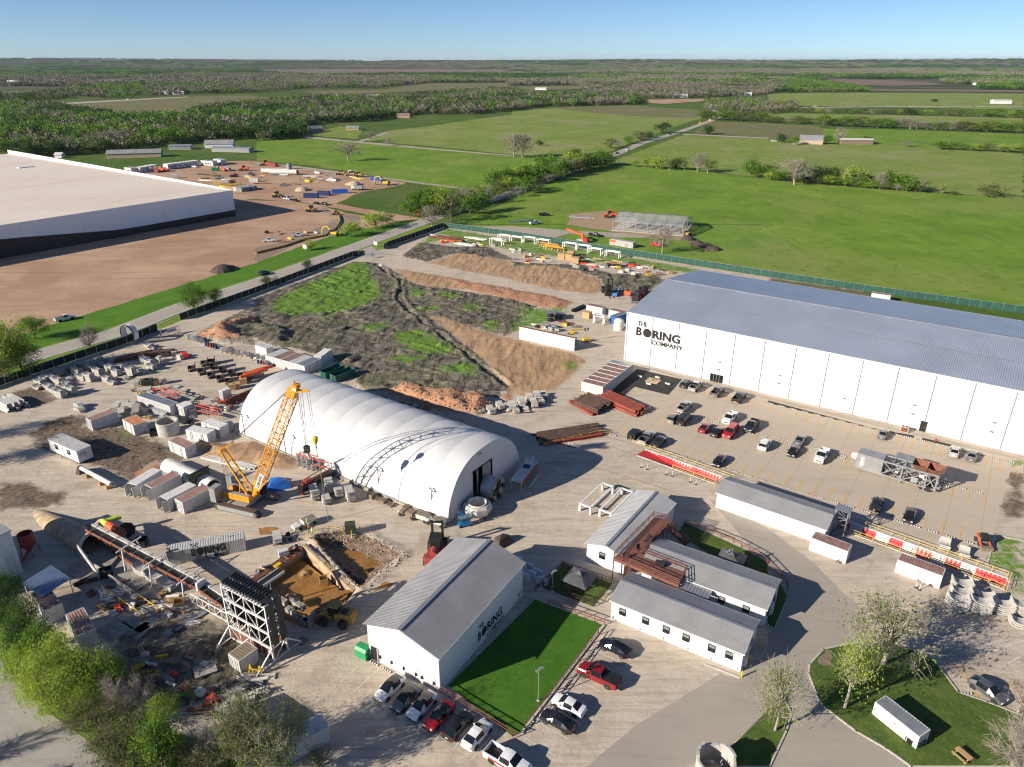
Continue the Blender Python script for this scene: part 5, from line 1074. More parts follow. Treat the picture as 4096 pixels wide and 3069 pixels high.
MB().tube(h2-Z3*1.5,(h2.x+0.6,h2.y,0.3),0.06,5).build('load_sling','galv',cr)
TT=thing('conveyor_tower','tall white steel lattice tower with rows of black rollers on top','conveyor tower',(-40.9,80.7,0),R(-31.5));L,W,H=8.9,2.5,10.0
lv=(0.15,2.4,5.0,7.4,9.7)
for x in(0,L):
    for y in(0,W):MB().bar((x,y,0),(x,y,H),0.22).build('column','white_frame',TT)
for z in lv:
    m=MB()
    for y in(0,W):m.bar((0,y,z),(L,y,z),0.24,0.22)
    for x in(0,L):m.bar((x,0,z),(x,W,z),0.2)
    m.build('chord','white_frame',TT)
for z0,z1 in zip(lv,lv[1:]):
    for y in(0,W):
        m=MB()
        for k in range(4):x0,x1=L*k/4,L*(k+1)/4;m.bar((x0,y,z0 if k%2 else z1),(x1,y,z1 if k%2 else z0),0.12);m.bar((x1,y,z0),(x1,y,z1),0.12)
        m.build('brace','white_frame',TT)
    m=MB()
    for x in(0,L):m.bar((x,0,z0),(x,W,z1),0.12)
    m.build('brace','white_frame',TT)
rl=MB().tube((0,-0.55,0),(0,0.55,0),0.26,12).mesh('roller','black',True)
for k in range(14):
    for y in(0.55,1.95):link('roller',rl,TT,(0.35+k*0.6,y,10.25+0.0))
for k in range(14):MB().box((0.35+k*0.6,-0.16,9.95),(0.3,0.3,0.25)).build('bearing','white_frame',TT)
for y in(0.55,1.95):MB().box((L+0.45,y,6.6),(0.12,1.0,7.2)).box((L-0.1,y,10.45),(1.2,1.0,0.1)).build('belt','black',TT)
for k in range(12):MB().box((0.9+k*0.62,1.25,6.0),(0.1,1.9,5.8)).build('belt_loop','black',TT)
MB().box((L/2,0.05,1.3),(L-0.3,0.1,2.0)).box((L/2,W-0.05,1.3),(L-0.3,0.1,2.0)).build('skirt_plate','rust',TT)
TI=Matrix.Rotation(R(31.5),3,'Z');loc=lambda v:TI@(Vector(v)-Vector((-40.9,80.7,0)))
for a,q in(((-42.3,78.5),(0,0)),((-34.9,73.4),(L,0)),((-30.5,80.0),(L,W)),((-38.0,86.5),(0,W))):
    e1=loc((*a,0.1));MB().bar((q[0],q[1],2.4),e1,0.18).bar((q[0],q[1],0.2),e1,0.16).build('outrigger','white_frame',TT);MB().box(e1-Z3*0.02,(1.3,1.3,0.12)).build('foot_pad','old_wood',TT)
asm('discharge_conveyor','short black belt conveyor with yellow end guard reaching over the pit','conveyor',(-40.2,85.0),R(57),('belt','black',lambda m:m.box((3.6,0,4.0),(7.5,1.1,0.15))),('side_frame','white_frame',lambda m:m.box((3.6,-0.65,3.9),(7.5,0.12,0.5))),('side_frame','white_frame',lambda m:m.box((3.6,0.65,3.9),(7.5,0.12,0.5))),('support','white_frame',lambda m:m.bar((4.5,-0.6,0),(4.5,-0.6,3.8),0.15).bar((4.5,0.6,0),(4.5,0.6,3.8),0.15)),('end_guard','yellow',lambda m:m.box((7.4,0.8,4.3),(0.6,0.15,1.2)).box((7.1,0.5,4.9),(1.2,0.6,0.12))))
k0,k1,k2=P('C1',770,1105,4.6),P('C1',1740,1615,2.8),P('D1',1960,250,2.4);cv=thing('belt_conveyor','long white and black belt conveyor running from the tan tunnel to the tower','conveyor')
for a,b in((k0,k1),(k1,k2)):
    d=(b-a).normalized();n=Vector((-d.y,d.x,0)).normalized()
    MB().bar(a+n*0.75+Z3*0.25,b+n*0.75+Z3*0.25,0.55,0.3).build('side_cover','dirty_white',cv);MB().bar(a,b,1.05,0.12).build('belt','black',cv);MB().bar(a-Z3*0.45,b-Z3*0.45,1.0,0.1).build('return_belt','black',cv)
    MB().bar(a-n*0.7,b-n*0.7,0.14,0.5).build('side_frame','rust',cv)
    q=max(2,int((b-a).length/2.6))
    for i in range(q):p=a.lerp(b,(i+0.5)/q);MB().bar(p-n*0.8+Z3*0.35,p+n*1.05+Z3*0.45,0.07).build('hoop','galv',cv);MB().box(p-n*0.85,(0.25,0.25,0.25)).build('bearing','orange',cv)
for q in(0.38,0.62,0.9):
    p=k0.lerp(k1,q);d=(k1-k0).normalized();n=Vector((-d.y,d.x,0)).normalized()
    MB().bar(p-n*1.6-Z3*p.z,p-n*1.2+Z3*0.7,0.16).bar(p+n*2.2-Z3*p.z,p+n*1.5+Z3*0.9,0.16).bar(p-n*2.2+Z3*0.7,p+n*2.4+Z3*0.9,0.16).build('trestle','white_frame',cv)
p=k1;MB().box(p+Z3*0.5,(0.4,1.6,1.4),R(-30)).build('head_frame','white_frame',cv)
a,b=P('D1',1700,230,0),P('D1',1990,390,0);asm('gantry_frame','low white steel walkway frame beside the conveyor tower','steel frame',tuple(a.xy),hd(tuple(a.xy),tuple(b.xy)),('frame','white_frame',lambda m:lattice(m,(0,0,1.4),(8.5,0,1.4),1.5,1.6,6,0.09,0.13)),('platform','old_wood',lambda m:m.box((4.2,0,0.62),(8.5,1.4,0.06))))
def pipe_thing(label,a,b,r,mat,name,cat,n=26,k=7,thick=0.25,sag=0.0):
    a,b=Vector(a),Vector(b);t=thing(name,label,cat,(a.x,a.y,0),math.atan2(b.y-a.y,b.x-a.x));L=(b-a).length
    for i in range(k):
        m=MB();vs,fs=[],[];q=22
        for s in(0,1):
            x=L*(i+(0.02 if s==0 else 0.985))/k;z=a.z+(b.z-a.z)*x/L
            for rr in(r,r-thick):vs+=[(x,rr*math.cos(2*math.pi*j/q),z+rr*math.sin(2*math.pi*j/q))for j in range(q)]
        for j in range(q):
            j1=(j+1)%q;fs+=[(j,j1,2*q+j1,2*q+j),(q+j1,q+j,3*q+j,3*q+j1),(j1,j,q+j,q+j1),(2*q+j,2*q+j1,3*q+j1,3*q+j)]
        m.add(vs,fs).build('ring',mat,t,True)
    return t
tt=pipe_thing('tan tunnel tube rising out of the ground with a dark open mouth',(-90,113.9,-2.2),(-71.6,100.9,1.8),2.1,'tan_tunnel','tunnel_tube','tunnel',k=12)
m=MB();x=(Vector((-71.6,100.9,0))-Vector((-91,114.6,0))).length
MB().lathe([(1.9,0),(2.4,0),(2.4,0.35),(1.9,0.35)],24,close=True).build('mouth_flange','dirty_white',tt,loc=(x-1.2,0,1.8)).rotation_euler=(0,math.pi/2,0)
ra=R(-35.2);ro=Vector((-71.0,100.5,0));rm=thing('launch_ramp','grey concrete launch ramp lying in front of the tunnel mouth','ramp',ro,ra)
MB().box((7.5,-0.3,0.25),(15,3.4,0.3)).build('slab','dark_concrete',rm)
for y in(-2.2,1.5):MB().bar((-0.5,y,0.5),(15,y,0.5),0.3,0.6).build('side_beam','dirty_white' if y<0 else 'rust',rm)
MB().tube((0.2,-2.6,3.4),(7.5,-3.2,0.6),0.25,8).build('strut','dirty_white',rm)
vd=hd(('C1',950,1050),('C1',1080,1130));asm('ventilation_fan','orange fan tube with lime green Y duct on a white trestle','fan',('C1',960,1195),vd,('fan_tube','orange',lambda m:m.tube((0.3,0,2.9),(3.4,0,2.9),0.75,16),True),('intake','rust',lambda m:m.tube((3.4,0,2.9),(4.3,0,2.9),0.72,16,0.9),True),('duct','lime',lambda m:m.tube((0.3,0,2.9),(-1.6,0.1,3.0),0.62,14,0.5).tube((-1.2,0.1,3.0),(-0.2,2.6,3.0),0.42,12),True),('hose','tan_tunnel',lambda m:m.path([(-1.6,0.1,3.0),(-2.4,0.0,2.8),(-2.9,-0.8,2.0),(-4.5,-1.4,1.6)],0.35,8),True),('trestle','white_frame',lambda m:lattice(m,(0.2,0,1.2),(4.2,0,1.2),1.8,2.0,3,0.1,0.13)))
b=asm('board','dark round board leaning behind the orange fan','board',('C1',1110,1190),vd+1.0,('panel','black',lambda m:m.lathe([(0.01,-0.05),(1.5,-0.05),(1.5,0.05),(0.01,0.05)],8)),('stand','black',lambda m:m.bar((-1,0,-1.5),(1,0,-1.5),0.1)),z=1.6);b.rotation_euler=(R(80),0,vd+1.2)
asm('lime_duct','lime green duct elbow lying on the container roofs','duct',P('C1',1290,690,2.75),R(10),('tube','lime',lambda m:m.tube((-1.6,0,0.4),(2.6,0.2,0.4),0.42,14).tube((-1.4,0,0.4),(-2.3,-0.9,0.35),0.42,14),True),z=0)
pipe_thing('white tunnel tube lying half sunk behind the containers',(-71.5,129.5,0.1),(-58.5,120.5,0.6),1.7,'pipe_white','tunnel_tube','tunnel',k=9)
gb=asm('gear_board','olive painted end board with a gear outline and round hole','board',P('C1',1735,745),R(-35)+math.pi/2,('panel','olive',lambda m:m.box((0,0,1.75),(4.6,0.15,3.4))),('hole','black',lambda m:m.tube((0,-0.09,1.75),(0,-0.11,1.75),0.42,18)),('hole_ring','yellow',lambda m:[m.bar((0.5*math.cos(k*.35),-0.1,1.75+0.5*math.sin(k*.35)),(0.5*math.cos(k*.35+.35),-0.1,1.75+0.5*math.sin(k*.35+.35)),0.07)for k in range(18)]),('gear_outline','lime',lambda m:[m.bar(((1.1+.22*(k//2%2))*math.cos(k*.196),-0.1,1.75+(1.1+.22*(k//2%2))*math.sin(k*.196)),((1.1+.22*((k+1)//2%2))*math.cos(k*.196+.196),-0.1,1.75+(1.1+.22*((k+1)//2%2))*math.sin(k*.196+.196)),0.035)for k in range(32)]),('brace','black',lambda m:m.bar((-2.2,0,3.4),(-2.6,2.0,0),0.1).bar((2.2,0,3.4),(2.6,2.0,0),0.1).bar((-2.5,0,3.5),(2.5,0,3.5),0.16)))
gb.rotation_euler=(0,0,R(55))
asm('pipe_string','white pipe laid on three yellow blocks below the site trailer','pipe',('C1',730,640),hd(('C1',740,620),('C1',960,740)),('pipe','pipe_white',lambda m:m.tube((-0.6,0,1.2),(5.2,0,1.2),0.45,14).tube((5.2,0,1.2),(10.5,0,1.2),0.5,14),True),('cutter_end','black',lambda m:m.tube((10.5,0,1.2),(12.2,0,1.2),0.4,10,0.15)),('hopper','tarp_brown',lambda m:m.lathe([(1.1,0),(0.5,1.4)],8,(-1.2,0,0))),('block','cat_yellow',lambda m:m.box((2.0,0,0.4),(0.5,1.4,0.8))),('block','cat_yellow',lambda m:m.box((7,0,0.4),(0.5,1.4,0.8))),('block','cat_yellow',lambda m:m.box((9.4,0,0.4),(0.5,1.4,0.8))))
asm('shield_ring','white octagonal machine ring lying flat on stands beside the tent','machine ring',('C2',1915,985),0,('ring','dirty_white',lambda m:m.lathe([(1.75,0.7),(2.5,0.7),(2.75,1.2),(2.65,2.1),(2.3,2.45),(1.75,2.4)],8,close=True)),('inner_sleeve','pipe_white',lambda m:m.lathe([(1.6,0.8),(1.75,0.8),(1.75,2.7),(1.6,2.7)],20,close=True),True),('stand','rust',lambda m:m.box((-1.5,-1.5,0.35),(0.4,0.4,0.7))),('stand','rust',lambda m:m.box((1.5,-1.5,0.35),(0.4,0.4,0.7))),('stand','rust',lambda m:m.box((0,1.9,0.35),(0.4,0.4,0.7))),('lug','black',lambda m:m.box((0.3,2.2,2.5),(0.9,0.5,0.5))))
asm('tunnel_shield','white round tunnelling shield with dark cutter face in front of the tent door','tunnel machine',('C2',2050,840),R(-30),('shell','dirty_white',lambda m:m.tube((-1.6,0,2.2),(1.0,0,2.2),2.15,26),True),('rim','tan_tunnel',lambda m:m.lathe([(1.7,1.0),(2.15,1.0),(2.15,1.25),(1.7,1.25)],26,close=True)),('cutter_arm','black',lambda m:m.box((1.3,0,2.2),(0.35,4.0,0.9))),('cutter_arm','black',lambda m:m.box((1.3,0,2.2),(0.33,0.9,4.0))),('hub','steel_grey',lambda m:m.tube((1.2,0,2.2),(1.7,0,2.2),0.6,14)),('cradle','steel_grey',lambda m:m.box((-0.3,-1.2,0.2),(3,0.4,0.4)).box((-0.3,1.2,0.2),(3,0.4,0.4))))
o=[c for c in bpy.data.objects['tunnel_shield'].children if c.name.startswith('rim')][0];o.rotation_euler=(0,math.pi/2,0);o.location=(0,0,2.2)
h=hd(('C3',40,720),('C3',165,560));asm('backup_gantry','white decked gantry trailer in the shadow of the tent','gantry',('C3',95,700),h,('deck','pipe_white',lambda m:m.box((0.5,0,2.1),(8.5,2.4,0.15))),('frame','dirty_white',lambda m:[m.bar((x,y,0),(x,y,2.0),0.2)for x in(-3.5,4.5)for y in(-1.1,1.1)]),('side_panel','rust',lambda m:m.box((0.5,-1.2,1.2),(8,0.08,1.4))),('cage','white_frame',lambda m:lattice(m,(3.0,0.0,2.8),(4.4,0.0,2.8),1.4,1.3,1,0.08,0.1)),('blue_box','dark_blue',lambda m:m.box((1.9,0,2.4),(0.9,1.2,0.4))),('pallet_rail','dirty_white',lambda m:m.bar((-2,-2.1,0.2),(4.5,-2.1,0.2),0.25)))
pa,pb=P('C4',745,600),P('C4',1440,812);ph=math.atan2(pb.y-pa.y,pb.x-pa.x);PLt=thing('batching_plant','grey mobile concrete batching plant with open truss frame and rusty hopper','plant',pa,ph);L=(pb-pa).length;Wp=2.9
bx=MB().box((2.4,Wp/2,2.2),(4.8,Wp,3.4)).build('silo_box','galv',PLt);MB().tube((-0.2,Wp/2,2.4),(-1.3,Wp/2,2.4),0.75,14,0.6).build('silo_nozzle','pipe_white',PLt,True);MB().tube((-1.3,Wp/2,2.4),(-1.7,Wp/2,2.4),0.5,12).build('nozzle_cap','orange_roof',PLt)
F=frame4((1.5,-0.02,1.0),Z3,-X3);put_text(bx,'TEREX',0.7,2.4,F,'white_clean')
for y in(0,Wp):
    m=MB().bar((4.6,y,0.75),(L,y,0.75),0.25).bar((4.6,y,3.7),(L,y,3.9),0.25)
    xs=[4.8,8.5,12.8,L-0.2]
    for i,x in enumerate(xs):m.bar((x,y,0.1 if i in(1,2)else 0.7),(x,y,3.8),0.24)
    for x0,x1 in zip(xs,xs[1:]):xm=(x0+x1)/2;m.bar((x0,y,0.8),(x1,y,3.7),0.14).bar((x0,y,3.7),(x1,y,0.8),0.14)
    m.build('truss','galv',PLt)
m=MB()
for x in(4.8,6.6,8.5,10.6,12.8,L-0.2):m.bar((x,0,3.8),(x,Wp,3.8),0.16).bar((x,0,0.8),(x,Wp,0.8),0.16)
m.build('cross_beam','galv',PLt);hx=L-5.0
MB().add([(hx,-0.1,4.9),(L+0.6,-0.1,4.9),(L+0.6,Wp+0.3,4.9),(hx,Wp+0.3,4.9),(hx+1,0.8,3.2),(L-0.8,0.8,3.2),(L-0.8,Wp-0.6,3.2),(hx+1,Wp-0.6,3.2)],[(0,1,5,4),(1,2,6,5),(2,3,7,6),(3,0,4,7),(4,5,6,7)]).build('hopper','rust',PLt);MB().box((hx+2.7,Wp/2,4.4),(0.08,Wp,1.0)).build('hopper_divider','rust',PLt)
for k in range(22):q=(random.uniform(5.2,L-1.2),random.uniform(0.4,Wp-0.4),random.uniform(1.0,2.5));MB().box(q,(random.uniform(0.4,1.4),random.uniform(0.3,0.8),random.uniform(0.3,0.8)),random.uniform(0,3)).build('drive_unit',random.choice(('steel_grey','galv','black','grey_paint','dirty_white')),PLt)
MB().bar((8.6,Wp/2,1.2),(L-0.5,Wp/2,2.6),0.9,0.15).build('inner_belt','black',PLt);MB().add([(6.2,Wp+0.3,3.6),(10,Wp+0.3,3.6),(9.4,Wp+2.7,3.9),(6.4,Wp+2.7,3.9)],[(0,1,2,3)]).add([(10.6,Wp+0.4,3.1),(15,Wp+0.2,2.6),(14.4,Wp+2.4,2.9),(11,Wp+2.8,3.3)],[(0,1,2,3)]).build('fold_out_panel','galv',PLt)
wheels(PLt,0.52,0.35,[(L-1.3,0.0),(L-1.3,Wp),(L-2.5,0.2),(L-2.5,Wp)])
MB().box((10.9,-0.12,1.7),(1.2,0.25,1.1)).build('control_cabinet','grey_paint',PLt);MB().box((12.0,-0.15,2.9),(0.9,0.05,0.6)).build('notice','white_clean',PLt)
def loader(label,p,rz,mat='cat_yellow',s=1.0,bucket=True,group=None,z=0,name='wheel_loader',cat='loader'):
    t=asm(name,label,cat,p,rz,('rear_body',mat,lambda m:m.box((-1.7,0,1.75),(2.6,1.9,1.1)).box((-2.9,0,1.35),(0.5,2.1,1.0))),('front_frame',mat,lambda m:m.box((1.2,0,1.2),(1.6,1.3,0.9))),('cab','black',lambda m:m.box((-0.1,0,2.5),(1.5,1.6,1.7))),(('cab','roof'),mat,lambda m:m.box((-0.1,0,3.42),(1.75,1.8,0.12))),(('cab','pane'),'glass',lambda m:m.box((-0.1,0,2.7),(1.54,1.64,0.9))),('grille','black',lambda m:m.box((-1.7,0,2.32),(0.9,1.2,0.06))),('lift_arm',mat,lambda m:m.bar((0.9,-0.55,1.9),(3.2,-0.55,0.8),0.22,0.4).bar((0.9,0.55,1.9),(3.2,0.55,0.8),0.22,0.4)),group=group,z=z)
    wheels(t,0.8,0.6,[(x,y)for x in(-1.7,1.5)for y in(-1.15,1.15)])
    if bucket:MB().add([(3.1,-1.5,0.15),(3.1,1.5,0.15),(4.4,1.5,0.1),(4.4,-1.5,0.1),(3.0,-1.5,1.2),(3.0,1.5,1.2)],[(0,1,2,3),(0,4,5,1),(0,3,4),(1,5,2)]).build('bucket','steel_grey',t)
    t.scale=(s,s,s);return t
loader('muddy yellow wheel loader with raised cab beside the pit',('D2',690,400),hd(('D2',800,420),('D2',540,380)))
def excavator(label,p,rz,mat='yellow',s=1.0,fold=False):
    t=asm('excavator',label,'excavator',p,rz,('track','track',lambda m:m.box((0,-1.1,0.45),(3.8,0.6,0.85))),('track','track',lambda m:m.box((0,1.1,0.45),(3.8,0.6,0.85))),('house',mat,lambda m:m.box((-0.6,0,1.6),(3.0,2.5,1.1))),('counterweight','black',lambda m:m.box((-2.2,0,1.55),(0.6,2.5,1.2))),('cab','black',lambda m:m.box((0.8,0.75,2.1),(1.4,0.95,1.6))),('boom',mat,lambda m:m.bar((0.8,-0.2,1.8),(3.0,-0.2,4.6),0.4,0.5).bar((3.0,-0.2,4.6),(5.3,-0.2,3.9),0.36,0.45)),('arm',mat,lambda m:m.bar((5.3,-0.2,4.0),(6.0,-0.2,1.3),0.3,0.4)),('bucket','steel_grey',lambda m:m.box((5.8,-0.2,0.8),(0.9,1.1,0.9))))
    t.scale=(s,s,s);return t
excavator('yellow excavator with long arm at the far edge of the dirt lot',('A2',1115,1170),R(170),s=1.3);excavator('yellow excavator beside the trench by the verge',('B2',670,95),R(170));excavator('small yellow excavator digging next to the steel frame',('B3',1515,95),R(120),'cat_yellow',0.8)
loader('big earth scraper tractor parked on the churned red dirt',('A2',480,1400),R(-10),s=1.15,bucket=False,name='grader',cat='grader');loader('yellow wheel loader beside the white SUV on the dirt lot',('A2',185,1275),R(-15),s=1.15);loader('small yellow loader at the curved trench',('A2',690,1425),R(200),s=0.7)
for k,(x,y)in enumerate(((735,1082),(820,1092),(885,1098))):loader('yellow backhoe parked along the lane, %s of three'%('left','middle','right')[k],('A2',x,y),R(160),s=1.1,group='backhoes along the lane')
loader('orange machine in the storage lot beyond the green container',('A1',2110,1045),R(180),'orange',1.2);loader('orange loader near the red tank at the lane corner',('A2',85,1000),R(180),'orange',1.3)
for k,(x,y,c)in enumerate(((1400,1055,'orange'),(1360,1060,'machine_red'),(1440,1052,'red'),(1935,1050,'orange'))):asm('boom_lift','%s folded boom lift on the storage lot, %s'%(('orange','dark red','red','red')[k],('middle of three by the trailer','left of three by the trailer','right of three by the trailer','by the green container')[k]),'boom lift',('A1',x,y),R(160),('chassis',c,lambda m:m.box((0,0,1.2),(4,2.4,1.2))),('boom',c,lambda m:m.bar((-1,0,2),(4,0,3.4),0.6)),('platform','galv',lambda m:m.box((4.8,0,3.3),(1.2,2,1.2))),('wheel','rubber',lambda m:[m.tube((x_,y_-.3,.6),(x_,y_+.3,.6),.6,10)for x_ in(-1.3,1.3)for y_ in(-1.1,1.1)]))
def forklift(label,p,rz,mat='machine_red',s=1.0,mast=4.0):
    t=asm('forklift',label,'forklift',p,rz,('chassis',mat,lambda m:m.box((-0.5,0,1.0),(4.2,1.9,0.9)).box((-2.4,0,1.25),(1.0,2.2,1.2))),('engine_cover',mat,lambda m:m.box((-1.5,0,1.75),(1.6,1.2,0.6)).tube((-2.2,0,1.9),(-0.9,0,1.9),0.45,10)),('cab','black',lambda m:m.box((0.4,0,2.2),(1.4,1.4,1.6))),(('cab','roof'),'black',lambda m:m.box((0.4,0,3.05),(1.6,1.6,0.1))),('mast','black',lambda m:[m.bar((2.0,y,0.3),(2.0,y,mast),0.22,0.3)for y in(-0.7,0.7)]and m.box((2.0,0,mast-0.2),(0.25,1.6,0.25)).box((2.0,0,mast*0.5),(0.2,1.5,0.2))),('carriage','black',lambda m:m.box((2.3,0,1.0),(0.2,2.4,0.9))),('fork','steel_grey',lambda m:m.box((3.3,-0.6,0.2),(2.0,0.25,0.1))),('fork','steel_grey',lambda m:m.box((3.3,0.6,0.2),(2.0,0.25,0.1))))
    wheels(t,0.75,0.5,[(x,y)for x in(-1.9,1.4)for y in(-1.05,1.05)]);t.scale=(s,s,s);return t
forklift('heavy red forklift with black mast standing left of the workshop roof',('C2',1555,1350),hd(('C2',1530,1420),('C2',1575,1250)),s=1.25,mast=4.4)
forklift('black heavy forklift parked nearest the sand bank',('B3',825,600),R(-80),'black',1.2,5.5);forklift('dark telehandler at the warehouse roof corner',('B3',1145,605),R(-80),'black',1.1,3.5)
t=car('blue service truck parked between the forklift and the orange crane','pickup','blue',('B3',900,585),R(-110),small=True);MB().box((-1.9,0,1.5),(2.2,1.9,0.7)).box((-1.9,0.6,2.0),(2.4,0.3,0.4)).build('tool_body','dirty_white',t)
asm('spider_crane','small orange crane with raised dark boom and splayed legs','crane',('B3',1000,610),R(150),('chassis','orange',lambda m:m.box((0,0,1.0),(2.6,1.5,1.3))),('boom','olive',lambda m:m.bar((0.3,0,1.6),(1.3,0.3,5.0),0.5)),('boom_tip','black',lambda m:m.box((1.3,0.3,5.2),(0.9,0.8,0.7))),('leg','black',lambda m:m.bar((0.9,0.6,0.8),(2.4,2.2,0.05),0.18)),('leg','black',lambda m:m.bar((-0.9,0.6,0.8),(-2.2,2.2,0.05),0.18)),('leg','black',lambda m:m.bar((0.9,-0.6,0.8),(2.4,-2.2,0.05),0.18)))
forklift('bright red telehandler beside the warehouse roof edge',('B3',1085,650),R(-120),'red',1.1,2.2)
asm('boom_lift','tan boom lift with pink basket behind the warehouse corner','boom lift',(38,205),R(60),('chassis','orange',lambda m:m.box((0,0,1),(3,2,1.2))),('boom','wood',lambda m:m.bar((0,0,2),(7,0,9),0.45)),('basket','orange_roof',lambda m:lattice(m,(7,-0.8,9.6),(7,0.8,9.6),1.4,1.2,2,0.06,0.08)),('wheel','rubber',lambda m:[m.tube((x,y-.2,.45),(x,y+.2,.45),.45,10)for x in(-1,1)for y in(-1,1)]))
asm('crane_truck','red crane truck with long orange boom behind the green fence','crane truck',('B3',620,150),E_,('cab','red',lambda m:m.box((1.2,0,1.2),(2.2,2.2,1.6))),('bed','dirty_white',lambda m:m.box((-1.5,0,0.9),(3.4,2.2,0.5))),('turret','orange',lambda m:m.box((-0.6,0,2.4),(0.9,0.9,2.4))),('boom','orange',lambda m:m.bar((-0.4,0,3.3),(-9.5,0.0,5.2),0.7,0.8)),('wheel','rubber',lambda m:[m.tube((x,y-.2,.45),(x,y+.2,.45),.45,10)for x in(-2,1.5)for y in(-1,1)]))
asm('skid_loader','small orange skid loader at the corner of the car park','loader',('C4',1850,1250),R(-100),('body','steel_grey',lambda m:m.box((-0.6,0,0.95),(1.8,1.3,0.9))),('cab','black',lambda m:m.box((0,0,1.6),(1.1,1.1,1.1))),('arm','orange',lambda m:m.bar((-1.2,-0.75,1.5),(1.3,-0.75,0.6),0.22)),('arm','orange',lambda m:m.bar((-1.2,0.75,1.5),(1.3,0.75,0.6),0.22)),('bucket','old_wood',lambda m:m.box((1.7,0,0.4),(0.7,1.9,0.6))),('wheel','rubber',lambda m:[m.tube((x,y-.15,.42),(x,y+.15,.42),.42,12)for x in(-1,.4)for y in(-.75,.75)]))
asm('scissor_lift','blue scissor lift between the white box and the shield ring','scissor lift',('C2',1805,1085),R(20),('chassis','lift_blue',lambda m:m.box((0,0,0.45),(2.4,1.2,0.5))),('scissor','lift_blue',lambda m:[m.bar((-0.9,y,0.7+k*.35),(0.9,y,1.05+k*.35),0.1)and m.bar((0.9,y,0.7+k*.35),(-0.9,y,1.05+k*.35),0.1)for k in range(3)for y in(-.45,.45)]),('platform','steel_grey',lambda m:m.box((0,0,1.8),(2.4,1.2,0.1))),('guard_rail','lift_blue',lambda m:lattice(m,(-1.2,0,2.35),(1.2,0,2.35),1.2,1.0,3,0.04,0.06)),('wheel','rubber',lambda m:[m.tube((x,y-.1,.25),(x,y+.1,.25),.25,10)for x in(-.9,.9)for y in(-.55,.55)]))
def cart(label,p,rz,box='pipe_white',L=4.5):
    t=asm('mine_cart',label,'cart',p,rz,('body',box,lambda m:m.box((0.6,0,0.95),(L*0.55,1.5,0.8))),('tray','old_wood',lambda m:m.box((0.6,0,1.37),(L*0.5,1.3,0.05))),('nose',box,lambda m:m.box((-L*0.42,0,0.75),(L*0.26,1.4,0.55))),('drawbar','dirty_white',lambda m:m.bar((-L*0.55,0,0.5),(-L*0.85,0,0.4),0.15)))
    wheels(t,0.35,0.25,[(x,y)for x in(-1.4,1.4)for y in(-0.75,0.75)],False);return t
cart('white service cart beside the three workers',('C2',430,1085),hd(('C2',360,1110),('C2',510,1040)));cart('white cart with sandy load at the foot of the tent',('C2',1560,1075),R(-25));cart('muddy cart with tan cover by the tent',('C2',1420,1030),R(-25),'dirty_white',4.0);cart('low muddy trolley nearest the pallets by the tent',('C2',1320,1005),R(-30),'old_wood',3.0)
t=asm('segment_trailer','two-wheeled trailer carrying segments beside the puddle','trailer',('C2',200,1225),R(32),('bed','old_wood',lambda m:m.box((0,0,0.02),(2.4,1.6,0.06))),('drawbar','dirty_white',lambda m:m.bar((1.3,0,0.45),(4.6,0,0.4),0.14)));wheels(t,0.4,0.25,[(1.8,-0.8),(1.8,0.8)],False)
def person(label,p,rz,vest,lean=0.0):
    t=thing('person',label,'person',PW(p),rz);me=bpy.data.meshes.new('body')
    V=[(0,0,.95),(lean*.1,0,1.2),(lean*.3,0,1.42),(lean*.4,0,1.54),(lean*.45,0,1.68),(0,.1,.9),(.05,.13,.5),(0,.14,.08),(.14,.14,.04),(0,-.1,.9),(-.06,-.13,.5),(-.08,-.14,.08),(.06,-.14,.04),(lean*.3,.2,1.4),(.08,.27,1.14),(.26,.2,1.0),(lean*.3,-.2,1.4),(.05,-.28,1.14),(.18,-.24,.95),(.33,.19,1.0),(.25,-.23,.92)]
    E=[(0,1),(1,2),(2,3),(3,4),(0,5),(5,6),(6,7),(7,8),(0,9),(9,10),(10,11),(11,12),(2,13),(13,14),(14,15),(2,16),(16,17),(17,18),(15,19),(18,20)]
    rad=[.14,.13,.15,.06,.105,.09,.065,.045,.05,.09,.065,.045,.05,.075,.05,.038,.075,.05,.038,.045,.045]
    me.from_pydata(V,E,[]);ob=bpy.data.objects.new('body',me);col.objects.link(ob);sm=ob.modifiers.new('skin','SKIN');sb=ob.modifiers.new('sub','SUBSURF');sb.levels=sb.render_levels=1
    for i,v in enumerate(me.skin_vertices[0].data):v.radius=(rad[i]*.9,rad[i]);v.use_root=i==0
    dg=bpy.context.evaluated_depsgraph_get();m2=bpy.data.meshes.new_from_object(ob.evaluated_get(dg));bpy.data.objects.remove(ob)
    for k in('denim',vest,'skin','black'):m2.materials.append(M(k))
    for f in m2.polygons:
        c=f.center;f.use_smooth=True;f.material_index=3 if c.z<.1 else 0 if c.z<.95 and abs(c.y)<.2 and c.x<.14 else 2 if c.z>1.5 or(c.x>.2 and c.z<1.1)else 1
    m2.name='body';link('body',m2,t);hl=Vector((lean*.45,0,1.74));MB().lathe([(.16,0),(.15,.04),(.13,.1),(.07,.16),(.01,.17)],12,hl).build('hard_hat','white_clean',t,True);return t
person('worker in orange vest and white hard hat standing by the cart',('C2',462,1140),R(120),'hivis_orange');person('worker in lime top walking along the yellow pit rail',('C2',487,1182),R(40),'hivis_yellow',0.2);person('worker in yellow-green vest behind the cart',('C2',447,1100),R(200),'hivis_yellow')
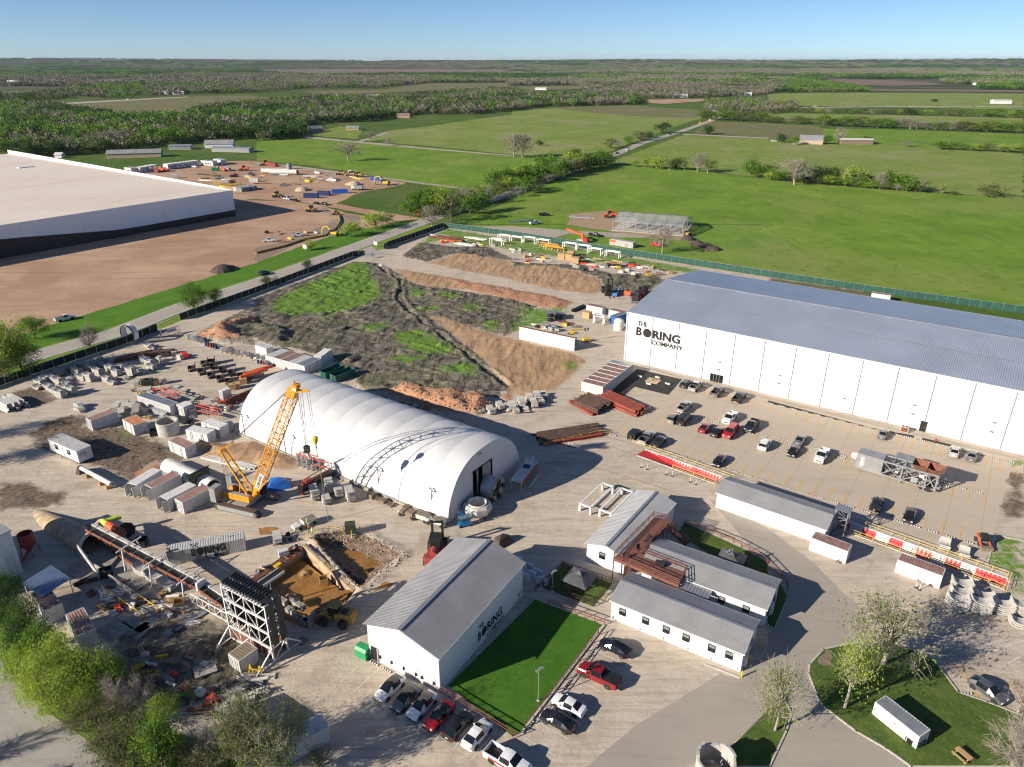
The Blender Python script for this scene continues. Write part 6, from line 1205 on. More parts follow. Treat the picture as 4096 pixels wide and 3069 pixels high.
def leafmat(name,c1,c2,tr=0.35):
    t=NT(name);oi=t.n('ObjectInfo');n=t.noise(0.5,3,0.6);v=t.math('ADD',t.math('MULTIPLY',n,0.6),t.math('MULTIPLY',oi.outputs['Random'],0.45))
    c=t.mix(t.ss(v,0.25,0.8),c1,c2);t.out(c,0.7,spec=0.2)
    tb=t.n('BsdfTranslucent');t.put(tb.inputs[0],t.mix(0.5,c,c2));mx=t.n('MixShader');mx.inputs[0].default_value=tr
    t.L.new(t.b.outputs[0],mx.inputs[1]);t.L.new(tb.outputs[0],mx.inputs[2]);t.L.new(mx.outputs[0],t.t.nodes['Material Output'].inputs[0]);return t.mat
LEAF={'green':leafmat('leaf_green',(0.1,0.2,0.02),(0.16,0.28,0.035)),'bright':leafmat('leaf_bright',(0.27,0.38,0.045),(0.38,0.48,0.08),0.45),'dark':leafmat('leaf_dark',(0.035,0.085,0.018),(0.065,0.13,0.028)),'pale':leafmat('leaf_pale',(0.17,0.225,0.045),(0.23,0.3,0.065)),'bare':leafmat('twigs',(0.15,0.14,0.1),(0.22,0.205,0.15),0.05),'olive':leafmat('leaf_olive',(0.13,0.155,0.045),(0.18,0.2,0.065)),'red':leafmat('leaf_red',(0.2,0.09,0.05),(0.28,0.15,0.07))}
def quads(name,c,s,mat,rng,up=0.3,asp=0.6):
    n=len(c);d=rng.normal(size=(n,3));d[:,2]+=up;d/=np.linalg.norm(d,axis=1)[:,None]
    a=np.cross(d,rng.normal(size=(n,3)));a/=np.linalg.norm(a,axis=1)[:,None];b=np.cross(d,a);s=s[:,None]*0.5
    v=np.stack([c-a*s,c+b*s*asp,c+a*s,c-b*s*asp],1).reshape(-1,3)
    me=bpy.data.meshes.new(name);me.vertices.add(n*4);me.vertices.foreach_set('co',v.astype(np.float32).ravel());me.loops.add(n*4);me.loops.foreach_set('vertex_index',np.arange(n*4,dtype=np.int32));me.polygons.add(n);me.polygons.foreach_set('loop_start',np.arange(0,n*4,4,dtype=np.int32));me.update(calc_edges=True);me.materials.append(mat);return me
def tree_proto(kind,seed,nl,ls,nclump=26,bark='bark',w=0.42,base=0.28,thin=0.0,twigs=0):
    """unit tree: 1 m tall, scaled on placing; returns trunk mesh and crown mesh"""
    rng=np.random.default_rng(seed);m=MB();cl=[]
    for i in range(nclump):
        while True:
            p=rng.uniform(-1,1,3)
            if 0.25<np.linalg.norm(p)<1:break
        taper=1-0.35*max(p[2],0);cl.append((p[0]*w*taper,p[1]*w*taper,base+(1-base)*0.5+p[2]*(1-base)*0.46))
    pts=[Vector((0,0,0)),Vector((rng.uniform(-.02,.02),rng.uniform(-.02,.02),base*0.6)),Vector((rng.uniform(-.04,.04),rng.uniform(-.04,.04),base+0.18)),Vector((rng.uniform(-.05,.05),rng.uniform(-.05,.05),0.75))]
    for a,b,r0,r1 in zip(pts,pts[1:],(0.032,0.025,0.016),(0.025,0.016,0.006)):m.tube(a,b,r0,6,r1,False)
    tw=[]
    for c in cl:
        c=Vector(c);k=min(max(c.z*0.55,base*0.5),0.7);s0=pts[1].lerp(pts[3],(k-base*0.6)/(0.75-base*0.6))if k>base*0.6 else pts[0].lerp(pts[1],0.9)
        mid=s0.lerp(c,0.55)+Vector((rng.uniform(-.04,.04),rng.uniform(-.04,.04),rng.uniform(-.03,.02)));m.tube(s0,mid,0.010,4,0.006,False);m.tube(mid,c,0.006,4,0.003,False)
        for q in range(twigs):
            e_=c+Vector(rng.normal(size=3)*0.09)+(c-mid)*0.35;a=mid.lerp(c,rng.uniform(0.2,1));m.tube(a,e_,0.0035,3,0.0012,False);tw.append((a,e_))
            for q2 in range(3):f=a.lerp(e_,rng.uniform(.3,1));m.tube(f,f+Vector(rng.normal(size=3)*0.05),0.002,3,0.0008,False)
    tm=bpy.data.meshes.new('trunk');tm.from_pydata([tuple(v)for v in m.v],[],m.f);tm.materials.append(M(bark))
    cl=np.array(cl);idx=rng.integers(0,len(cl),nl);sp=0.085*(0.6+rng.random(len(cl)))
    c=cl[idx]+rng.normal(size=(nl,3))*sp[idx][:,None]*np.array([1.15,1.15,0.8]);c[:,2]=np.maximum(c[:,2],0.04)
    return tm,quads('crown',c,ls*(0.6+0.8*rng.random(nl)),LEAF[kind],rng)
PR={'near_bright':[tree_proto('bright',s,5200,0.034,34,w=0.48,twigs=2,base=0.15)for s in(1,2)],'near_green':[tree_proto('green',s,5600,0.034,36,w=0.46,twigs=2,base=0.15)for s in(3,4)],'near_dark':[tree_proto('dark',5,6000,0.03,40,w=0.36,base=0.08)],
      'near_pale':[tree_proto('pale',s,2000,0.032,40,'pale_bark',w=0.5,twigs=9)for s in(6,7)],'near_bare':[tree_proto('bare',8,700,0.02,40,'pale_bark',w=0.5,twigs=16,base=0.15)],'near_slim':[tree_proto('bright',9,3000,0.03,30,'pale_bark',w=0.3,base=0.36,twigs=6)],'near_red':[tree_proto('red',10,1200,0.03,24,'pale_bark',w=0.45,twigs=8)],'near_olive':[tree_proto('olive',19,2600,0.03,34,w=0.5,twigs=7,base=0.1)],
      'green':[tree_proto('green',s,900,0.085,24,w=0.5,base=0.2)for s in(11,12,13)],'bright':[tree_proto('bright',s,900,0.085,24,w=0.5,base=0.22)for s in(14,15)],'dark':[tree_proto('dark',s,900,0.085,26,w=0.5,base=0.15)for s in(16,17)],
      'bare':[tree_proto('bare',s,520,0.05,34,'pale_bark',w=0.52,base=0.22,twigs=5)for s in(21,22)],'pale':[tree_proto('pale',s,650,0.07,26,'pale_bark',w=0.46,base=0.25,twigs=2)for s in(24,25)],'olive':[tree_proto('olive',s,700,0.08,24,w=0.5,base=0.18)for s in(26,27)]}
TREES={}
def tree(kind,b,h,wpx=None,where='',zz=None):
    tm,cm=random.choice(PR[kind]);t=link('tree',None,None,Vector((b[0],b[1],0.0)),random.uniform(0,6.28));s=h
    k=((0.85 if 'near' in kind else 1.15)*wpx/(0.5*h))if wpx else random.uniform(0.9,1.15);k=min(max(k,0.55),2.4);t.scale=(s*k,s*k,s)
    link('trunk',tm,t);link('crown',cm,t);TREES.setdefault((where,kind),[]).append((project(b[0],b[1])[0],t));return t
def treepx(kind,tile,x,yb,yt,hw=None,where=''):
    b=P(tile,x,yb);r=ray(*px(tile,x,yt));k=math.hypot(b.x,b.y)/math.hypot(r.x,r.y);h=CAMH+r.z*k
    w=hw*SZ/FPX*math.hypot(b.x,b.y,CAMH)if hw else None
    return tree(kind,b,max(h,1.5),w,where)
KW={'green':'green leafy','bright':'bright green','dark':'dark evergreen','bare':'grey leafless','pale':'pale budding','olive':'olive scrubby','slim':'slim bright','red':'reddish'}
def label_trees():
    for(where,kind),L_ in TREES.items():
        L_.sort(key=lambda q:q[0])
        for i,(_,t)in enumerate(L_):tag(t,'%s tree %s%s'%(KW[kind.split('_')[-1]],where,', %s from the left'%ordn(i+1)if len(L_)>1 else ''),'tree','trees '+where)
for kind,rows in(('near_dark',(('D1',60,480,-120,150),('D1',170,330,-60,130),('D1',330,650,130,150),('D1',230,800,330,150))),
                   ('near_bright',(('D1',590,960,460,200),('D1',820,1010,590,200),('D1',400,1080,620,190),('D1',560,1200,800,210),('D1',760,1240,930,150),('D1',1410,1290,1030,130),('D1',260,960,560,150))),
                   ('near_green',(('D1',980,1020,640,160),('D1',1420,1700,1240,220),('D1',420,820,380,160))),('near_olive',(('D1',900,1420,1080,190),('D1',720,1330,1030,150),('D1',1000,1720,1300,200),('D1',1180,1640,1150,220),('D1',1500,1800,1480,200),('D1',1180,1850,1500,240),('D1',1850,1850,1520,220),('D2',560,1700,1500,130),('D2',60,1720,1000,220))),
                   ('near_bare',(('D1',1050,1260,840,130),('D1',1230,1230,850,130),('D1',1780,1640,1260,160))),('near_pale',(('D2',340,1500,1050,150),('D1',2130,1620,1010,160),('D2',170,1800,1250,240)))):
    for r in rows:treepx(kind,*r,where='in the belt beside the street')
for kind,r,w in(('near_pale',('D4',990,770,225,330),'standing on the tip of the lawn island'),('near_slim',('D4',660,1145,480,190),'with pale trunk on the lawn island'),('near_pale',('D4',60,1340,760,170),'by the small kerbed island'),('near_bare',('D4',2110,1640,1180,230),'at the lower right corner'),('near_red',('D4',2150,1200,900,160),'beside the grey hatchback'),('near_green',('B1',1690,752,500,135),'before the fence by the county road'),('near_green',('B1',1870,697,540,85),'just right of the tree by the fence'),
                   ('near_bright',('B1',100,1330,800,190),'at the left edge outside the fence'),('near_green',('B1',300,990,790,140),'beyond the road at the left edge'),('near_green',('B1',200,1310,960,170),'left of the segment stacks outside the fence'),('near_olive',('B1',40,1360,1000,130),'at the very left outside the fence'),('near_bare',('B1',790,1085,845,70),'beside the ring monument'),('near_dark',('B2',452,402,298,66),'by the long road fence'),('near_dark',('B2',95,527,440,70),'left of the dark one along the road fence'),('near_bare',('B2',172,505,425,28),'thin beside the dark roadside bush'),('near_bright',('B2',475,215,125,55),'small on the verge sign side')):
    treepx(kind,*r,where=w)
for kind,x,y,h in(('near_green',-62,55,4.5),('near_bare',-66,60,5),('near_olive',-57,50,5),('near_bare',-50,45,6),('near_green',-118,128,12),('near_olive',-125,140,11)):tree(kind,(x,y),h,h*0.42,'off the lower left edge')
MID={'green':'A2 1345 1440 1260 70;A2 1420 1430 1220 70;A2 1500 1380 1190 70;A2 1850 1420 1250 80;A2 1950 1400 1220 70;A2 2060 1220 1040 70;A2 2160 1180 1010 60;A3 100 1130 990 70;A3 240 1060 920 70;A3 330 1080 900 70;A3 420 1100 960 70;A3 540 950 850 60;A3 620 1040 930 70;A3 770 1000 870 70;A3 120 1240 1090 80;A3 360 1130 1020 70',
       'bright':'A2 1030 1545 1390 90;A2 815 1610 1490 80;A2 1580 1350 1160 80;A3 30 1160 1000 70;A3 170 1100 960 70;A3 520 1060 870 80;A2 1560 1420 1230 70','dark':'A3 700 1000 900 70;A2 2100 1190 1050 60;A3 470 1090 950 50','olive':'A2 1130 1500 1400 50;A2 1690 1480 1240 90;A3 200 1210 1100 70','bare':'A2 1520 1525 1340 85;A2 1820 1350 1180 80;A2 1980 1330 1160 60;A3 310 1150 1070 50;A3 60 1270 1170 50'}
def trees_from(d,where):
    for k,v in d.items():
        for q in v.split(';'):a=q.split();treepx(k,a[0],*[float(z)for z in a[1:4]],float(a[4])if len(a)>4 else None,where)
trees_from(MID,'in the row along the county road')
trees_from({'bright':'A3 1250 1030 910 55;A3 1058 1010 945 30;A3 1165 1020 915 40;A4 740 1170 1010 90','dark':'A3 1420 1035 930 60;A4 400 1130 990 70;A4 840 1170 1060 50;A4 490 1150 1000 60','pale':'A3 1355 1040 920 40;A3 1490 1040 960 30;A3 1690 1060 940 70;A4 1500 1240 1150 35','bare':'A3 1600 1055 880 75;A4 225 1165 930 130;A4 650 1165 1050 50;A4 960 1200 1050 40;A4 1310 1230 1110 40','green':'A3 2060 1100 940 60;A3 2120 1105 990 50;A3 2195 1105 990 55;A4 40 1110 990 60;A4 570 1150 1010 60;A4 1040 1195 1050 80;A4 1200 1215 1080 100','olive':'A4 1920 1270 1150 85;A4 1600 1255 1220 45'},'in the hedgerow across the green field')
r1={'green':'','bright':'','olive':'','dark':'','bare':''};ks=['green','olive','green','bright','dark','green','olive','bare']
def row(tile,x0,x1,y0,y1,h,step,where,seed):
    rg=random.Random(seed);x=x0
    while x<x1:
        y=y0+(y1-y0)*(x-x0)/(x1-x0);hh=h*rg.uniform(0.7,1.2);treepx(rg.choice(ks),tile,x,y,y-hh,hh*rg.uniform(0.55,0.8),where);x+=step*rg.uniform(0.6,1.5)
row('A4',0,400,630,640,70,60,'in the second hedgerow of the right fields',1);row('A4',480,2200,655,720,85,68,'in the long second hedgerow',2);row('A4',280,1560,540,570,52,62,'in the far third hedgerow',3);row('A4',1660,2212,578,590,65,75,'at the right end of the third hedgerow',4);row('A4',1480,2212,860,890,70,85,'in the scrub row right of the farm shed',5);row('A3',850,1240,850,750,80,75,'along the far left side of the road',6);row('A3',1640,2212,600,625,75,55,'by the bend of the road',7)
row('A2',1540,2212,1440,1210,130,58,'in the thick of the roadside belt',31);row('A3',0,820,1180,1000,120,52,'in the dense roadside belt further on',32);row('A4',30,1330,1125,1235,75,62,'in the understorey of the field hedgerow',33)
trees_from({'bare':'A2 800 960 795 100;A2 985 790 705 60;A2 1140 830 755 38;A3 20 930 710 100;A3 90 930 720 90;A4 620 800 670 50;B3 1295 245 20 100;A4 1190 840 785 40','dark':'A3 240 828 778 28;A4 110 800 720 45;A4 1435 452 420 20;A3 1690 730 650 55;A3 1300 720 620 55','green':'A4 505 815 730 35;A4 840 805 740 40;A1 100 600 520 70;A4 225 820 745 30'},'standing alone in the open fields')
WOODS=[([('A1',0,480),('A1',500,500),('A1',1000,590),('A1',1600,600),('A1',1760,520),('A1',2212,480),('A2',300,450),('A2',420,520),('A2',420,700),('A2',380,760),('A2',0,790),('A1',2212,760),('A1',1450,830),('A1',900,900),('A1',220,930),('A1',0,900)],8.8,('dark','green','green','olive','bare','olive','dark','dark')),
         ([('A2',250,470),('A2',600,420),('A2',1100,440),('A2',1600,380),('A2',2212,350),('A3',200,400),('A3',1100,420),('A3',1120,475),('A3',300,490),('A2',2212,530),('A2',1900,560),('A2',1400,560),('A2',1000,620),('A2',500,640),('A2',420,700)],10,('dark','dark','bare','olive','green','dark','bare')),
         ([('A1',560,330),('A1',1100,300),('A1',2212,290),('A2',0,260),('A2',1100,250),('A2',2212,230),('A2',2212,280),('A2',1500,285),('A2',1050,330),('A2',500,330),('A2',0,370),('A1',1600,385),('A1',1000,420),('A1',560,400)],15,('bare','bare','dark','green','pale')),
         ([('A3',620,290),('A3',1400,300),('A3',2212,300),('A4',150,250),('A4',160,330),('A3',2212,390),('A3',1400,420),('A3',1100,420),('A3',620,400)],13,('bare','bare','bare','dark')),
         ([('A4',30,370),('A4',100,290),('A4',480,290),('A4',600,300),('A4',900,365),('A4',600,368)],13,('dark','green','olive')),([('A4',1800,310),('A4',2212,305),('A4',2212,345),('A4',1820,345)],13,('dark','green')),([('A1',0,400),('A1',240,400),('A1',580,360),('A1',580,420),('A1',240,455),('A1',0,470)],13,('olive','dark','bare')),([('A3',1660,460),('A3',2212,470),('A4',250,480),('A4',250,540),('A3',2212,560),('A3',1700,540)],16,('olive','bare','green'))]
rg=np.random.default_rng(5);far_pts=[]
for poly,sp,kinds in WOODS:
    pw=[P(*p)for p in poly];xs,ys=[p.x for p in pw],[p.y for p in pw];nx,ny=int((max(xs)-min(xs))/sp)+1,int((max(ys)-min(ys))/sp)+1
    gx_,gy_=np.meshgrid(min(xs)+np.arange(nx)*sp,min(ys)+np.arange(ny)*sp);gx_=gx_+rg.uniform(-.5,.5,gx_.shape)*sp;gy_=gy_+rg.uniform(-.5,.5,gy_.shape)*sp
    ins=sdf(gx_,gy_,[(p.x,p.y)for p in pw])>0;cl=vnoise(gx_/60,gy_/60,3);dens=vnoise(gx_/90+50,gy_/90,8);ins&=(dens>0.12)
    for x,y,c in zip(gx_[ins],gy_[ins],cl[ins]):
        k=kinds[int(np.clip(c*1.35-0.17+rg.normal()*0.12,0,0.999)*len(kinds))];far_pts.append((x,y,rg.uniform(8,15)*(0.75 if k in('olive','pale')else 1),k))
far_pts.sort(key=lambda q:-q[2]/math.hypot(q[0],q[1]))
nind=max(0,296-sum(len(v)for v in TREES.values()))
for x,y,h,k in far_pts[:nind]:tree(k,(x,y),h,None,'at the near edge of the left woods')
label_trees();print('individual woods',nind,'far',len(far_pts))
def scatter(name,protos,pts,label,cat):
    cl=bpy.data.collections.new(name+'_kinds')
    for i,me in enumerate(protos):o=bpy.data.objects.new('%s_%02d'%(name,i),me);cl.objects.link(o)
    me=bpy.data.meshes.new(name);a=np.array(pts,dtype=np.float32);me.vertices.add(len(a));me.vertices.foreach_set('co',a[:,:3].copy().ravel())
    for nm,j,ty in(('size',3,'FLOAT'),('kind_index',4,'INT')):at=me.attributes.new(nm,ty,'POINT');at.data.foreach_set('value',a[:,j].astype(np.int32 if ty=='INT' else np.float32))
    at=me.attributes.new('turn','FLOAT_VECTOR','POINT');rv=np.zeros((len(a),3),np.float32);rv[:,2]=rg.uniform(0,6.28,len(a));at.data.foreach_set('vector',rv.ravel())
    ob=link(name,me);ng=bpy.data.node_groups.new(name,'GeometryNodeTree');ng.interface.new_socket('Geometry',in_out='INPUT',socket_type='NodeSocketGeometry');ng.interface.new_socket('Geometry',in_out='OUTPUT',socket_type='NodeSocketGeometry')
    N=ng.nodes;gi,go,ip,ci=N.new('NodeGroupInput'),N.new('NodeGroupOutput'),N.new('GeometryNodeInstanceOnPoints'),N.new('GeometryNodeCollectionInfo');ci.inputs[0].default_value=cl;ci.inputs['Separate Children'].default_value=True;ci.inputs['Reset Children'].default_value=True
    L=ng.links.new;L(gi.outputs[0],ip.inputs['Points']);L(ci.outputs[0],ip.inputs['Instance']);ip.inputs['Pick Instance'].default_value=True
    for nm,ty,s in(('size','FLOAT','Scale'),('kind_index','INT','Instance Index'),('turn','FLOAT_VECTOR','Rotation')):
        na=N.new('GeometryNodeInputNamedAttribute');na.data_type=ty;na.inputs[0].default_value=nm;L(na.outputs[0],ip.inputs[s])
    L(ip.outputs[0],go.inputs[0]);md=ob.modifiers.new('scatter','NODES');md.node_group=ng;return tag(ob,label,cat,kind='stuff')
FK=['bare','bright','dark','green','olive','pale'];protos=[]
for i,k in enumerate(FK):
    r_=np.random.default_rng(40+i);c=r_.normal(size=(110,3))*np.array([.23,.23,.18])+np.array([0,0,.52]);c[:,2]=np.abs(c[:,2]);protos.append(quads('far_crown',c,0.2*(0.6+0.8*r_.random(110)),LEAF[k],r_))
scatter('far_woods',protos,[(x,y,0.0,h,FK.index(k))for x,y,h,k in far_pts[nind:]],'mixed green and grey woods filling the middle distance','woods')
gp=[]
for i,k in enumerate(('dark','dark','bare','green','bare')):
    r_=np.random.default_rng(60+i);n=30;ctr=r_.uniform(-30,30,(n,2));hh=r_.uniform(6,12,n);idx=r_.integers(0,n,700);c=np.stack([ctr[idx,0]+r_.normal(size=700)*2.6,ctr[idx,1]+r_.normal(size=700)*2.6,hh[idx]*(0.55+0.2*r_.normal(size=700))],1);c[:,2]=np.abs(c[:,2]);gp.append(quads('grove',c,4.2*(0.5+0.7*r_.random(700)),LEAF[k],r_))
pts=[];NOF=[[P(*p)for p in q]for q in((('A2',0,160),('A2',2212,168),('A2',2212,200),('A2',500,222),('A2',0,190)),(('A4',400,250),('A4',1560,250),('A4',1560,320),('A4',400,312)),(('A4',600,305),('A4',2212,345),('A4',2212,480),('A4',0,480),('A4',600,370)),(('A3',0,305),('A3',640,300),('A3',640,365),('A3',0,365)),(('A2',400,345),('A2',1500,280),('A2',2212,280),('A2',2212,345),('A2',600,410)),(('A1',680,250),('A1',1180,245),('A1',1180,295),('A1',700,295)),(('A1',0,340),('A1',560,340),('A1',560,400),('A1',0,400)),(('A1',280,480),('A1',1650,400),('A2',420,400),('A2',420,480),('A1',1250,585)))]
n=19000;dd_=1500*np.exp(rg.random(n)*math.log(8.6));an=rg.uniform(-0.72,0.72,n);xx,yy=dd_*np.sin(an),dd_*np.cos(an);keep=np.ones(n,bool);u,v=project(xx,yy);keep&=v<345
for q in NOF:keep&=sdf(xx,yy,[(p.x,p.y)for p in q])<0
kn=vnoise(xx/700,yy/700,12)+rg.normal(size=n)*0.12;keep&=(vnoise(xx/500+9,yy/900,21)>0.2)
ki=np.where(kn<0.35,rg.integers(0,2,n),np.where(kn<0.5,3,np.where(rg.random(n)<0.7,2,4)))
bump=lambda x,y:65*np.exp(-((y-11500)/2300)**2)+42*np.exp(-((x+6800)/3000)**2-((y-9800)/2500)**2)+16*np.exp(-((x-1800)/1500)**2-((y-10500)/2200)**2)+38*np.exp(-((x-7600)/2600)**2-((y-10000)/2600)**2)
for x,y,k in zip(xx[keep],yy[keep],ki[keep]):pts.append((x,y,float(bump(x,y)),0.9+0.5*rg.random(),k))
scatter('horizon_woods',gp,pts,'dark and grey forest stretching away to the horizon','woods')
hx_,hy_=np.meshgrid(np.linspace(-14000,14000,90),np.linspace(3000,16000,45));hz_=bump(hx_,hy_)-2.0
tag(link('hills',grid_mesh('hills',hx_,hy_,hz_,{},bpy.data.materials['countryside'])),kind='structure')
def mesh_fence(label,pts,h,mat,step=3.2):
    t=thing('mesh_fence',label,'fence')
    for a,b in zip(pts,pts[1:]):
        a,b=Vector((*a,0)),Vector((*b,0));k=max(1,round((b-a).length/step));d=(b-a)/k;q=d.normalized()
        for i in range(k):
            p=a+d*i;MB().add([p+q*0.06+Z3*0.05,p+d-q*0.06+Z3*0.05,p+d-q*0.06+Z3*(h-0.08),p+q*0.06+Z3*(h-0.08)],[(0,1,2,3)]).build('mesh_panel',mat,t);MB().bar(p,p+Z3*(h+0.1),0.09).build('post','galv',t)
        MB().bar(a+Z3*h,b+Z3*h,0.06).build('top_rail','galv',t)
mesh_fence('dark mesh-covered fence along the county road',FENCE_ROAD[:3]+[(-110.6,212)],2.3,'mesh_black');mesh_fence('long dark mesh fence between the mud field and the road',[(-107.6,221.5),(-92.7,251.3),(-68.4,305),(-63.5,306.5)],2.3,'mesh_black');mesh_fence('dark mesh fence from the second gate to the far corner',[(-57,317),(-56,322),(-34.5,363.5)],2.5,'mesh_black');mesh_fence('green mesh fence with pale posts along the open field',[(-34.3,363.5),(0,344.3),(50,307.4),(100,272.8),(134,250),(171,228),(235,186)],2.5,'mesh_green',3.4)
def line2(name,a,b,w,mat,z=0.022):a,b=Vector((a[0],a[1],0)),Vector((b[0],b[1],0));d=(b-a).normalized();n=Vector((-d.y,d.x,0))*w/2;return sheet(name,[(a-n)[:],(b-n)[:],(b+n)[:],(a+n)[:]],mat,z)
stopm=MB().box((0,0,0.07),(1.75,0.18,0.13)).mesh('wheel_stop','black');stw=MB()
for k in(-0.62,-0.2,0.2,0.62):stw.box((k,0,0.075),(0.2,0.19,0.135))
stw=stw.mesh('white_mark','white_line');NS=[0];STOPS={}
def stop(p,rz,where):
    o=link('wheel_stop',stopm,None,(p.x,p.y,0.015),rz);link('white_mark',stw,o);STOPS.setdefault(where,[]).append((project(p.x,p.y)[0],o))
nv=Vector((math.cos(N_),math.sin(N_),0));ev=Vector((math.cos(R(-34.7)),math.sin(R(-34.7)),0))
def bays(p0,n,pitch,ln,where,stops=True,skip=(),both=False,mat='yellow_line',off=0.3,dirn=1):
    for i in range(n+1):
        p=p0+ev*pitch*i;line2('parking_line',p,p-nv*ln*dirn,0.16,mat)
        if stops and i<n and i not in skip:stop(p+ev*pitch/2+nv*off*dirn,R(-34.7),where)
pA=P('C4',108,55);pA=P('B3',1560,1395)+nv*1.2;bays(P('B3',1500,1400)+nv*2.2,27,2.78,5.0,'along the warehouse wall')
bays(P('C3',1480,160)+nv*2.4,22,2.78,4.8,'in the upper middle row');bays(P('C3',1470,175)+nv*1.7,22,2.78,4.8,'in the lower middle row',dirn=-1)if False else None
for i in range(20):stop(P('C3',1480,160)+nv*1.6+ev*(2.78*i+1.4),R(-34.7),'in the lower middle row')
q0=P('C3',800,300);bays(P('C3',830,285),26,2.78,4.8,'along the yellow rail',dirn=-1)
for(a,b)in((('D2',725,930),('D2',930,745)),(('D2',840,1010),('D2',1080,795)),(('D2',975,1085),('D2',1030,1040)),(('D2',1105,1170),('D2',1190,1090)),(('D2',1250,1250),('D2',1330,1170)),(('D2',1395,1335),('D2',1480,1240)),(('D2',1550,1420),('D2',1640,1320)),(('D2',1700,1505),('D2',1800,1390)),(('D2',1860,1595),('D2',2080,1330)),(('D3',750,510),('D3',850,550)),(('D3',680,630),('D3',945,755)),(('D3',510,880),('D3',770,1005)),(('D3',385,1005),('D3',685,1135)),(('D3',285,1120),('D3',590,1275)),(('D3',185,1250),('D3',490,1415)),(('D3',85,1390),('D3',385,1560)),(('D4',1900,670),('D4',2212,560)),(('D4',2040,780),('D4',2180,700))):line2('parking_line',P(*a),P(*b),0.11,'white_line')
for a,b in((('D4',1620,760),('D4',1840,1085)),(('D4',1850,835),('D4',1900,900)),(('D4',2080,920),('D4',2150,1000))):line2('parking_line',P(*a),P(*b),0.14,'yellow_line')
for p in(('D3',670,695),('D3',475,950),('D3',740,610),('D3',160,1300),('D4',1710,1020)):stop(P(*p),R(57)if p[0]=='D3' else R(-5),'in the office car park')
for p in(('D2',1020,760),('D2',1130,820),('D2',1400,950)):stop(P(*p),R(-31),'against the workshop front wall')
for w,L_ in STOPS.items():
    L_.sort(key=lambda q:q[0])
    for i,(_,o)in enumerate(L_):tag(o,'black and white wheel stop %s, %s from the left'%(w,ordn(i+1)),'wheel stop','wheel stops '+w)
for pts in((('C3',270,435),('C3',600,545),('C3',1180,725),('C3',1500,835),('C3',1740,920)),(('C3',390,480),('C3',835,397),('C3',1090,485)),(('C3',600,350),('C3',750,322),('C3',850,328),('C3',1000,370),('C3',1150,430))):
    for a,b in zip(pts,pts[1:]):line2('painted_line',P(*a),P(*b),0.12,'red_line',0.018)
T0,T1=Vector((28.8,136.5,0)),Vector((80.7,93.8,0));td=(T1-T0).normalized();tn=Vector((td.y,-td.x,0));TWd=3.2
def trench(label,s0,s1,z0,z1,stripes):
    t=thing('trench_lining',label,'trench',T0+td*s0,math.atan2(td.y,td.x));L=s1-s0;n=max(1,round(L/2.15))if stripes else 3
    for i in range(n):
        a,b=L*i/n,L*(i+1)/n;za,zb=z0+(z1-z0)*i/n,z0+(z1-z0)*(i+1)/n;m=('red_paint','white_steel')[i%2]if stripes and i<n-2 else 'red_paint'
        MB().add([(a,0,0.03),(b,0,0.03),(b,-0.9,zb),(a,-0.9,za)],[(0,1,2,3)]).build('wall_panel',m,t);MB().add([(a,-0.9,za),(b,-0.9,zb),(b,-TWd+0.2,zb),(a,-TWd+0.2,za)],[(0,1,2,3)]).build('floor_panel',m,t)
        MB().add([(a,-TWd,0.03),(b,-TWd,0.03),(b,-TWd+0.2,zb),(a,-TWd+0.2,za)],[(0,1,2,3)]).build('wall_panel',m,t)
    for y in(0.14,-TWd-0.14):MB().box((L/2,y,0.06),(L,0.3,0.14)).build('coping','white_clean' if y>0 else 'curb',t)
    if z1<-0.5:MB().add([(L,0,0.03),(L,0,z1),(L,-TWd,z1),(L,-TWd,0.03)],[(0,1,2,3)]).build('end_wall','white_steel',t)
    return t
trench('bright red painted ramp trench leading under the long shed',0.0,17.8,0.02,-1.9,False);trench('red and white striped trench running from the shed to the lawn',40.5,67.2,-1.9,-1.2,True)
def yrail(label,pts,h=1.05):t=thing('safety_railing',label,'railing');rail(t,[PW(p)for p in pts],h,'rail_yellow',post=2.2,r=0.035)
yrail('yellow railing on the car park side of the red ramp',[tuple((T0+td*s-tn*0.5).xy)for s in(-3.5,20)]);yrail('yellow railing on the yard side of the red ramp',[tuple((T0+td*s+tn*3.6).xy)for s in(8.5,18)]);yrail('yellow railing on the car park side of the striped trench',[tuple((T0+td*s-tn*0.5).xy)for s in(45,67)]);yrail('yellow railing on the near side of the striped trench',[tuple((T0+td*s+tn*3.6).xy)for s in(43,67)]);yrail('yellow railing closing the right end of the striped trench',[tuple((T0+td*67.4-tn*0.5).xy),tuple((T0+td*67.4+tn*3.6).xy)])
yrail('yellow railing in front of the lone beam pile',[('C3',230,375),('C3',285,405),('C3',750,300),('C3',845,305)]);yrail('yellow railing at the end of the red beams',[('C3',1115,140),('C3',1195,85)]);yrail('yellow railing left of the tan SUV',[('C3',1300,195),('C3',1400,115)]);yrail('yellow railing round the pit edge by the workers',[('C2',365,1245),('C2',530,1135),('C2',655,1120),('C2',780,1150)])
for k,(t_,x,y)in enumerate((('C3',1117,583),('C3',1168,600),('C3',1335,645),('C3',1385,658),('C3',1540,710),('C3',1588,730),('C3',490,402),('C3',512,405),('C3',540,410),('D4',1278,105),('D4',1308,125))):asm('delineator','white delineator post in the yard, %s from the left in its line'%ordn(k+1),'post',(t_,x,y),0,('base','black',lambda m:m.lathe([(0.3,0),(0.25,0.08),(0.05,0.1)],8)),('post','white_clean',lambda m:m.tube((0,0,0.08),(0,0,1.15),0.06,6)),group='delineator posts')
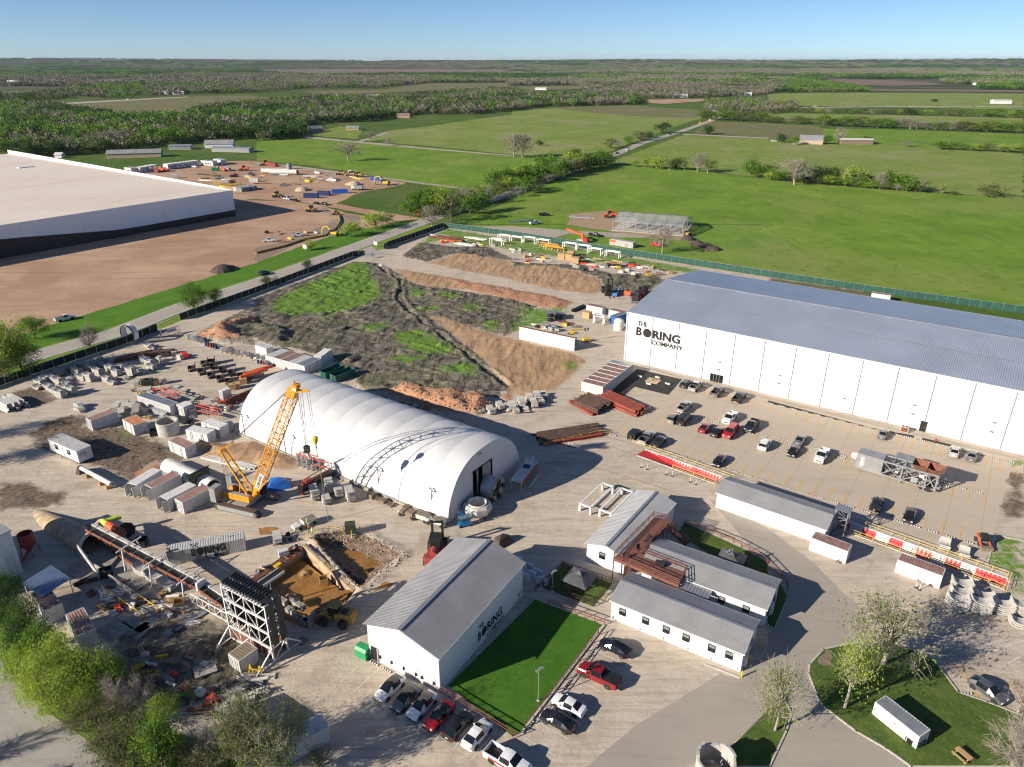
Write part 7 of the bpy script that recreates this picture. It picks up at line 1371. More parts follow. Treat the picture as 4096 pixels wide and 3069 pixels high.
for k,p in enumerate((('D3',1983,880),('D3',2055,735),('D3',2135,590))):asm('bollard','yellow bollard at the end of the front office, %s'%('nearest','middle','farthest')[k],'bollard',p,0,('post','yellow',lambda m:m.tube((0,0,0),(0,0,1.1),0.11,10)),('cap','yellow',lambda m:m.lathe([(0.11,1.1),(0.02,1.17)],10)))
ib={}
def ibeam(L,mat,h=0.42):
    if(L,mat,h)not in ib:w=h*0.8;ib[L,mat,h]=MB().box((0,0,0.03),(L,w,0.05)).box((0,0,h-0.03),(L,w,0.05)).box((0,0,h/2),(L,0.05,h)).mesh('beam',mat)
    return ib[L,mat,h]
BM={}
def beams(where,p,rz,n,lay,L,mat,h=0.42,jit=0.6):
    b=PW(p);d=Vector((-math.sin(rz),math.cos(rz),0));c=Vector((math.cos(rz),math.sin(rz),0))
    for l in range(lay):
        for i in range(n-l):o=link('steel_beam',ibeam(L,mat,h),None,b+d*((i+l/2-n/2)*h*1.05)+c*random.uniform(-jit,jit)+Z3*(0.05+l*(h+0.02)),rz+random.uniform(-0.02,0.02));BM.setdefault((where,mat),[]).append(o)
bh=hd(('B3',510,1550),('B3',720,1640))
beams('in the big pile below the container row',('B3',700,1560),bh,16,3,7.5,'brown_beam');beams('in the big pile below the container row',('B3',620,1590),bh-0.15,3,1,9,'red_beam',0.5);beams('at the right of the big pile',('B3',960,1560),bh-0.05,7,2,12,'red_beam',0.7);beams('in front of the red girders',('B3',990,1590),bh,5,1,9,'brown_beam');bh2=hd(('C3',240,370),('C3',745,290));beams('in the lone pile by the yellow rail',('C3',490,300),bh2,11,2,15,'brown_beam');beams('in the lone pile by the yellow rail',('C3',540,340),bh2,2,1,14,'red_beam',0.6)
beams('strewn at the far corner of the storage strip',('B2',1650,120),R(-25),8,2,12,'rust',0.5,4);beams('strewn at the far corner of the storage strip',('B2',1800,170),R(-30),5,1,10,'pipe_white',0.5,2);beams('beside the white trestles on the storage strip',('B2',1900,120),R(-32),5,1,9,'pipe_white',0.5,2);beams('among the stacked segments',('B1',1180,1140),R(40),8,2,9,'rust',0.4,2);beams('among the stacked segments',('B1',1400,1120),R(10),8,3,6,'brown_beam',0.4,1);beams('beside the tarp-covered container',('C1',1990,540),hd(('C1',1700,480),('C1',2200,610)),6,1,12,'pipe_white',0.35,1);beams('in the grey bundle by the long container',('C1',1400,110),R(-30),9,3,6,'galv',0.3,0.6);beams('in the grey bundle by the long container',('C1',1580,180),R(-30),7,2,5,'black',0.3,0.6);beams('on the rusty pipe rack',('B1',2090,1500),R(55),6,5,9,'rust',0.28,0.6)
beams('beside the rusty plates',('B3',570,730),R(50),5,2,7,'black',0.35,0.5);beams('beside the fence at the left edge',('B1',110,1560),R(-35),9,3,7,'pipe_white',.55,1);beams('at the pit rail',('C2',120,1460),hd(('C2',20,1530),('C2',350,1300)),6,1,9,'rust',0.2,0.8);beams('in front of the conveyor tower',('D1',1560,440),hd(('D1',1200,700),('D1',1800,330)),5,1,11,'galv',0.22,0.8)
for(w,m),L_ in BM.items():
    L_.sort(key=lambda o:project(o.location.x,o.location.y)[0])
    for i,o in enumerate(L_):tag(o,'%s beam %s, %s from the left'%({'brown_beam':'brown steel','red_beam':'red steel','rust':'rusty steel','pipe_white':'white steel','galv':'grey steel','black':'black steel'}[m],w,ordn(i+1)),'steel beam','beams '+w)
CNT={}
def nth(label,k):CNT[label]=CNT.get(label,0)+1;return label
ITEM={'crate':lambda s,m:[('box',m,lambda b:b.box((0,0,s*.4),(s,s*.9,s*.8))),('lid',m,lambda b:b.box((0,0,s*.82),(s*1.04,s*.94,s*.05))),('skid','old_wood',lambda b:b.box((0,s*.3,-0.02),(s,.12,.12)).box((0,-s*.3,-0.02),(s,.12,.12)))],
        'drum':lambda s,m:[('barrel',m,lambda b:b.lathe([(.29,0),(.3,.03),(.3,.85),(.28,.88)],12)),('lid','black',lambda b:b.lathe([(.27,.885),(.27,.9)],12))],
        'tote':lambda s,m:[('tank','white_frame',lambda b:b.box((0,0,.65),(1.0,1.1,.95))),('cage',m,lambda b:lattice(b,(-.55,0,.68),(.55,0,.68),1.2,1.05,4,.04,.05)),('pallet','old_wood',lambda b:b.box((0,0,.08),(1.1,1.2,.14)))],
        'spool':lambda s,m:[('flange',m,lambda b:b.lathe([(.05,0),(s*.6,0),(s*.6,.08),(.05,.08)],18)),('flange',m,lambda b:b.lathe([(.05,s*.62),(s*.6,s*.62),(s*.6,s*.62+.08),(.05,s*.62+.08)],18)),('winding','black',lambda b:b.lathe([(s*.42,.08),(s*.42,s*.62)],18))],
        'pallet':lambda s,m:[('deck',m,lambda b:[b.box((-.55+k*.22,0,.32),(.16,1.1,.03))for k in range(6)]),('stack',m,lambda b:b.box((0,0,.15),(1.15,1.05,.28)))],
        'bin':lambda s,m:[('shell',m,lambda b:b.box((-s/2,0,s*.35),(.08,s,s*.7)).box((s/2,0,s*.35),(.08,s,s*.7)).box((0,-s/2,s*.35),(s,.08,s*.7)).box((0,s/2,s*.35),(s,.08,s*.7))),('floor',m,lambda b:b.box((0,0,.06),(s,s,.1)))],
        'slab':lambda s,m:[('slab',m,lambda b:b.box((0,0,.15),(s*1.3,s,.28))),('lifting_eye','black',lambda b:b.box((s*.4,s*.3,.3),(.15,.15,.04)).box((-s*.4,-s*.3,.3),(.15,.15,.04)))],
        'heap':lambda s,m:[('cover',m,lambda b:b.add([(-s,-s*.6,0),(s,-s*.6,0),(s,s*.6,0),(-s,s*.6,0),(-s*.6,-s*.3,s*.6),(s*.7,-s*.35,s*.75),(s*.6,s*.3,s*.65),(-s*.5,s*.35,s*.8),(0,0,s*.95)],[(0,1,5,4),(1,2,6,5),(2,3,7,6),(3,0,4,7),(4,5,8),(5,6,8),(6,7,8),(7,4,8)])),('edge',m,lambda b:b.box((0,0,.03),(s*2.1,s*1.3,.05)))],
        'cabinet':lambda s,m:[('case',m,lambda b:b.box((0,0,s*.5),(s*.9,s*.7,s))),('door',m,lambda b:b.box((0,-s*.36,s*.5),(s*.8,.03,s*.9))),('plinth','concrete',lambda b:b.box((0,0,.04),(s,s*.8,.1)))],
        'frame':lambda s,m:[('leg_frame',m,lambda b:b.bar((-s,-.9,0),(-s,-.9,2.6),.3).bar((-s,.9,0),(-s,.9,2.6),.3).bar((-s,-1,2.6),(-s,1,2.6),.35)),('leg_frame',m,lambda b:b.bar((s,-.9,0),(s,-.9,2.6),.3).bar((s,.9,0),(s,.9,2.6),.3).bar((s,-1,2.6),(s,1,2.6),.35)),('rail',m,lambda b:b.bar((-s,-.9,2.6),(s,-.9,2.6),.3)),('rail',m,lambda b:b.bar((-s,.9,2.6),(s,.9,2.6),.3))],
        'trestle':lambda s,m:[('top_bar',m,lambda b:b.bar((-s,0,1.5),(s,0,1.5),.16)),('top_bar',m,lambda b:b.bar((-s,.5,1.5),(s,.5,1.5),.16)),('legs',m,lambda b:[b.bar((k*s/3,0,1.5),(k*s/3,-.6,0),.1)and b.bar((k*s/3,.5,1.5),(k*s/3,1.1,0),.1)for k in(-3,-1,1,3)])],
        'mould':lambda s,m:[('cradle',m,lambda b:[b.box((0,k*.3,.75+.1*abs(k)),(1.6,.28,.25))for k in range(-3,4)]),('end_plate',m,lambda b:b.box((.85,0,.75),(.08,2.2,1.3))),('end_plate',m,lambda b:b.box((-.85,0,.75),(.08,2.2,1.3))),('lid',m,lambda b:b.box((.95,.3,1.5),(.1,1.9,1.0)))],
        'tank':lambda s,m:[('tank',m,lambda b:b.lathe([(s*.5,0),(s*.5,s*.95),(s*.3,s*1.12),(.05,s*1.15)],18)),('valve','galv',lambda b:b.box((s*.55,-s*.2,.3),(.4,.4,.6)))],
        'pipe':lambda s,m:[('pipe',m,lambda b:b.tube((-s*1.6,0,s*.3),(s*1.6,0,s*.3),s*.28,14)),('collar','black',lambda b:b.tube((s*1.6,0,s*.3),(s*1.66,0,s*.3),s*.24,14))],
        'post_lamp':lambda s,m:[('pole',m,lambda b:b.tube((0,0,0),(0,0,s),.07,6)),('lamp_head','galv',lambda b:b.box((.3,0,s+.05),(.7,.35,.1)).box((-.25,0,s-.3),(.35,.3,.25))),('base','concrete',lambda b:b.lathe([(.25,0),(.2,.15)],8))],
        'pole':lambda s,m:[('pole',m,lambda b:b.tube((0,0,0),(0,0,s),.16,6)),('crossarm',m,lambda b:b.bar((-1.2,0,s-.6),(1.2,0,s-.6),.15)),('insulator','white_clean',lambda b:[b.tube((k,0,s-.5),(k,0,s-.2),.08,6)for k in(-1,0,1)])],
        'potty':lambda s,m:[('cabin',m,lambda b:b.box((0,0,1.2),(1.5,1.5,2.4))),('roof','white_steel',lambda b:b.box((0,0,2.5),(1.6,1.6,.2))),('door','white_steel',lambda b:b.box((0,-.76,1.2),(.9,.04,2.0)))],
        'rock':lambda s,m:[('pile',m,lambda b:b.lathe([(s,0),(s*.8,s*.22),(s*.45,s*.42),(.02,s*.5)],11)),('spill',m,lambda b:b.lathe([(s*.5,0),(s*.3,s*.18),(.02,s*.25)],7,(s*.7,s*.5,0)))]}
ITM={}
def put(kind,label,cat,m,s,spots,rz=None,mixed=None,z=0.0):
    """spots: 'TILE x y [rz] [lift];...' each a thing of its own, numbered from the left"""
    L_=[]
    for i,q in enumerate(spots.split(';')):
        a=q.split();p=P(a[0],float(a[1]),float(a[2]));r=R(float(a[3]))if len(a)>3 else(rz if rz is not None else random.uniform(0,3));lift=float(a[4])if len(a)>4 else 0
        mm=mixed[i%len(mixed)]if mixed else m;key=(kind,mm,s)
        zz=max(0,gz(p.x,p.y)-0.05)if-139<p.x<127 and 45<p.y<369 and kind not in('post_lamp',)else 0
        if key not in ITM:
            t=link(kind,None);ITM[key]=t
            for nm,mt,fn in ITEM[kind](s,mm):b=MB();fn(b);b.build(nm,mt,t,smooth=kind in('tank','pipe','drum'))
        else:
            t=ITM[key].copy();col.objects.link(t)
            for ch in ITM[key].children:c=ch.copy();col.objects.link(c);c.parent=t
        t.location=(p.x,p.y,zz+lift+z);t.rotation_euler=(0,0,r);L_.append((project(p.x,p.y)[0],t))
        t.name={'crate':'wooden_crate','tote':'liquid_tote','frame':'steel_stand','heap':'covered_heap','mould':'casting_mould','post_lamp':'floodlight_post','pole':'utility_pole','potty':'portable_toilet','rock':'earth_pile','bin':'open_bin','cabinet':'equipment_cabinet','slab':'concrete_slab'}.get(kind,kind)
    L_.sort(key=lambda q:q[0])
    for i,(_,t)in enumerate(L_):tag(t,label+(', %s from the left'%ordn(i+1)if len(L_)>1 else ''),cat,label if len(L_)>1 else None)
put('mould','dark steel casting mould in the yard behind the tent','mould','tarp_brown',1,'B1 1660 1260 20;B1 1750 1290 20;B1 1830 1320 20;B1 1910 1350 20;B1 1770 1215 20;B1 1850 1240 20;B1 1930 1270 20;B1 2010 1300 20;B1 2090 1320 20;B1 1830 1200 20;B1 1980 1370 20;B1 2150 1330 20')
put('pipe','orange fan drum lying beside the tent end','fan drum','orange',1.6,'B1 2165 1345 40;B1 2200 1320 40;B2 20 1320 40;B2 70 1290 40',z=1.2);put('crate','tall wooden crate by the pipe rack','crate','wood',1.8,'B1 2010 1420 20;B1 2050 1410 20;B1 1350 1380 30;B1 2105 1370 20')
put('cabinet','grey equipment cabinet among the stock','cabinet','concrete',1.6,'B1 1510 1140;B1 1560 1165;B1 1420 1200;B1 1380 1180;C1 1670 130;C1 1850 100;B1 1190 1400;B1 1420 1370');put('cabinet','dark green generator box in the stock yard','generator','olive',2.0,'B1 1260 1395 20;B1 1300 1390 20;C2 820 1160 10')
put('slab','thick concrete slab in the stock yard','slab','concrete',2.4,'B1 1250 1440 20;B1 1250 1440 20 0.3;B1 1250 1440 20 0.6;B1 1440 1420 20;B1 1490 1440 40;B1 1560 1440;B1 1600 1480 10;B1 1650 1500;B1 1380 1460 20;B1 1500 1410 60');put('slab','flat concrete slab on the ground near the conveyor tower','slab','dark_concrete',2.2,'D1 1780 845 30');put('heap','red tarpaulin heap beside the grey cabinets','tarpaulin','red',1.6,'B1 1590 1140 20');put('heap','blue tarpaulin heap behind the crane cab','tarpaulin','tarp_blue',2.3,'C2 195 750 20');put('heap','brown tarpaulin-covered load behind the workshop','tarpaulin','tarp_brown',1.9,'C2 2120 1240 50')
put('tote','caged white liquid tote by the tent wall','tote','galv',1,'C2 385 560 20;C2 425 575 20;C2 465 590 20;C2 505 600 20;C2 385 560 20 1.25;C2 425 575 20 1.25;C2 465 590 20 1.25;C2 570 600 20 1.25;C2 570 600 20');put('tote','liquid tote in the row beside the mud field','tote','galv',1,';'.join('B1 %d %d 20'%(1640+k*27,985+k*7)for k in range(5))+';'+';'.join('B1 %d %d 20'%(1930+k*42,1095+k*9)for k in range(7))+';B2 20 1150 20;B2 60 1165 20;B2 100 1205 20',mixed=('galv','white_steel','galv','dark_blue'))
put('drum','steel drum in the row beside the mud field','drum','blue',1,';'.join('B1 %d %d'%(1780+(k%5)*22,1030+(k%5)*7+(k//5)*14)for k in range(10))+';B2 20 1195;B2 45 1200;B2 65 1205;B2 150 1225;B2 120 1215',mixed=('dark_blue','dark_blue','red','black','dark_blue'))
put('spool','black cable drum behind the white wall','cable drum','steel_grey',2.4,'B3 330 830 0;B3 330 830 0 1.5;B3 370 800 0;B3 415 800 0;B3 350 790 0 0');put('tank','white plastic water tank by the warehouse corner','tank','white_clean',3.2,'B3 920 905 0');put('tank','grey upright gas cylinder tank at the tent end','tank','galv',2.0,'C1 1985 265 0');put('crate','tan wooden crate behind the white steel stand','crate','wood',2.4,'B3 650 800 -34');put('crate','plywood crate on the storage strip','crate','wood',3.0,'B3 510 275 -20;B3 430 295 -20;B3 495 300 -20;B3 550 330 -20');put('spool','wooden cable reel on the storage strip','cable reel','wood',2.6,'B3 840 355;B3 875 362;B3 905 365')
put('frame','white steel stand along the green fence','steel stand','white_frame',3.2,';'.join('%s -32'%q for q in('B2 2150 135','B3 40 150','B3 150 155','B3 270 175','B3 500 205','B3 620 225','B3 715 255','B3 870 280','B2 2080 170')));put('trestle','yellow trestle on the storage strip','trestle','crane_yellow',4.5,'B3 330 205 -32;B3 350 215 -32;B3 370 225 -32;B3 320 190 -32');put('frame','bare white steel stand in the yard beside the office','steel stand','white_frame',4.4,'C3 730 880 55;C3 900 930 55')
for o in bpy.data.objects:
    if str(o.get('label','')).startswith('bare white steel stand'):o.scale=(1,1.25,0.6)
put('frame','white machine stand behind the white wall','steel stand','white_frame',1.6,'B3 750 850 -20');put('bin','black plastic bin beside the lawn container','bin','black',1.15,'D4 1230 1430 20;D4 1295 1450 20');put('bin','open wooden box in the wet pit','box','wood',1.3,'C2 580 1530 20',z=-1.0);put('bin','open wooden box near the conveyor tower','box','wood',1.4,'D1 1550 260 20');put('bin','black skip beside the launch ramp','bin','black',1.8,'C1 925 1520 30;C1 1225 1255 10;C1 1340 300 20')
put('pallet','stacked timber pallet at the foot of the tent','pallet','old_wood',1,'C2 1000 850 -35;C2 1000 850 -35 .35;C2 1000 850 -35 .7;C2 1100 885 -35;C2 1100 885 -35 .35;C2 1165 915 -35;C2 1060 870 -35;C2 1300 945 -35;C2 1300 945 -35 .35;B2 1160 1550 0;B2 1220 1545 0;B2 1270 1540 0;B2 1110 1500 0;B2 1330 1560 0;B2 1400 1580 0',z=.02)
put('post_lamp','tall floodlight post beside the tent','floodlight','rail_dark',5.5,'C1 2120 320;C2 265 500;C2 635 555;C2 1068 805;C2 1525 990;C2 1745 925;C2 2185 625',rz=2.4);put('post_lamp','solar lamp post on the bright lawn','lamp post','galv',5.6,'D3 228 1083',rz=0.3);put('post_lamp','lamp post by the gazebo','lamp post','galv',4.0,'C3 1855 1470;C3 350 1657',rz=0.3)
put('rock','pale gravel pile on the storage lot','earth pile','concrete',4.5,'A2 660 1128');put('rock','brown earth pile on the dirt','earth pile','brick_wall',5,'A2 850 1165;A2 400 1215;A1 560 460;A1 1110 430');put('rock','black soil pile beside the verge','earth pile','tarp_brown',5,'B1 1925 395');put('rock','dark dug earth beside the steel frame','earth pile','tarp_brown',3.5,'B3 1520 125;B3 1600 165;B3 1680 190;B3 1740 215')
put('potty','portable toilet beside the container row','toilet','blue',1,';'.join('A1 %d %d -30'%(2080+k*22,1222-k*2)for k in range(6)),mixed=('blue','lift_blue','steel_grey'));put('pole','timber utility pole','utility pole','bark',10,'A1 1180 1035;A1 1005 1050;A2 1120 690;A2 2120 600;A3 317 650;A3 680 670;A3 1075 693;A3 175 570;A3 530 530;A3 795 515;A3 1505 715;A2 300 690;A3 2085 750;A4 845 445;A4 1355 452',rz=0.5)
put('tank','big grey corrugated culvert drum on the storage lot','culvert','steel_grey',4,'A2 290 1030 0');put('pipe','pale culvert pipe lying on the storage lot','pipe','pipe_white',6.5,'A2 170 1070 -5;A2 240 1078 -5')
for k,c in enumerate(('yellow','yellow','wood','wood','wood','white_roof','grey_paint','grey_paint')):
    a=P('A1',1900+k*24,1205+k*3);container('%s storage container in the far lot row, %s from the left'%({'yellow':'yellow','wood':'tan','white_roof':'pale','grey_paint':'grey'}[c],ordn(k+1)),a,a+Vector((.83,-.55,0)),2.44,1,W=12.0,mat=c,roof=c,group='containers on the storage lot',logo_end=False)
for lb,a,b,L,m in(('green container on the storage lot',('A1',1830,1050),('A1',1890,1048),6,'green_bright'),('grey container on the storage lot right of the green one',('A1',1890,1040),('A1',2010,1055),12,'cont_grey'),('small pale container alone on the storage lot',('A1',1475,1112),('A1',1525,1110),5,'white_frame'),('white box trailer at the right of the storage lot',('A1',2155,1142),('A1',2205,1142),6,'white_clean'),('blue skip at the end of the storage lot',('A2',990,1128),('A2',1050,1130),8,'blue'),('dark blue skip, left of two by the entrance',('A2',410,1280),('A2',530,1282),9,'dark_blue'),('dark blue skip, right of two by the entrance',('A2',530,1258),('A2',622,1262),8,'dark_blue'),('blue tarped stack at the storage lot exit',('A2',655,1245),('A2',800,1240),10,'tarp_blue'),('red tank unit at the lane corner',('A2',100,1005),('A2',170,1010),8,'machine_red'),('pink-roofed container behind the warehouse',('B4',885,650),('B4',970,662),6,'white_steel')):container(lb,a,b,L,1,mat=m,roof=m if 'pink' not in lb else 'rust_roof',logo_end=False)
t=asm('dump_truck','grey dump truck beside the blue tarped stack','truck',('A2',880,1212),R(170),('cab','white_steel',lambda m:m.box((3,0,1.8),(2,2.4,2))),('tipper','steel_grey',lambda m:m.box((-.8,0,2),(5.5,2.6,1.8))));wheels(t,.6,.5,[(x,y)for x in(-2.5,-1,3)for y in(-1,1)],False)
def dumpster(label,a,b):
    o,h,L=from2(a,b,6.6);asm('dumpster',label,'dumpster',tuple(o.xy),h,('side','green_bin',lambda m:m.box((L/2,0,1.05),(L,.1,2.0))and[m.box((L*k/8,-.09,1.05),(.1,.1,2))for k in range(1,8)]),('side','green_bin',lambda m:m.box((L/2,2.3,1.05),(L,.1,2.0))),('end','green_bin',lambda m:m.box((0,1.15,1.05),(.1,2.3,2.0)).bar((-.1,.7,.2),(-.1,1.15,1.9),.14).bar((-.1,1.6,.2),(-.1,1.15,1.9),.14)),('end','green_bin',lambda m:m.box((L,1.15,1.05),(.1,2.3,2.0))),('floor','rust',lambda m:m.box((L/2,1.15,.2),(L,2.3,.2))),('junk','black',lambda m:m.box((L*.4,1.15,.8),(L*.5,1.8,.9))),group='green dumpsters')
dumpster('green roll-off dumpster, front one of two by the mud field',('B2',690,1368),('B2',870,1300));dumpster('green roll-off dumpster, rear one of two by the mud field',('B2',605,1340),('B2',700,1300))
asm('concrete_shaft','big open concrete cylinder standing in the stock yard','concrete shaft',('C1',1462,285),0,('ring','concrete',lambda m:m.lathe([(2.1,0),(2.35,0),(2.35,1.5),(2.1,1.5)],28,close=True),True),('ring','concrete',lambda m:m.lathe([(2.1,1.52),(2.37,1.52),(2.37,3.1),(2.1,3.1)],28,close=True),True))
asm('concrete_ring','round open concrete ring with a broken rim at the bottom edge','concrete ring',('D3',1745,1720),0,('ring','concrete',lambda m:m.lathe([(1.95,0),(2.25,0),(2.25,2.6),(1.95,2.6)],28,close=True),True),('rim','concrete',lambda m:[m.box((2.1*math.cos(a),2.1*math.sin(a),2.85),(.32,.8,.5),a)for a in(0.2,.55,.9,2.2,2.55,2.9)]),('bench','galv',lambda m:m.box((-.6,.9,1.0),(1.4,.5,.1)).bar((.5,.3,.2),(.8,0,1.9),.1).bar((.2,.2,.2),(.9,.5,1.9),.08)))
asm('picnic_table','pale wooden picnic table on the lawn island','table',('D4',1680,1575),hd(('D4',1600,1490),('D4',1740,1610)),('table_top','wood',lambda m:[m.box((0,-.32+k*.16,.76),(1.9,.14,.05))for k in range(5)]),('bench','wood',lambda m:m.box((0,-.75,.45),(1.9,.26,.05))),('bench','wood',lambda m:m.box((0,.75,.45),(1.9,.26,.05))),('leg','wood',lambda m:m.bar((-.7,-.8,0),(-.7,.2,.74),.09).bar((-.7,.8,0),(-.7,-.2,.74),.09)),('leg','wood',lambda m:m.bar((.7,-.8,0),(.7,.2,.74),.09).bar((.7,.8,0),(.7,-.2,.74),.09)))
asm('hydrant','red fire hydrant on the gravel strip by the warehouse','hydrant',('C4',1447,360),0,('barrel','red',lambda m:m.lathe([(.18,0),(.14,.1),(.14,.6),(.1,.75),(.02,.8)],10)),('outlet','red',lambda m:m.tube((-.25,0,.5),(.25,0,.5),.09,8)))
asm('condenser_unit','twin-fan air conditioning unit against the warehouse wall','air conditioner',('C4',1175,275),R(-34.7),('case','dirty_white',lambda m:m.box((0,0,.7),(1.6,.9,1.3))),('fan','black',lambda m:m.lathe([(.3,1.36),(.3,1.4)],14,(-.38,0,0))),('fan','black',lambda m:m.lathe([(.3,1.36),(.3,1.4)],14,(.38,0,0))),('coil','rust',lambda m:m.box((0,-.46,.7),(1.4,.03,1.1))))
asm('planter_bed','square tan gravel bed with a spiky plant on the dark gravel','planter',('B3',1220,1350),R(-34.7)+.0,('bed','brick_wall',lambda m:m.box((0,0,.1),(3.4,3.0,.2))),('plant',LEAF['pale'],lambda m:[m.bar((0,0,.2),(.7*math.cos(k),.7*math.sin(k),.9+.1*(k%3)),.06,.02)for k in range(11)]))
for k,p in enumerate((('B3',1103,1313),('B3',1258,1322),('B3',1180,1378),('B3',1345,1377))):asm('planter_box','white planter box on the dark gravel, %s'%('far left','rear','front','right')[k],'planter',p,R(-34.7),('box','white_clean',lambda m:m.box((0,0,.22),(1.3,.45,.42))),('plants',LEAF['green'],lambda m:m.box((0,0,.45),(1.1,.3,.08))),group='white planter boxes')
wa,wh,wl=from2(('B3',65,985),('B3',538,1090));asm('white_wall','long freestanding white wall panel on a steel back frame beside the clay track','wall',tuple(wa.xy),wh,('face','white_clean',lambda m:m.box((wl/2,0,1.95),(wl,.15,3.9))),('top_edge','rust',lambda m:m.box((wl/2,.3,3.95),(wl,.7,.1))),('back_frame','steel_grey',lambda m:[m.bar((x,1.2,0),(x,1.2,4.2),.12)and m.bar((x,.1,3.9),(x,1.2,3.9),.1)and m.bar((x,.1,.2),(x,1.2,3.9),.1)for x in(0,4,8,12,wl)]))
asm('light_tower','yellow trailer light tower with four lamps behind the white wall','light tower',('B3',640,1010),R(20),('trailer','yellow',lambda m:m.box((0,0,.8),(2.2,1.3,.7)).bar((1,0,.5),(2.6,0,.4),.12)),('mast','galv',lambda m:m.tube((0,0,1),(0,0,4.2),.07,6)),('lamp','black',lambda m:[m.box((x,0,z),(.4,.25,.35))for x in(-.5,.5)for z in(3.7,4.2)]),('wheel','rubber',lambda m:m.tube((0,-.8,.35),(0,.8,.35),.35,10)))
asm('rusty_plates','rusty steel plates lying flat near the cable drums','steel plate',('B3',480,850),R(-30),('plate','rust',lambda m:m.box((0,0,.08),(4,2.4,.06))),('plate','rust',lambda m:m.box((2.0,-1.6,.14),(3.6,2.2,.06))),('plate','rust',lambda m:m.box((-2.6,.8,.12),(1.6,3,.06))))
for k in range(5):asm('silver_case','silver flight case behind the white wall, %s in its row'%ordn(k+1),'case',('B3',280+k*28,895+k*6-(k%2)*20),R(-33),('box','galv',lambda m:m.box((0,0,.5),(1.6,1.0,.9))),('lid','galv',lambda m:m.box((0,0,1.0),(1.64,1.04,.1))),group='silver cases behind the white wall')
for k in range(7):asm('barrier_plate','white curved barrier plate behind the workshop, %s of the cluster'%ordn(k+1),'barrier',('C3',60+(k%3)*85+(k//3)*30,1400+(k%3)*55+(k//3)*70),R(-33),('plate','white_clean',lambda m:m.prism([(-.9,-.25),(.9,-.25),(.75,.2),(.3,.35),(-.3,.35),(-.75,.2)],.1,1.0)),('foot','white_steel',lambda m:m.box((0,0,.06),(2.0,.7,.12))),group='white barrier plates')
pw=thing('retaining_wall','sandy concrete block wall dividing the wet pit','wall',(-36.0,102.3,0),math.atan2(91.0-102.3,-25.0+36.0))
for k in range(9):MB().box((0.9+k*1.74,0,-0.85+random.uniform(-.04,.04)),(1.72,.75,3.0-.12*k)).build('block','tan_tunnel',pw)
for k in range(14):MB().box((0.9+k*1.08,.1,.68-.06*k),(.95,.3,.12)).build('cap_board','old_wood',pw)
for k,(x,y)in enumerate(((340,245),(390,285),(300,320),(360,380),(410,410),(450,420),(235,240))):asm('concrete_block','pale concrete block at the pit edge by the loader, %s from the tower'%ordn(k+1),'block',('D2',x,y),R(-33),('block','dark_concrete',lambda m:m.box((0,0,.4),(1.6,.8,.8))),('lug','black',lambda m:m.box((0,0,.82),(.3,.1,.06))),group='blocks at the pit edge')
for k,(x,y)in enumerate(((855,1115),(903,1155),(830,1190),(745,1150))):asm('yellow_post','yellow guard post round the green box, %s'%ordn(k+1),'post',('C2',x,y),0,('post','rail_yellow',lambda m:m.tube((0,0,0),(0,0,1.5),.09,8)),('base','concrete',lambda m:m.lathe([(.2,0),(.15,.1)],8)),group='guard posts by the pit')
asm('pump_skid','small white pump skid on the pit edge','pump',('C2',240,1350),R(30),('case','white_steel',lambda m:m.box((0,0,.7),(1.6,1.1,1.2))),('hose','old_wood',lambda m:m.path([(0,-.6,.5),(.4,-1.4,.2),(-.3,-1.9,.2)],.12)));put('drum','blue drum on the pit edge','drum','dark_blue',1,'C2 352 1290;C2 38 1005')
for k,(x,y,s)in enumerate(((660,1500,5.0),(1000,470,4.2),(1220,400,4.5),(1250,500,4.0),(1010,130,4.0))):asm('ground_slab','grey concrete floor slab in the lower left yard, %s'%('by the launch ramp','left of the yellow guides','at the end of the yellow guides','front one by the hoses','under the yellow guides')[k],'slab',('C1' if k==0 else 'D1',x,y),R(-32),('slab','dark_concrete',lambda m:m.box((0,0,.08),(s,s*.75,.16))),('joint','black',lambda m:m.box((0,0,.165),(s,.03,.01))))
for k in range(2):
    a,b=P('D1',870+k*190,110-k*10),P('D1',1250+k*130,380-k*60);t=thing('guide_rail','yellow guide rail with orange brackets on the slabs, %s'%('left','right')[k],'rail');MB().bar(a+Z3*.8,b+Z3*.8,.09).build('rail','rail_yellow',t)
    for q in(0,.25,.5,.75,1):p=a.lerp(b,q);MB().box(p+Z3*.3,(.5,.4,.55),.5).build('bracket','crane_yellow',t)
for k in range(7):a=P('D1',960+k*62,60+k*50);asm('grating','steel walkway grating between the guide rails, %s'%ordn(k+1),'grating',tuple(a.xy),R(-32),('bars','galv',lambda m:[m.box((0,-.6+j*.2,.14),(1.6,.05,.08))for j in range(7)]),('frame','galv',lambda m:m.box((-.8,0,.1),(.06,1.4,.1)).box((.8,0,.1),(.06,1.4,.1))),group='gratings between the guide rails')
asm('trestle_stand','yellow A-frame stand beside the small container','stand',('D2',0,850),R(-10),('frame','yellow',lambda m:m.bar((-1,0,0),(-.7,0,1.6),.12).bar((-.3,0,0),(-.7,0,1.6),.12).bar((.3,0,0),(.7,0,1.6),.12).bar((1,0,0),(.7,0,1.6),.12)),('bar','yellow',lambda m:m.bar((-.8,0,.8),(.8,0,.8),.1)))
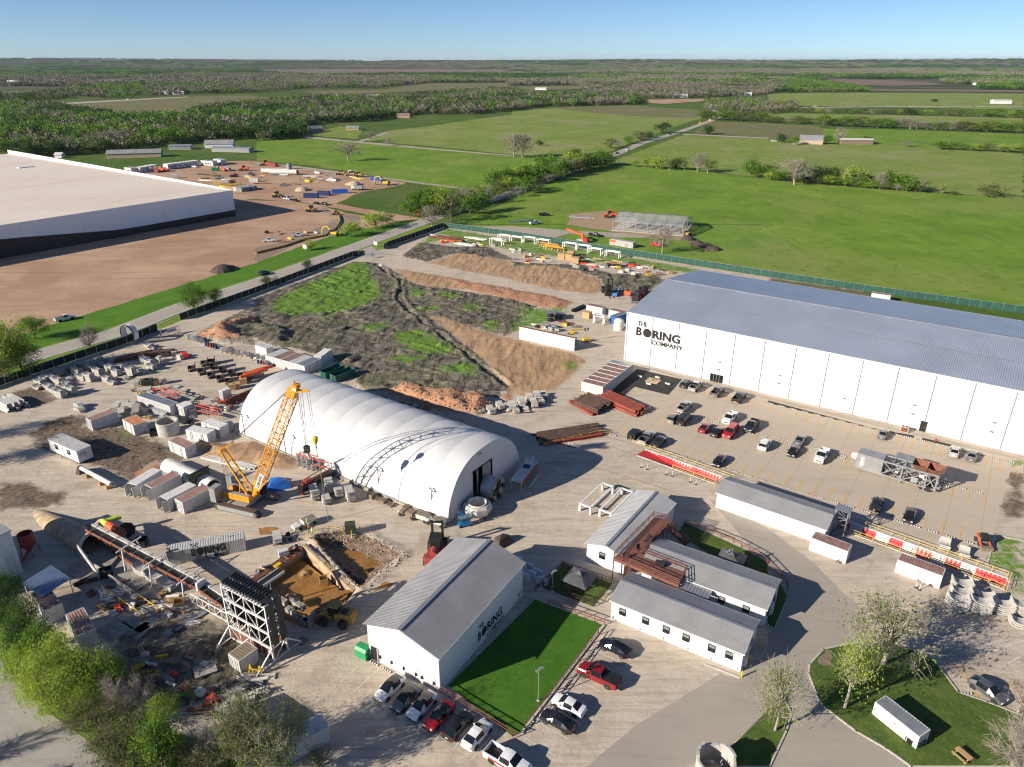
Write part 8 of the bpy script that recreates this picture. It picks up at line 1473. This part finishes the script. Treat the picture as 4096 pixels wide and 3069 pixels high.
wb=thing('ribbed_shed','tall white lapped shed wall cut off by the left edge','building',P('C1',205,1480),R(-33));corr(corr(corr(MB(),(0,-12,0),Y3,Z3*8,X3,12,.4,.04),(0,0,0),-X3,Z3*8,Y3,14,.4,.04),(-14,-12,0),X3,Z3*8,-Y3,14,.4,.04).build('wall','white_wall',wb);MB().box((-7,-6,8.1),(14.4,12.4,.2)).build('roof','grey_roof',wb);MB().bar((.3,-.8,0),(.3,-.8,4),.12).bar((.3,-1.6,0),(.3,-1.6,4),.12).build('pipe','dirty_white',wb)
rh_=asm('red_hopper','red drum hopper standing on a steel base at the left','hopper',('C1',270,1330),0,('drum','machine_red',lambda m:m.lathe([(1.2,2.0),(1.2,4.2),(.95,4.2),(.95,2.2)],16),True),('cone','machine_red',lambda m:m.lathe([(1.2,2.0),(.3,.9)],16)),('leg','machine_red',lambda m:[m.bar((x,y,0),(x*.8,y*.8,2.2),.14)for x in(-1,1)for y in(-1,1)]),('screw','machine_red',lambda m:m.tube((0,0,1),(.5,-3.5,.6),.25,8)))
sh=thing('tin_shelter','open shelter with a blue tin roof among the trees','shelter',P('D1',230,185),R(-33));corr(MB(),(0,0,2.7),X3,Vector((0,4.5,.5)),Z3,6,.4,.05).build('roof','tin_blue',sh)
for x in(.2,5.8):
    for y in(.2,4.3):MB().bar((x,y,0),(x,y,2.7+y*.11),.12).build('post','white_steel',sh)
asm('green_tank','green plastic equipment box at the workshop corner','box',('D2',935,690),GA,('body','green_bright',lambda m:m.box((0,0,.7),(2.0,1.5,1.3))),('roof','green_bright',lambda m:m.xprism([(-.8,1.36),(.8,1.36),(.5,1.75),(-.5,1.75)],-1.0,1.0)),('skid','old_wood',lambda m:m.box((0,-.6,.05),(2.4,.2,.1)).box((0,.6,.05),(2.4,.2,.1))))
asm('access_tower','green steel stair tower at the end of the long shed','stair tower',('C4',610,1150),A4_,('frame','galv',lambda m:lattice(m,(0,0,0.1),(0,0,5.2),2.0,2.6,4,.08,.12)),('platform','galv',lambda m:m.box((0,0,5.2),(2.6,2.2,.08))),('stair','mesh_green',lambda m:m.bar((-1,0,.2),(1,0,2.5),.8,.1).bar((1,0,2.5),(-1,0,4.8),.8,.1)))
for k,(q,s)in enumerate(((('C4',520,1270),1),(('C4',600,1300),2),(('C4',650,1330),3),(('C4',420,1240),4),(('C4',1230,1430),5),(('C4',1350,1400),6),(('C4',1340,1490),7),(('C4',1450,1540),8),(('C1',1700,840),9),(('C1',1640,880),10),(('C1',1760,800),11),(('B2',400,1210),12),(('B2',350,1190),13),(('B2',390,1110),14),(('B2',210,1080),15))):
    p=P(q[0],q[1],q[2]-52,2.62);r_=random.Random(s);asm('roof_scrap','piece of scrap lying on a container roof, number %s from the right of the yard'%ordn(16-k),'scrap',p,r_.uniform(0,3),('frame',r_.choice(('white_frame','old_wood','steel_grey','rust')),lambda m:m.box((0,0,.12),(r_.uniform(.8,2.2),r_.uniform(.5,1.0),.2))),('bar',r_.choice(('black','galv','pipe_white')),lambda m:m.bar((-.8,.2,.3),(.7,-.3,.34),.14)),group='scrap on container roofs')
for k,(a,b)in enumerate(((('B1',1370,1490),('B1',1540,1545)),(('C1',1700,130),('C1',1900,180)),(('C2',360,560),('C2',640,640)))):o,h,L=from2(a,b);asm('pallet_rack','orange beam pallet rack %s'%('by the long container','by the small white box','beside the tent wall')[k],'rack',tuple(o.xy),h,('upright','galv',lambda m:[m.bar((x,y,0),(x,y,2.8),.1)for x in(0,L/2,L)for y in(0,1.1)]),('beam','rack_orange',lambda m:[m.bar((0,y,z),(L,y,z),.09,.16)for y in(0,1.1)for z in(1.2,2.5)]),('shelf','steel_grey',lambda m:m.box((L/2,.55,1.2),(L,1,.05))))
asm('drill_rig','red and black drilling frame beside the segment stacks','drill rig',('C2',530,730),hd(('C2',430,760),('C2',650,640)),('bed','black',lambda m:m.box((0,0,1.0),(8,1.6,.9))),('drill_head','machine_red',lambda m:m.box((-2.2,0,1.9),(1.4,1,.8)).tube((-3.6,0,1.8),(-1,0,1.8),.3,8)),('rail','rust',lambda m:m.bar((-4,.7,2),(4,.7,2.4),.12).bar((-4,-.7,2),(4,-.7,2.4),.12)),('foot','machine_red',lambda m:m.box((-4.2,-.6,.5),(.8,.6,.6))))
asm('ring_monument','white upright ring monument with black edge by the gate','monument',('B1',1140,1020),R(-25),('ring','white_clean',lambda m:[m.bar((2.6*math.cos(a),.9*s,3.0+2.6*math.sin(a)),(2.6*math.cos(a+.27),.9*s,3.0+2.6*math.sin(a+.27)),1.7,.3)for s in(0,)for a in[k*.26-.6 for k in range(17)]]),('edge','black',lambda m:[m.bar((2.75*math.cos(a),-.9,3.0+2.75*math.sin(a)),(2.75*math.cos(a+.27),-.9,3.0+2.75*math.sin(a+.27)),.25,.25)for a in[k*.26-.6 for k in range(17)]]),('stand','galv',lambda m:m.bar((-1.5,0,0),(-1.5,0,1),.2).bar((1.5,0,0),(1.5,0,1),.2)))
ga,gh,gl=from2(('B1',1230,1020),('B1',1560,930));gt=asm('wire_gate','wire mesh gate with a white sign between the fences','gate',tuple(ga.xy),gh,('leaf','mesh_black',lambda m:[m.bar((x,0,.2),(x,0,2.2),.05)for x in np.linspace(.2,gl-.2,26)]and m.bar((0,0,2.25),(gl,0,2.25),.1).bar((0,0,.15),(gl,0,.15),.1)),('post','white_steel',lambda m:m.bar((gl*.5,0,0),(gl*.5,0,2.6),.25)),('sign','white_clean',lambda m:m.box((gl*.78,-.08,1.5),(3.0,.06,1.2))));put_text([c for c in gt.children if c.name.startswith('sign')][0],'EXIT ONLY',.5,2.4,frame4((gl*.78-1.2,-.13,1.25),X3,Z3),'dark_blue')
g2,h2,l2=from2(('B2',965,300),('B2',1120,245));asm('wire_gate','second wire gate at the gravel track entrance','gate',tuple(g2.xy),h2,('leaf','galv',lambda m:[m.bar((x,0,.2),(x,0,2.1),.04)for x in np.linspace(.2,l2-.2,16)]and m.bar((0,0,2.15),(l2,0,2.15),.08)),('sign','white_clean',lambda m:m.box((l2*.25,-.06,1.4),(2.0,.05,1.2))))
for k,(q,c)in enumerate(((('B2',1035,195),'white_clean'),(('B2',425,225),'white_clean'),(('A2',1395,1440),'orange'),(('A3',1622,645),'orange'),(('A3',1708,618),'crane_yellow'))):asm('road_sign','%s sign board beside the road, %s'%('white' if c=='white_clean' else 'orange',('at the gravel gate','on the verge','at the junction','on the far road, left','on the far road, right')[k]),'sign',q,R(-30),('board',c,lambda m:m.box((0,0,1.9),(2.0+k*.3,.08,1.5+k*.2))),('post','galv',lambda m:m.bar((-.5,.1,0),(-.5,.1,2),.1).bar((.5,.1,0),(.5,.1,2),.1)))
asm('culvert_hose','long yellow pipe curving along the trench edge','pipe',(0,0),0,('pipe','cat_yellow',lambda m:m.path([tuple(P(*q,.5))for q in(('A2',715,1430),('A2',728,1480),('A2',690,1540),('A2',600,1600),('B2',430,120),('B2',250,180),('B2',0,240))],.45,8)),('cap','black',lambda m:m.tube(P('A2',714,1426,.5),P('A2',713,1420,.5),.5,8)))
fa,fb,fc=P('A3',868,1560),P('A3',1470,1610),P('A3',1575,1500);fh=math.atan2(fb.y-fa.y,fb.x-fa.x);FL,FW=(fb-fa).length,26.0
fr=thing('steel_frame_building','half-built grey steel frame building on a concrete slab in the field','building',fa,fh);MB().box((FL/2,FW/2,.12),(FL+1,FW+1,.24)).build('slab','curb',fr)
for i in range(7):
    x=FL*i/6
    for y in(0,FW):MB().bar((x,y,.2),(x,y,4.4),.3).build('column','galv',fr)
    MB().bar((x,0,4.4),(x,FW/2,6.9),.25,.5).build('rafter','galv',fr);MB().bar((x,FW/2,6.9),(x,FW,4.4),.25,.5).build('rafter','galv',fr);MB().bar((x,FW/2,.2),(x,FW/2,6.8),.25).build('column','galv',fr)
for k in range(11):
    q=k/10
    for y in(FW/2+FW/2*q,FW/2*q):z=7.15-2.5*(abs(y-FW/2)/(FW/2));MB().bar((0,y,z),(FL,y,z),.22,.25).build('purlin','galv',fr)
    if k<3:MB().bar((0,FW,1.2+k*1.5),(FL,FW,1.2+k*1.5),.15).build('girt','galv',fr);MB().bar((FL,0,1.2+k*1.5),(FL,FW,1.2+k*1.5),.15).build('girt','galv',fr)
loader('orange telehandler left of the steel frame',('A3',840,1450),R(180),'orange',1.2,False);beams('on the grass left of the steel frame',('A3',610,1450),R(-20),4,1,12,'galv',.5,3);beams('on the grass by the white pickup',('A3',90,1480),R(25),6,1,12,'galv',.5,3)
for w in('on the grass left of the steel frame','on the grass by the white pickup'):
    for i,o in enumerate(BM[w,'galv']):tag(o,'grey steel bundle %s, %s laid'%(w,ordn(i+1)),'steel beam','beams '+w)
def clutter(where,quad,n,seed,big=1.0,pal=('pipe_white','galv','rust','wood','white_frame','black','dirty_white','rack_orange','yellow','concrete')):
    rgc=random.Random(seed);CL=[];a,b,c,d=[PW(q)for q in quad]
    for k in range(n):
        u,v=rgc.random(),rgc.random();p=a.lerp(b,u).lerp(d.lerp(c,u),v);m=rgc.choice(pal);z=max(0,gz(p.x,p.y)-.05);o=MB();kk=rgc.randrange(6);s=big
        if kk==0:o.box((0,0,.5*s),(rgc.uniform(1.2,2.2)*s,rgc.uniform(.8,1.5)*s,rgc.uniform(.5,1)*s)).box((0,0,1.05*s),(1.0*s,.4*s,.2*s))
        elif kk==1:[o.bar((-2.6*s,j*.3*s,.15+.1*(j%2)),(2.6*s,j*.3*s+rgc.uniform(-.4,.4),.15),.16*s)for j in range(5)]
        elif kk==2:lattice(o,(-1.4*s,0,.5*s),(1.4*s,0,.5*s),.9*s,.8*s,3,.07,.1)
        elif kk==3:o.tube((-1.4*s,0,.36*s),(1.4*s,0,.36*s),.33*s,10).box((0,0,.08),(.9*s,1.0*s,.14))
        elif kk==4:o.path([(1.2*math.cos(j*.9)*(1-j*.03),1.0*math.sin(j*.9)*(1-j*.03),.08+j*.012)for j in range(14)],.07,5);m='black'
        else:[o.box((rgc.uniform(-.4,.4),rgc.uniform(-.3,.3),.06+j*.07),(2.4*s,.9*s,.06),rgc.uniform(-.2,.2))for j in range(3)];m=rgc.choice(('old_wood','wood','galv','rust'))
        nm=('equipment_box','bar_bundle','lattice_piece','pipe_piece','hose_coil','board_stack')[kk];ob=o.build(nm,m,None,loc=(p.x,p.y,z),rz=rgc.uniform(-.9,.5));CL.append((project(p.x,p.y)[0],ob,nm.replace('_',' ')))
    CL.sort(key=lambda q:q[0])
    for i,(_,o,c)in enumerate(CL):tag(o,'loose %s %s, %s item from the left'%(c,where,ordn(i+1)),c,'clutter '+where)
clutter('on the storage strip',(('B3',0,190),('B3',1500,400),('B3',1400,470),('B3',0,330)),80,11);clutter('at the far corner of the strip',(('B2',1500,90),('B2',2212,150),('B2',2212,230),('B2',1560,150)),24,12)
clutter('in the lower left yard',(('C1',700,1500),('D1',1650,200),('D1',1750,520),('D1',800,330)),42,13,.7);clutter('below the conveyor tower',(('D1',1150,650),('D1',1950,650),('D1',1800,1050),('D1',1250,980)),16,14,.6);clutter('beside the shaded containers at the bottom',(('D1',1550,1050),('D2',50,900),('D2',60,1080),('D1',1600,1280)),26,15,.8)
clutter('in the stock yard',(('B1',1150,1400),('B1',2050,1480),('C1',2000,130),('C1',1250,170)),52,16,.8);clutter('behind the drums',(('B1',1700,1010),('B2',50,1130),('B2',40,1180),('B1',1720,1040)),14,17,.6);clutter('along the rear of the tent',(('B2',880,1440),('B2',1500,1600),('B2',1450,1640),('B2',820,1470)),20,18,.7);clutter('behind the white wall',(('B3',90,870),('B3',520,960),('B3',600,880),('B3',250,810)),14,19,.7)
clutter('along the pit edge',(('C2',0,1480),('C2',380,1260),('C2',420,1290),('C2',20,1530)),14,20,.5);clutter('on the far storage lot',(('A1',1700,1060),('A2',900,1060),('A2',850,1180),('A1',1750,1170)),46,21,2.2);clutter('in the red dirt works',(('B2',0,60),('B2',500,60),('B2',560,100),('B2',0,200)),12,22,1.2)
def rubble(name,polys,n,mat,label,smin=.12,smax=.45):
    r_=np.random.default_rng(len(name));V=[];oc=np.array([(1,0,0),(-1,0,0),(0,1,0),(0,-1,0),(0,0,.8),(0,0,-.4)]);F=[(0,2,4),(2,1,4),(1,3,4),(3,0,4),(2,0,5),(1,2,5),(3,1,5),(0,3,5)];fs=[]
    for poly,share in polys:
        xs,ys=[p[0]for p in poly],[p[1]for p in poly];k=int(n*share*4);x,y=r_.uniform(min(xs),max(xs),k),r_.uniform(min(ys),max(ys),k);ok=np.nonzero(sdf(x,y,poly)>-.4)[0][:int(n*share)]
        for i in ok:
            s=r_.uniform(smin,smax)*r_.uniform(.5,1);a=r_.uniform(0,6.3);q=oc*s*r_.uniform(.6,1.3,(6,1));q=q@np.array([(math.cos(a),math.sin(a),0),(-math.sin(a),math.cos(a),0),(0,0,1)]);b=len(V);V+=[tuple(w)for w in q+np.array([x[i],y[i],gz(x[i],y[i])])];fs+=[tuple(b+j for j in f)for f in F]
    me=bpy.data.meshes.new(name);me.from_pydata(V,[],fs);me.materials.append(M(mat));tag(link(name,me),label,'rubble',kind='stuff')
grow=lambda poly,d:(lambda c:[(c[0]+(p[0]-c[0])*d,c[1]+(p[1]-c[1])*d)for p in poly])((sum(p[0]for p in poly)/len(poly),sum(p[1]for p in poly)/len(poly)))
spec('clay_clod',(0.4,0.24,0.15),.95,var=.4);spec('mud_clod',(0.13,0.1,0.075),.95,var=.5);spec('pale_clod',(0.4,0.32,0.24),.95,var=.35)
rubble('clay_rubble',[(CLAY[0],.35),(CLAY[1],.45),(CLAY[3],.2)],1700,'clay_clod','red clay clods strewn over the clay banks');rubble('mud_clods',[(MUD[0],.6),(MUD[1],.2),(SOIL[0],.2)],1500,'mud_clod','dark mud clods strewn over the churned field',.1,.38);rubble('pit_rubble',[(grow(BAS2,1.25),.6),(grow(BAS1,1.12),.4)],900,'pale_clod','broken earth and rubble round the pit',.08,.34)
def house(label,p,rz,L,W,e_,r_,wall,roof,name='house'):gable(name,label,tuple((P(*p)).xy),rz,L,W,e_,r_,'house' if name=='house' else 'shed',wall,roof,.5,1.2,1.5)
house('tan farmhouse with grey roof in the right fields',('A4',270,812),R(-20),22,15,4,8,'brick_wall','grey_roof');house('long open barn with white roof right of the farmhouse',('A4',625,815),R(-8),31,9,4.5,5.5,'old_wood','white_roof','barn')
house('long grey-roofed house below the left woods',('A1',925,940),R(15),43,12,4,6.5,'brick_wall','grey_roof');house('pale house with porch at the wood edge',('A1',1770,850),R(8),26,12,4,7,'white_wall','grey_roof');house('long low shed right of the pale house',('A1',1830,880),R(-12),38,9,3.5,4.5,'steel_grey','galv','shed');house('small white shed at the wood edge',('A1',475,935),R(0),6,6,3,4.5,'white_wall','white_roof','shed');house('grey metal barn among bare trees',('A2',470,712),R(30),15,10,4,6.5,'grey_paint','galv','barn');house('low house under the central trees',('A2',780,695),R(5),15,9,3,5,'brick_wall','grey_roof');house('red-roofed house in the central woods',('A2',1220,590),R(5),18,10,4,6.5,'brick_wall','rust_roof');house('white-walled house with red roof by the far grove',('A4',280,358),R(0),34,20,5,10,'white_wall','rust_roof');house('shed roofs left of the pale house',('A1',1460,865),R(5),20,10,3.5,4.5,'grey_paint','galv','shed')
for k in range(16):a=random.Random(k);house('white mobile home in the far park, %s from the left'%ordn(k+1),('A2',585+k*29,415+a.uniform(-12,12)),R(a.uniform(-15,25)),22,9,4,5,'white_clean','white_roof','mobile_home')
for k in range(12):a=random.Random(50+k);house('pale far building scattered at the upper left, %s from the left'%ordn(k+1),('A1',60+k*(18 if k<8 else 130),(275+a.uniform(-18,30))if k<8 else 385),R(a.uniform(-20,20)),28,16,5,8,'white_clean','white_roof')
for k in range(8):a=random.Random(80+k);house('small white building beyond the right fields, %s from the left'%ordn(k+1),(('A3',1390,415),('A3',1830,385),('A3',1950,395),('A4',580,358),('A4',1800,305),('A4',1945,468),('A4',290,268),('A3',200,350))[k],R(a.uniform(-20,20)),32,18,6,8,'white_clean','white_roof')
hz=MB().box((0,29000,84),(130000,66000,172)).build('haze','white_clean');hm=bpy.data.materials.new('haze_air');hm.use_nodes=True;ht=hm.node_tree;ht.nodes.remove(ht.nodes['Principled BSDF']);pv=ht.nodes.new('ShaderNodeVolumePrincipled');pv.inputs['Color'].default_value=(0.6,0.74,0.88,1);pv.inputs['Density'].default_value=1.8e-5;pv.inputs['Anisotropy'].default_value=0.0
ht.links.new(pv.outputs[0],ht.nodes['Material Output'].inputs['Volume']);hz.data.materials.clear();hz.data.materials.append(hm);tag(hz,'thin pale haze over the whole landscape','haze',kind='stuff')
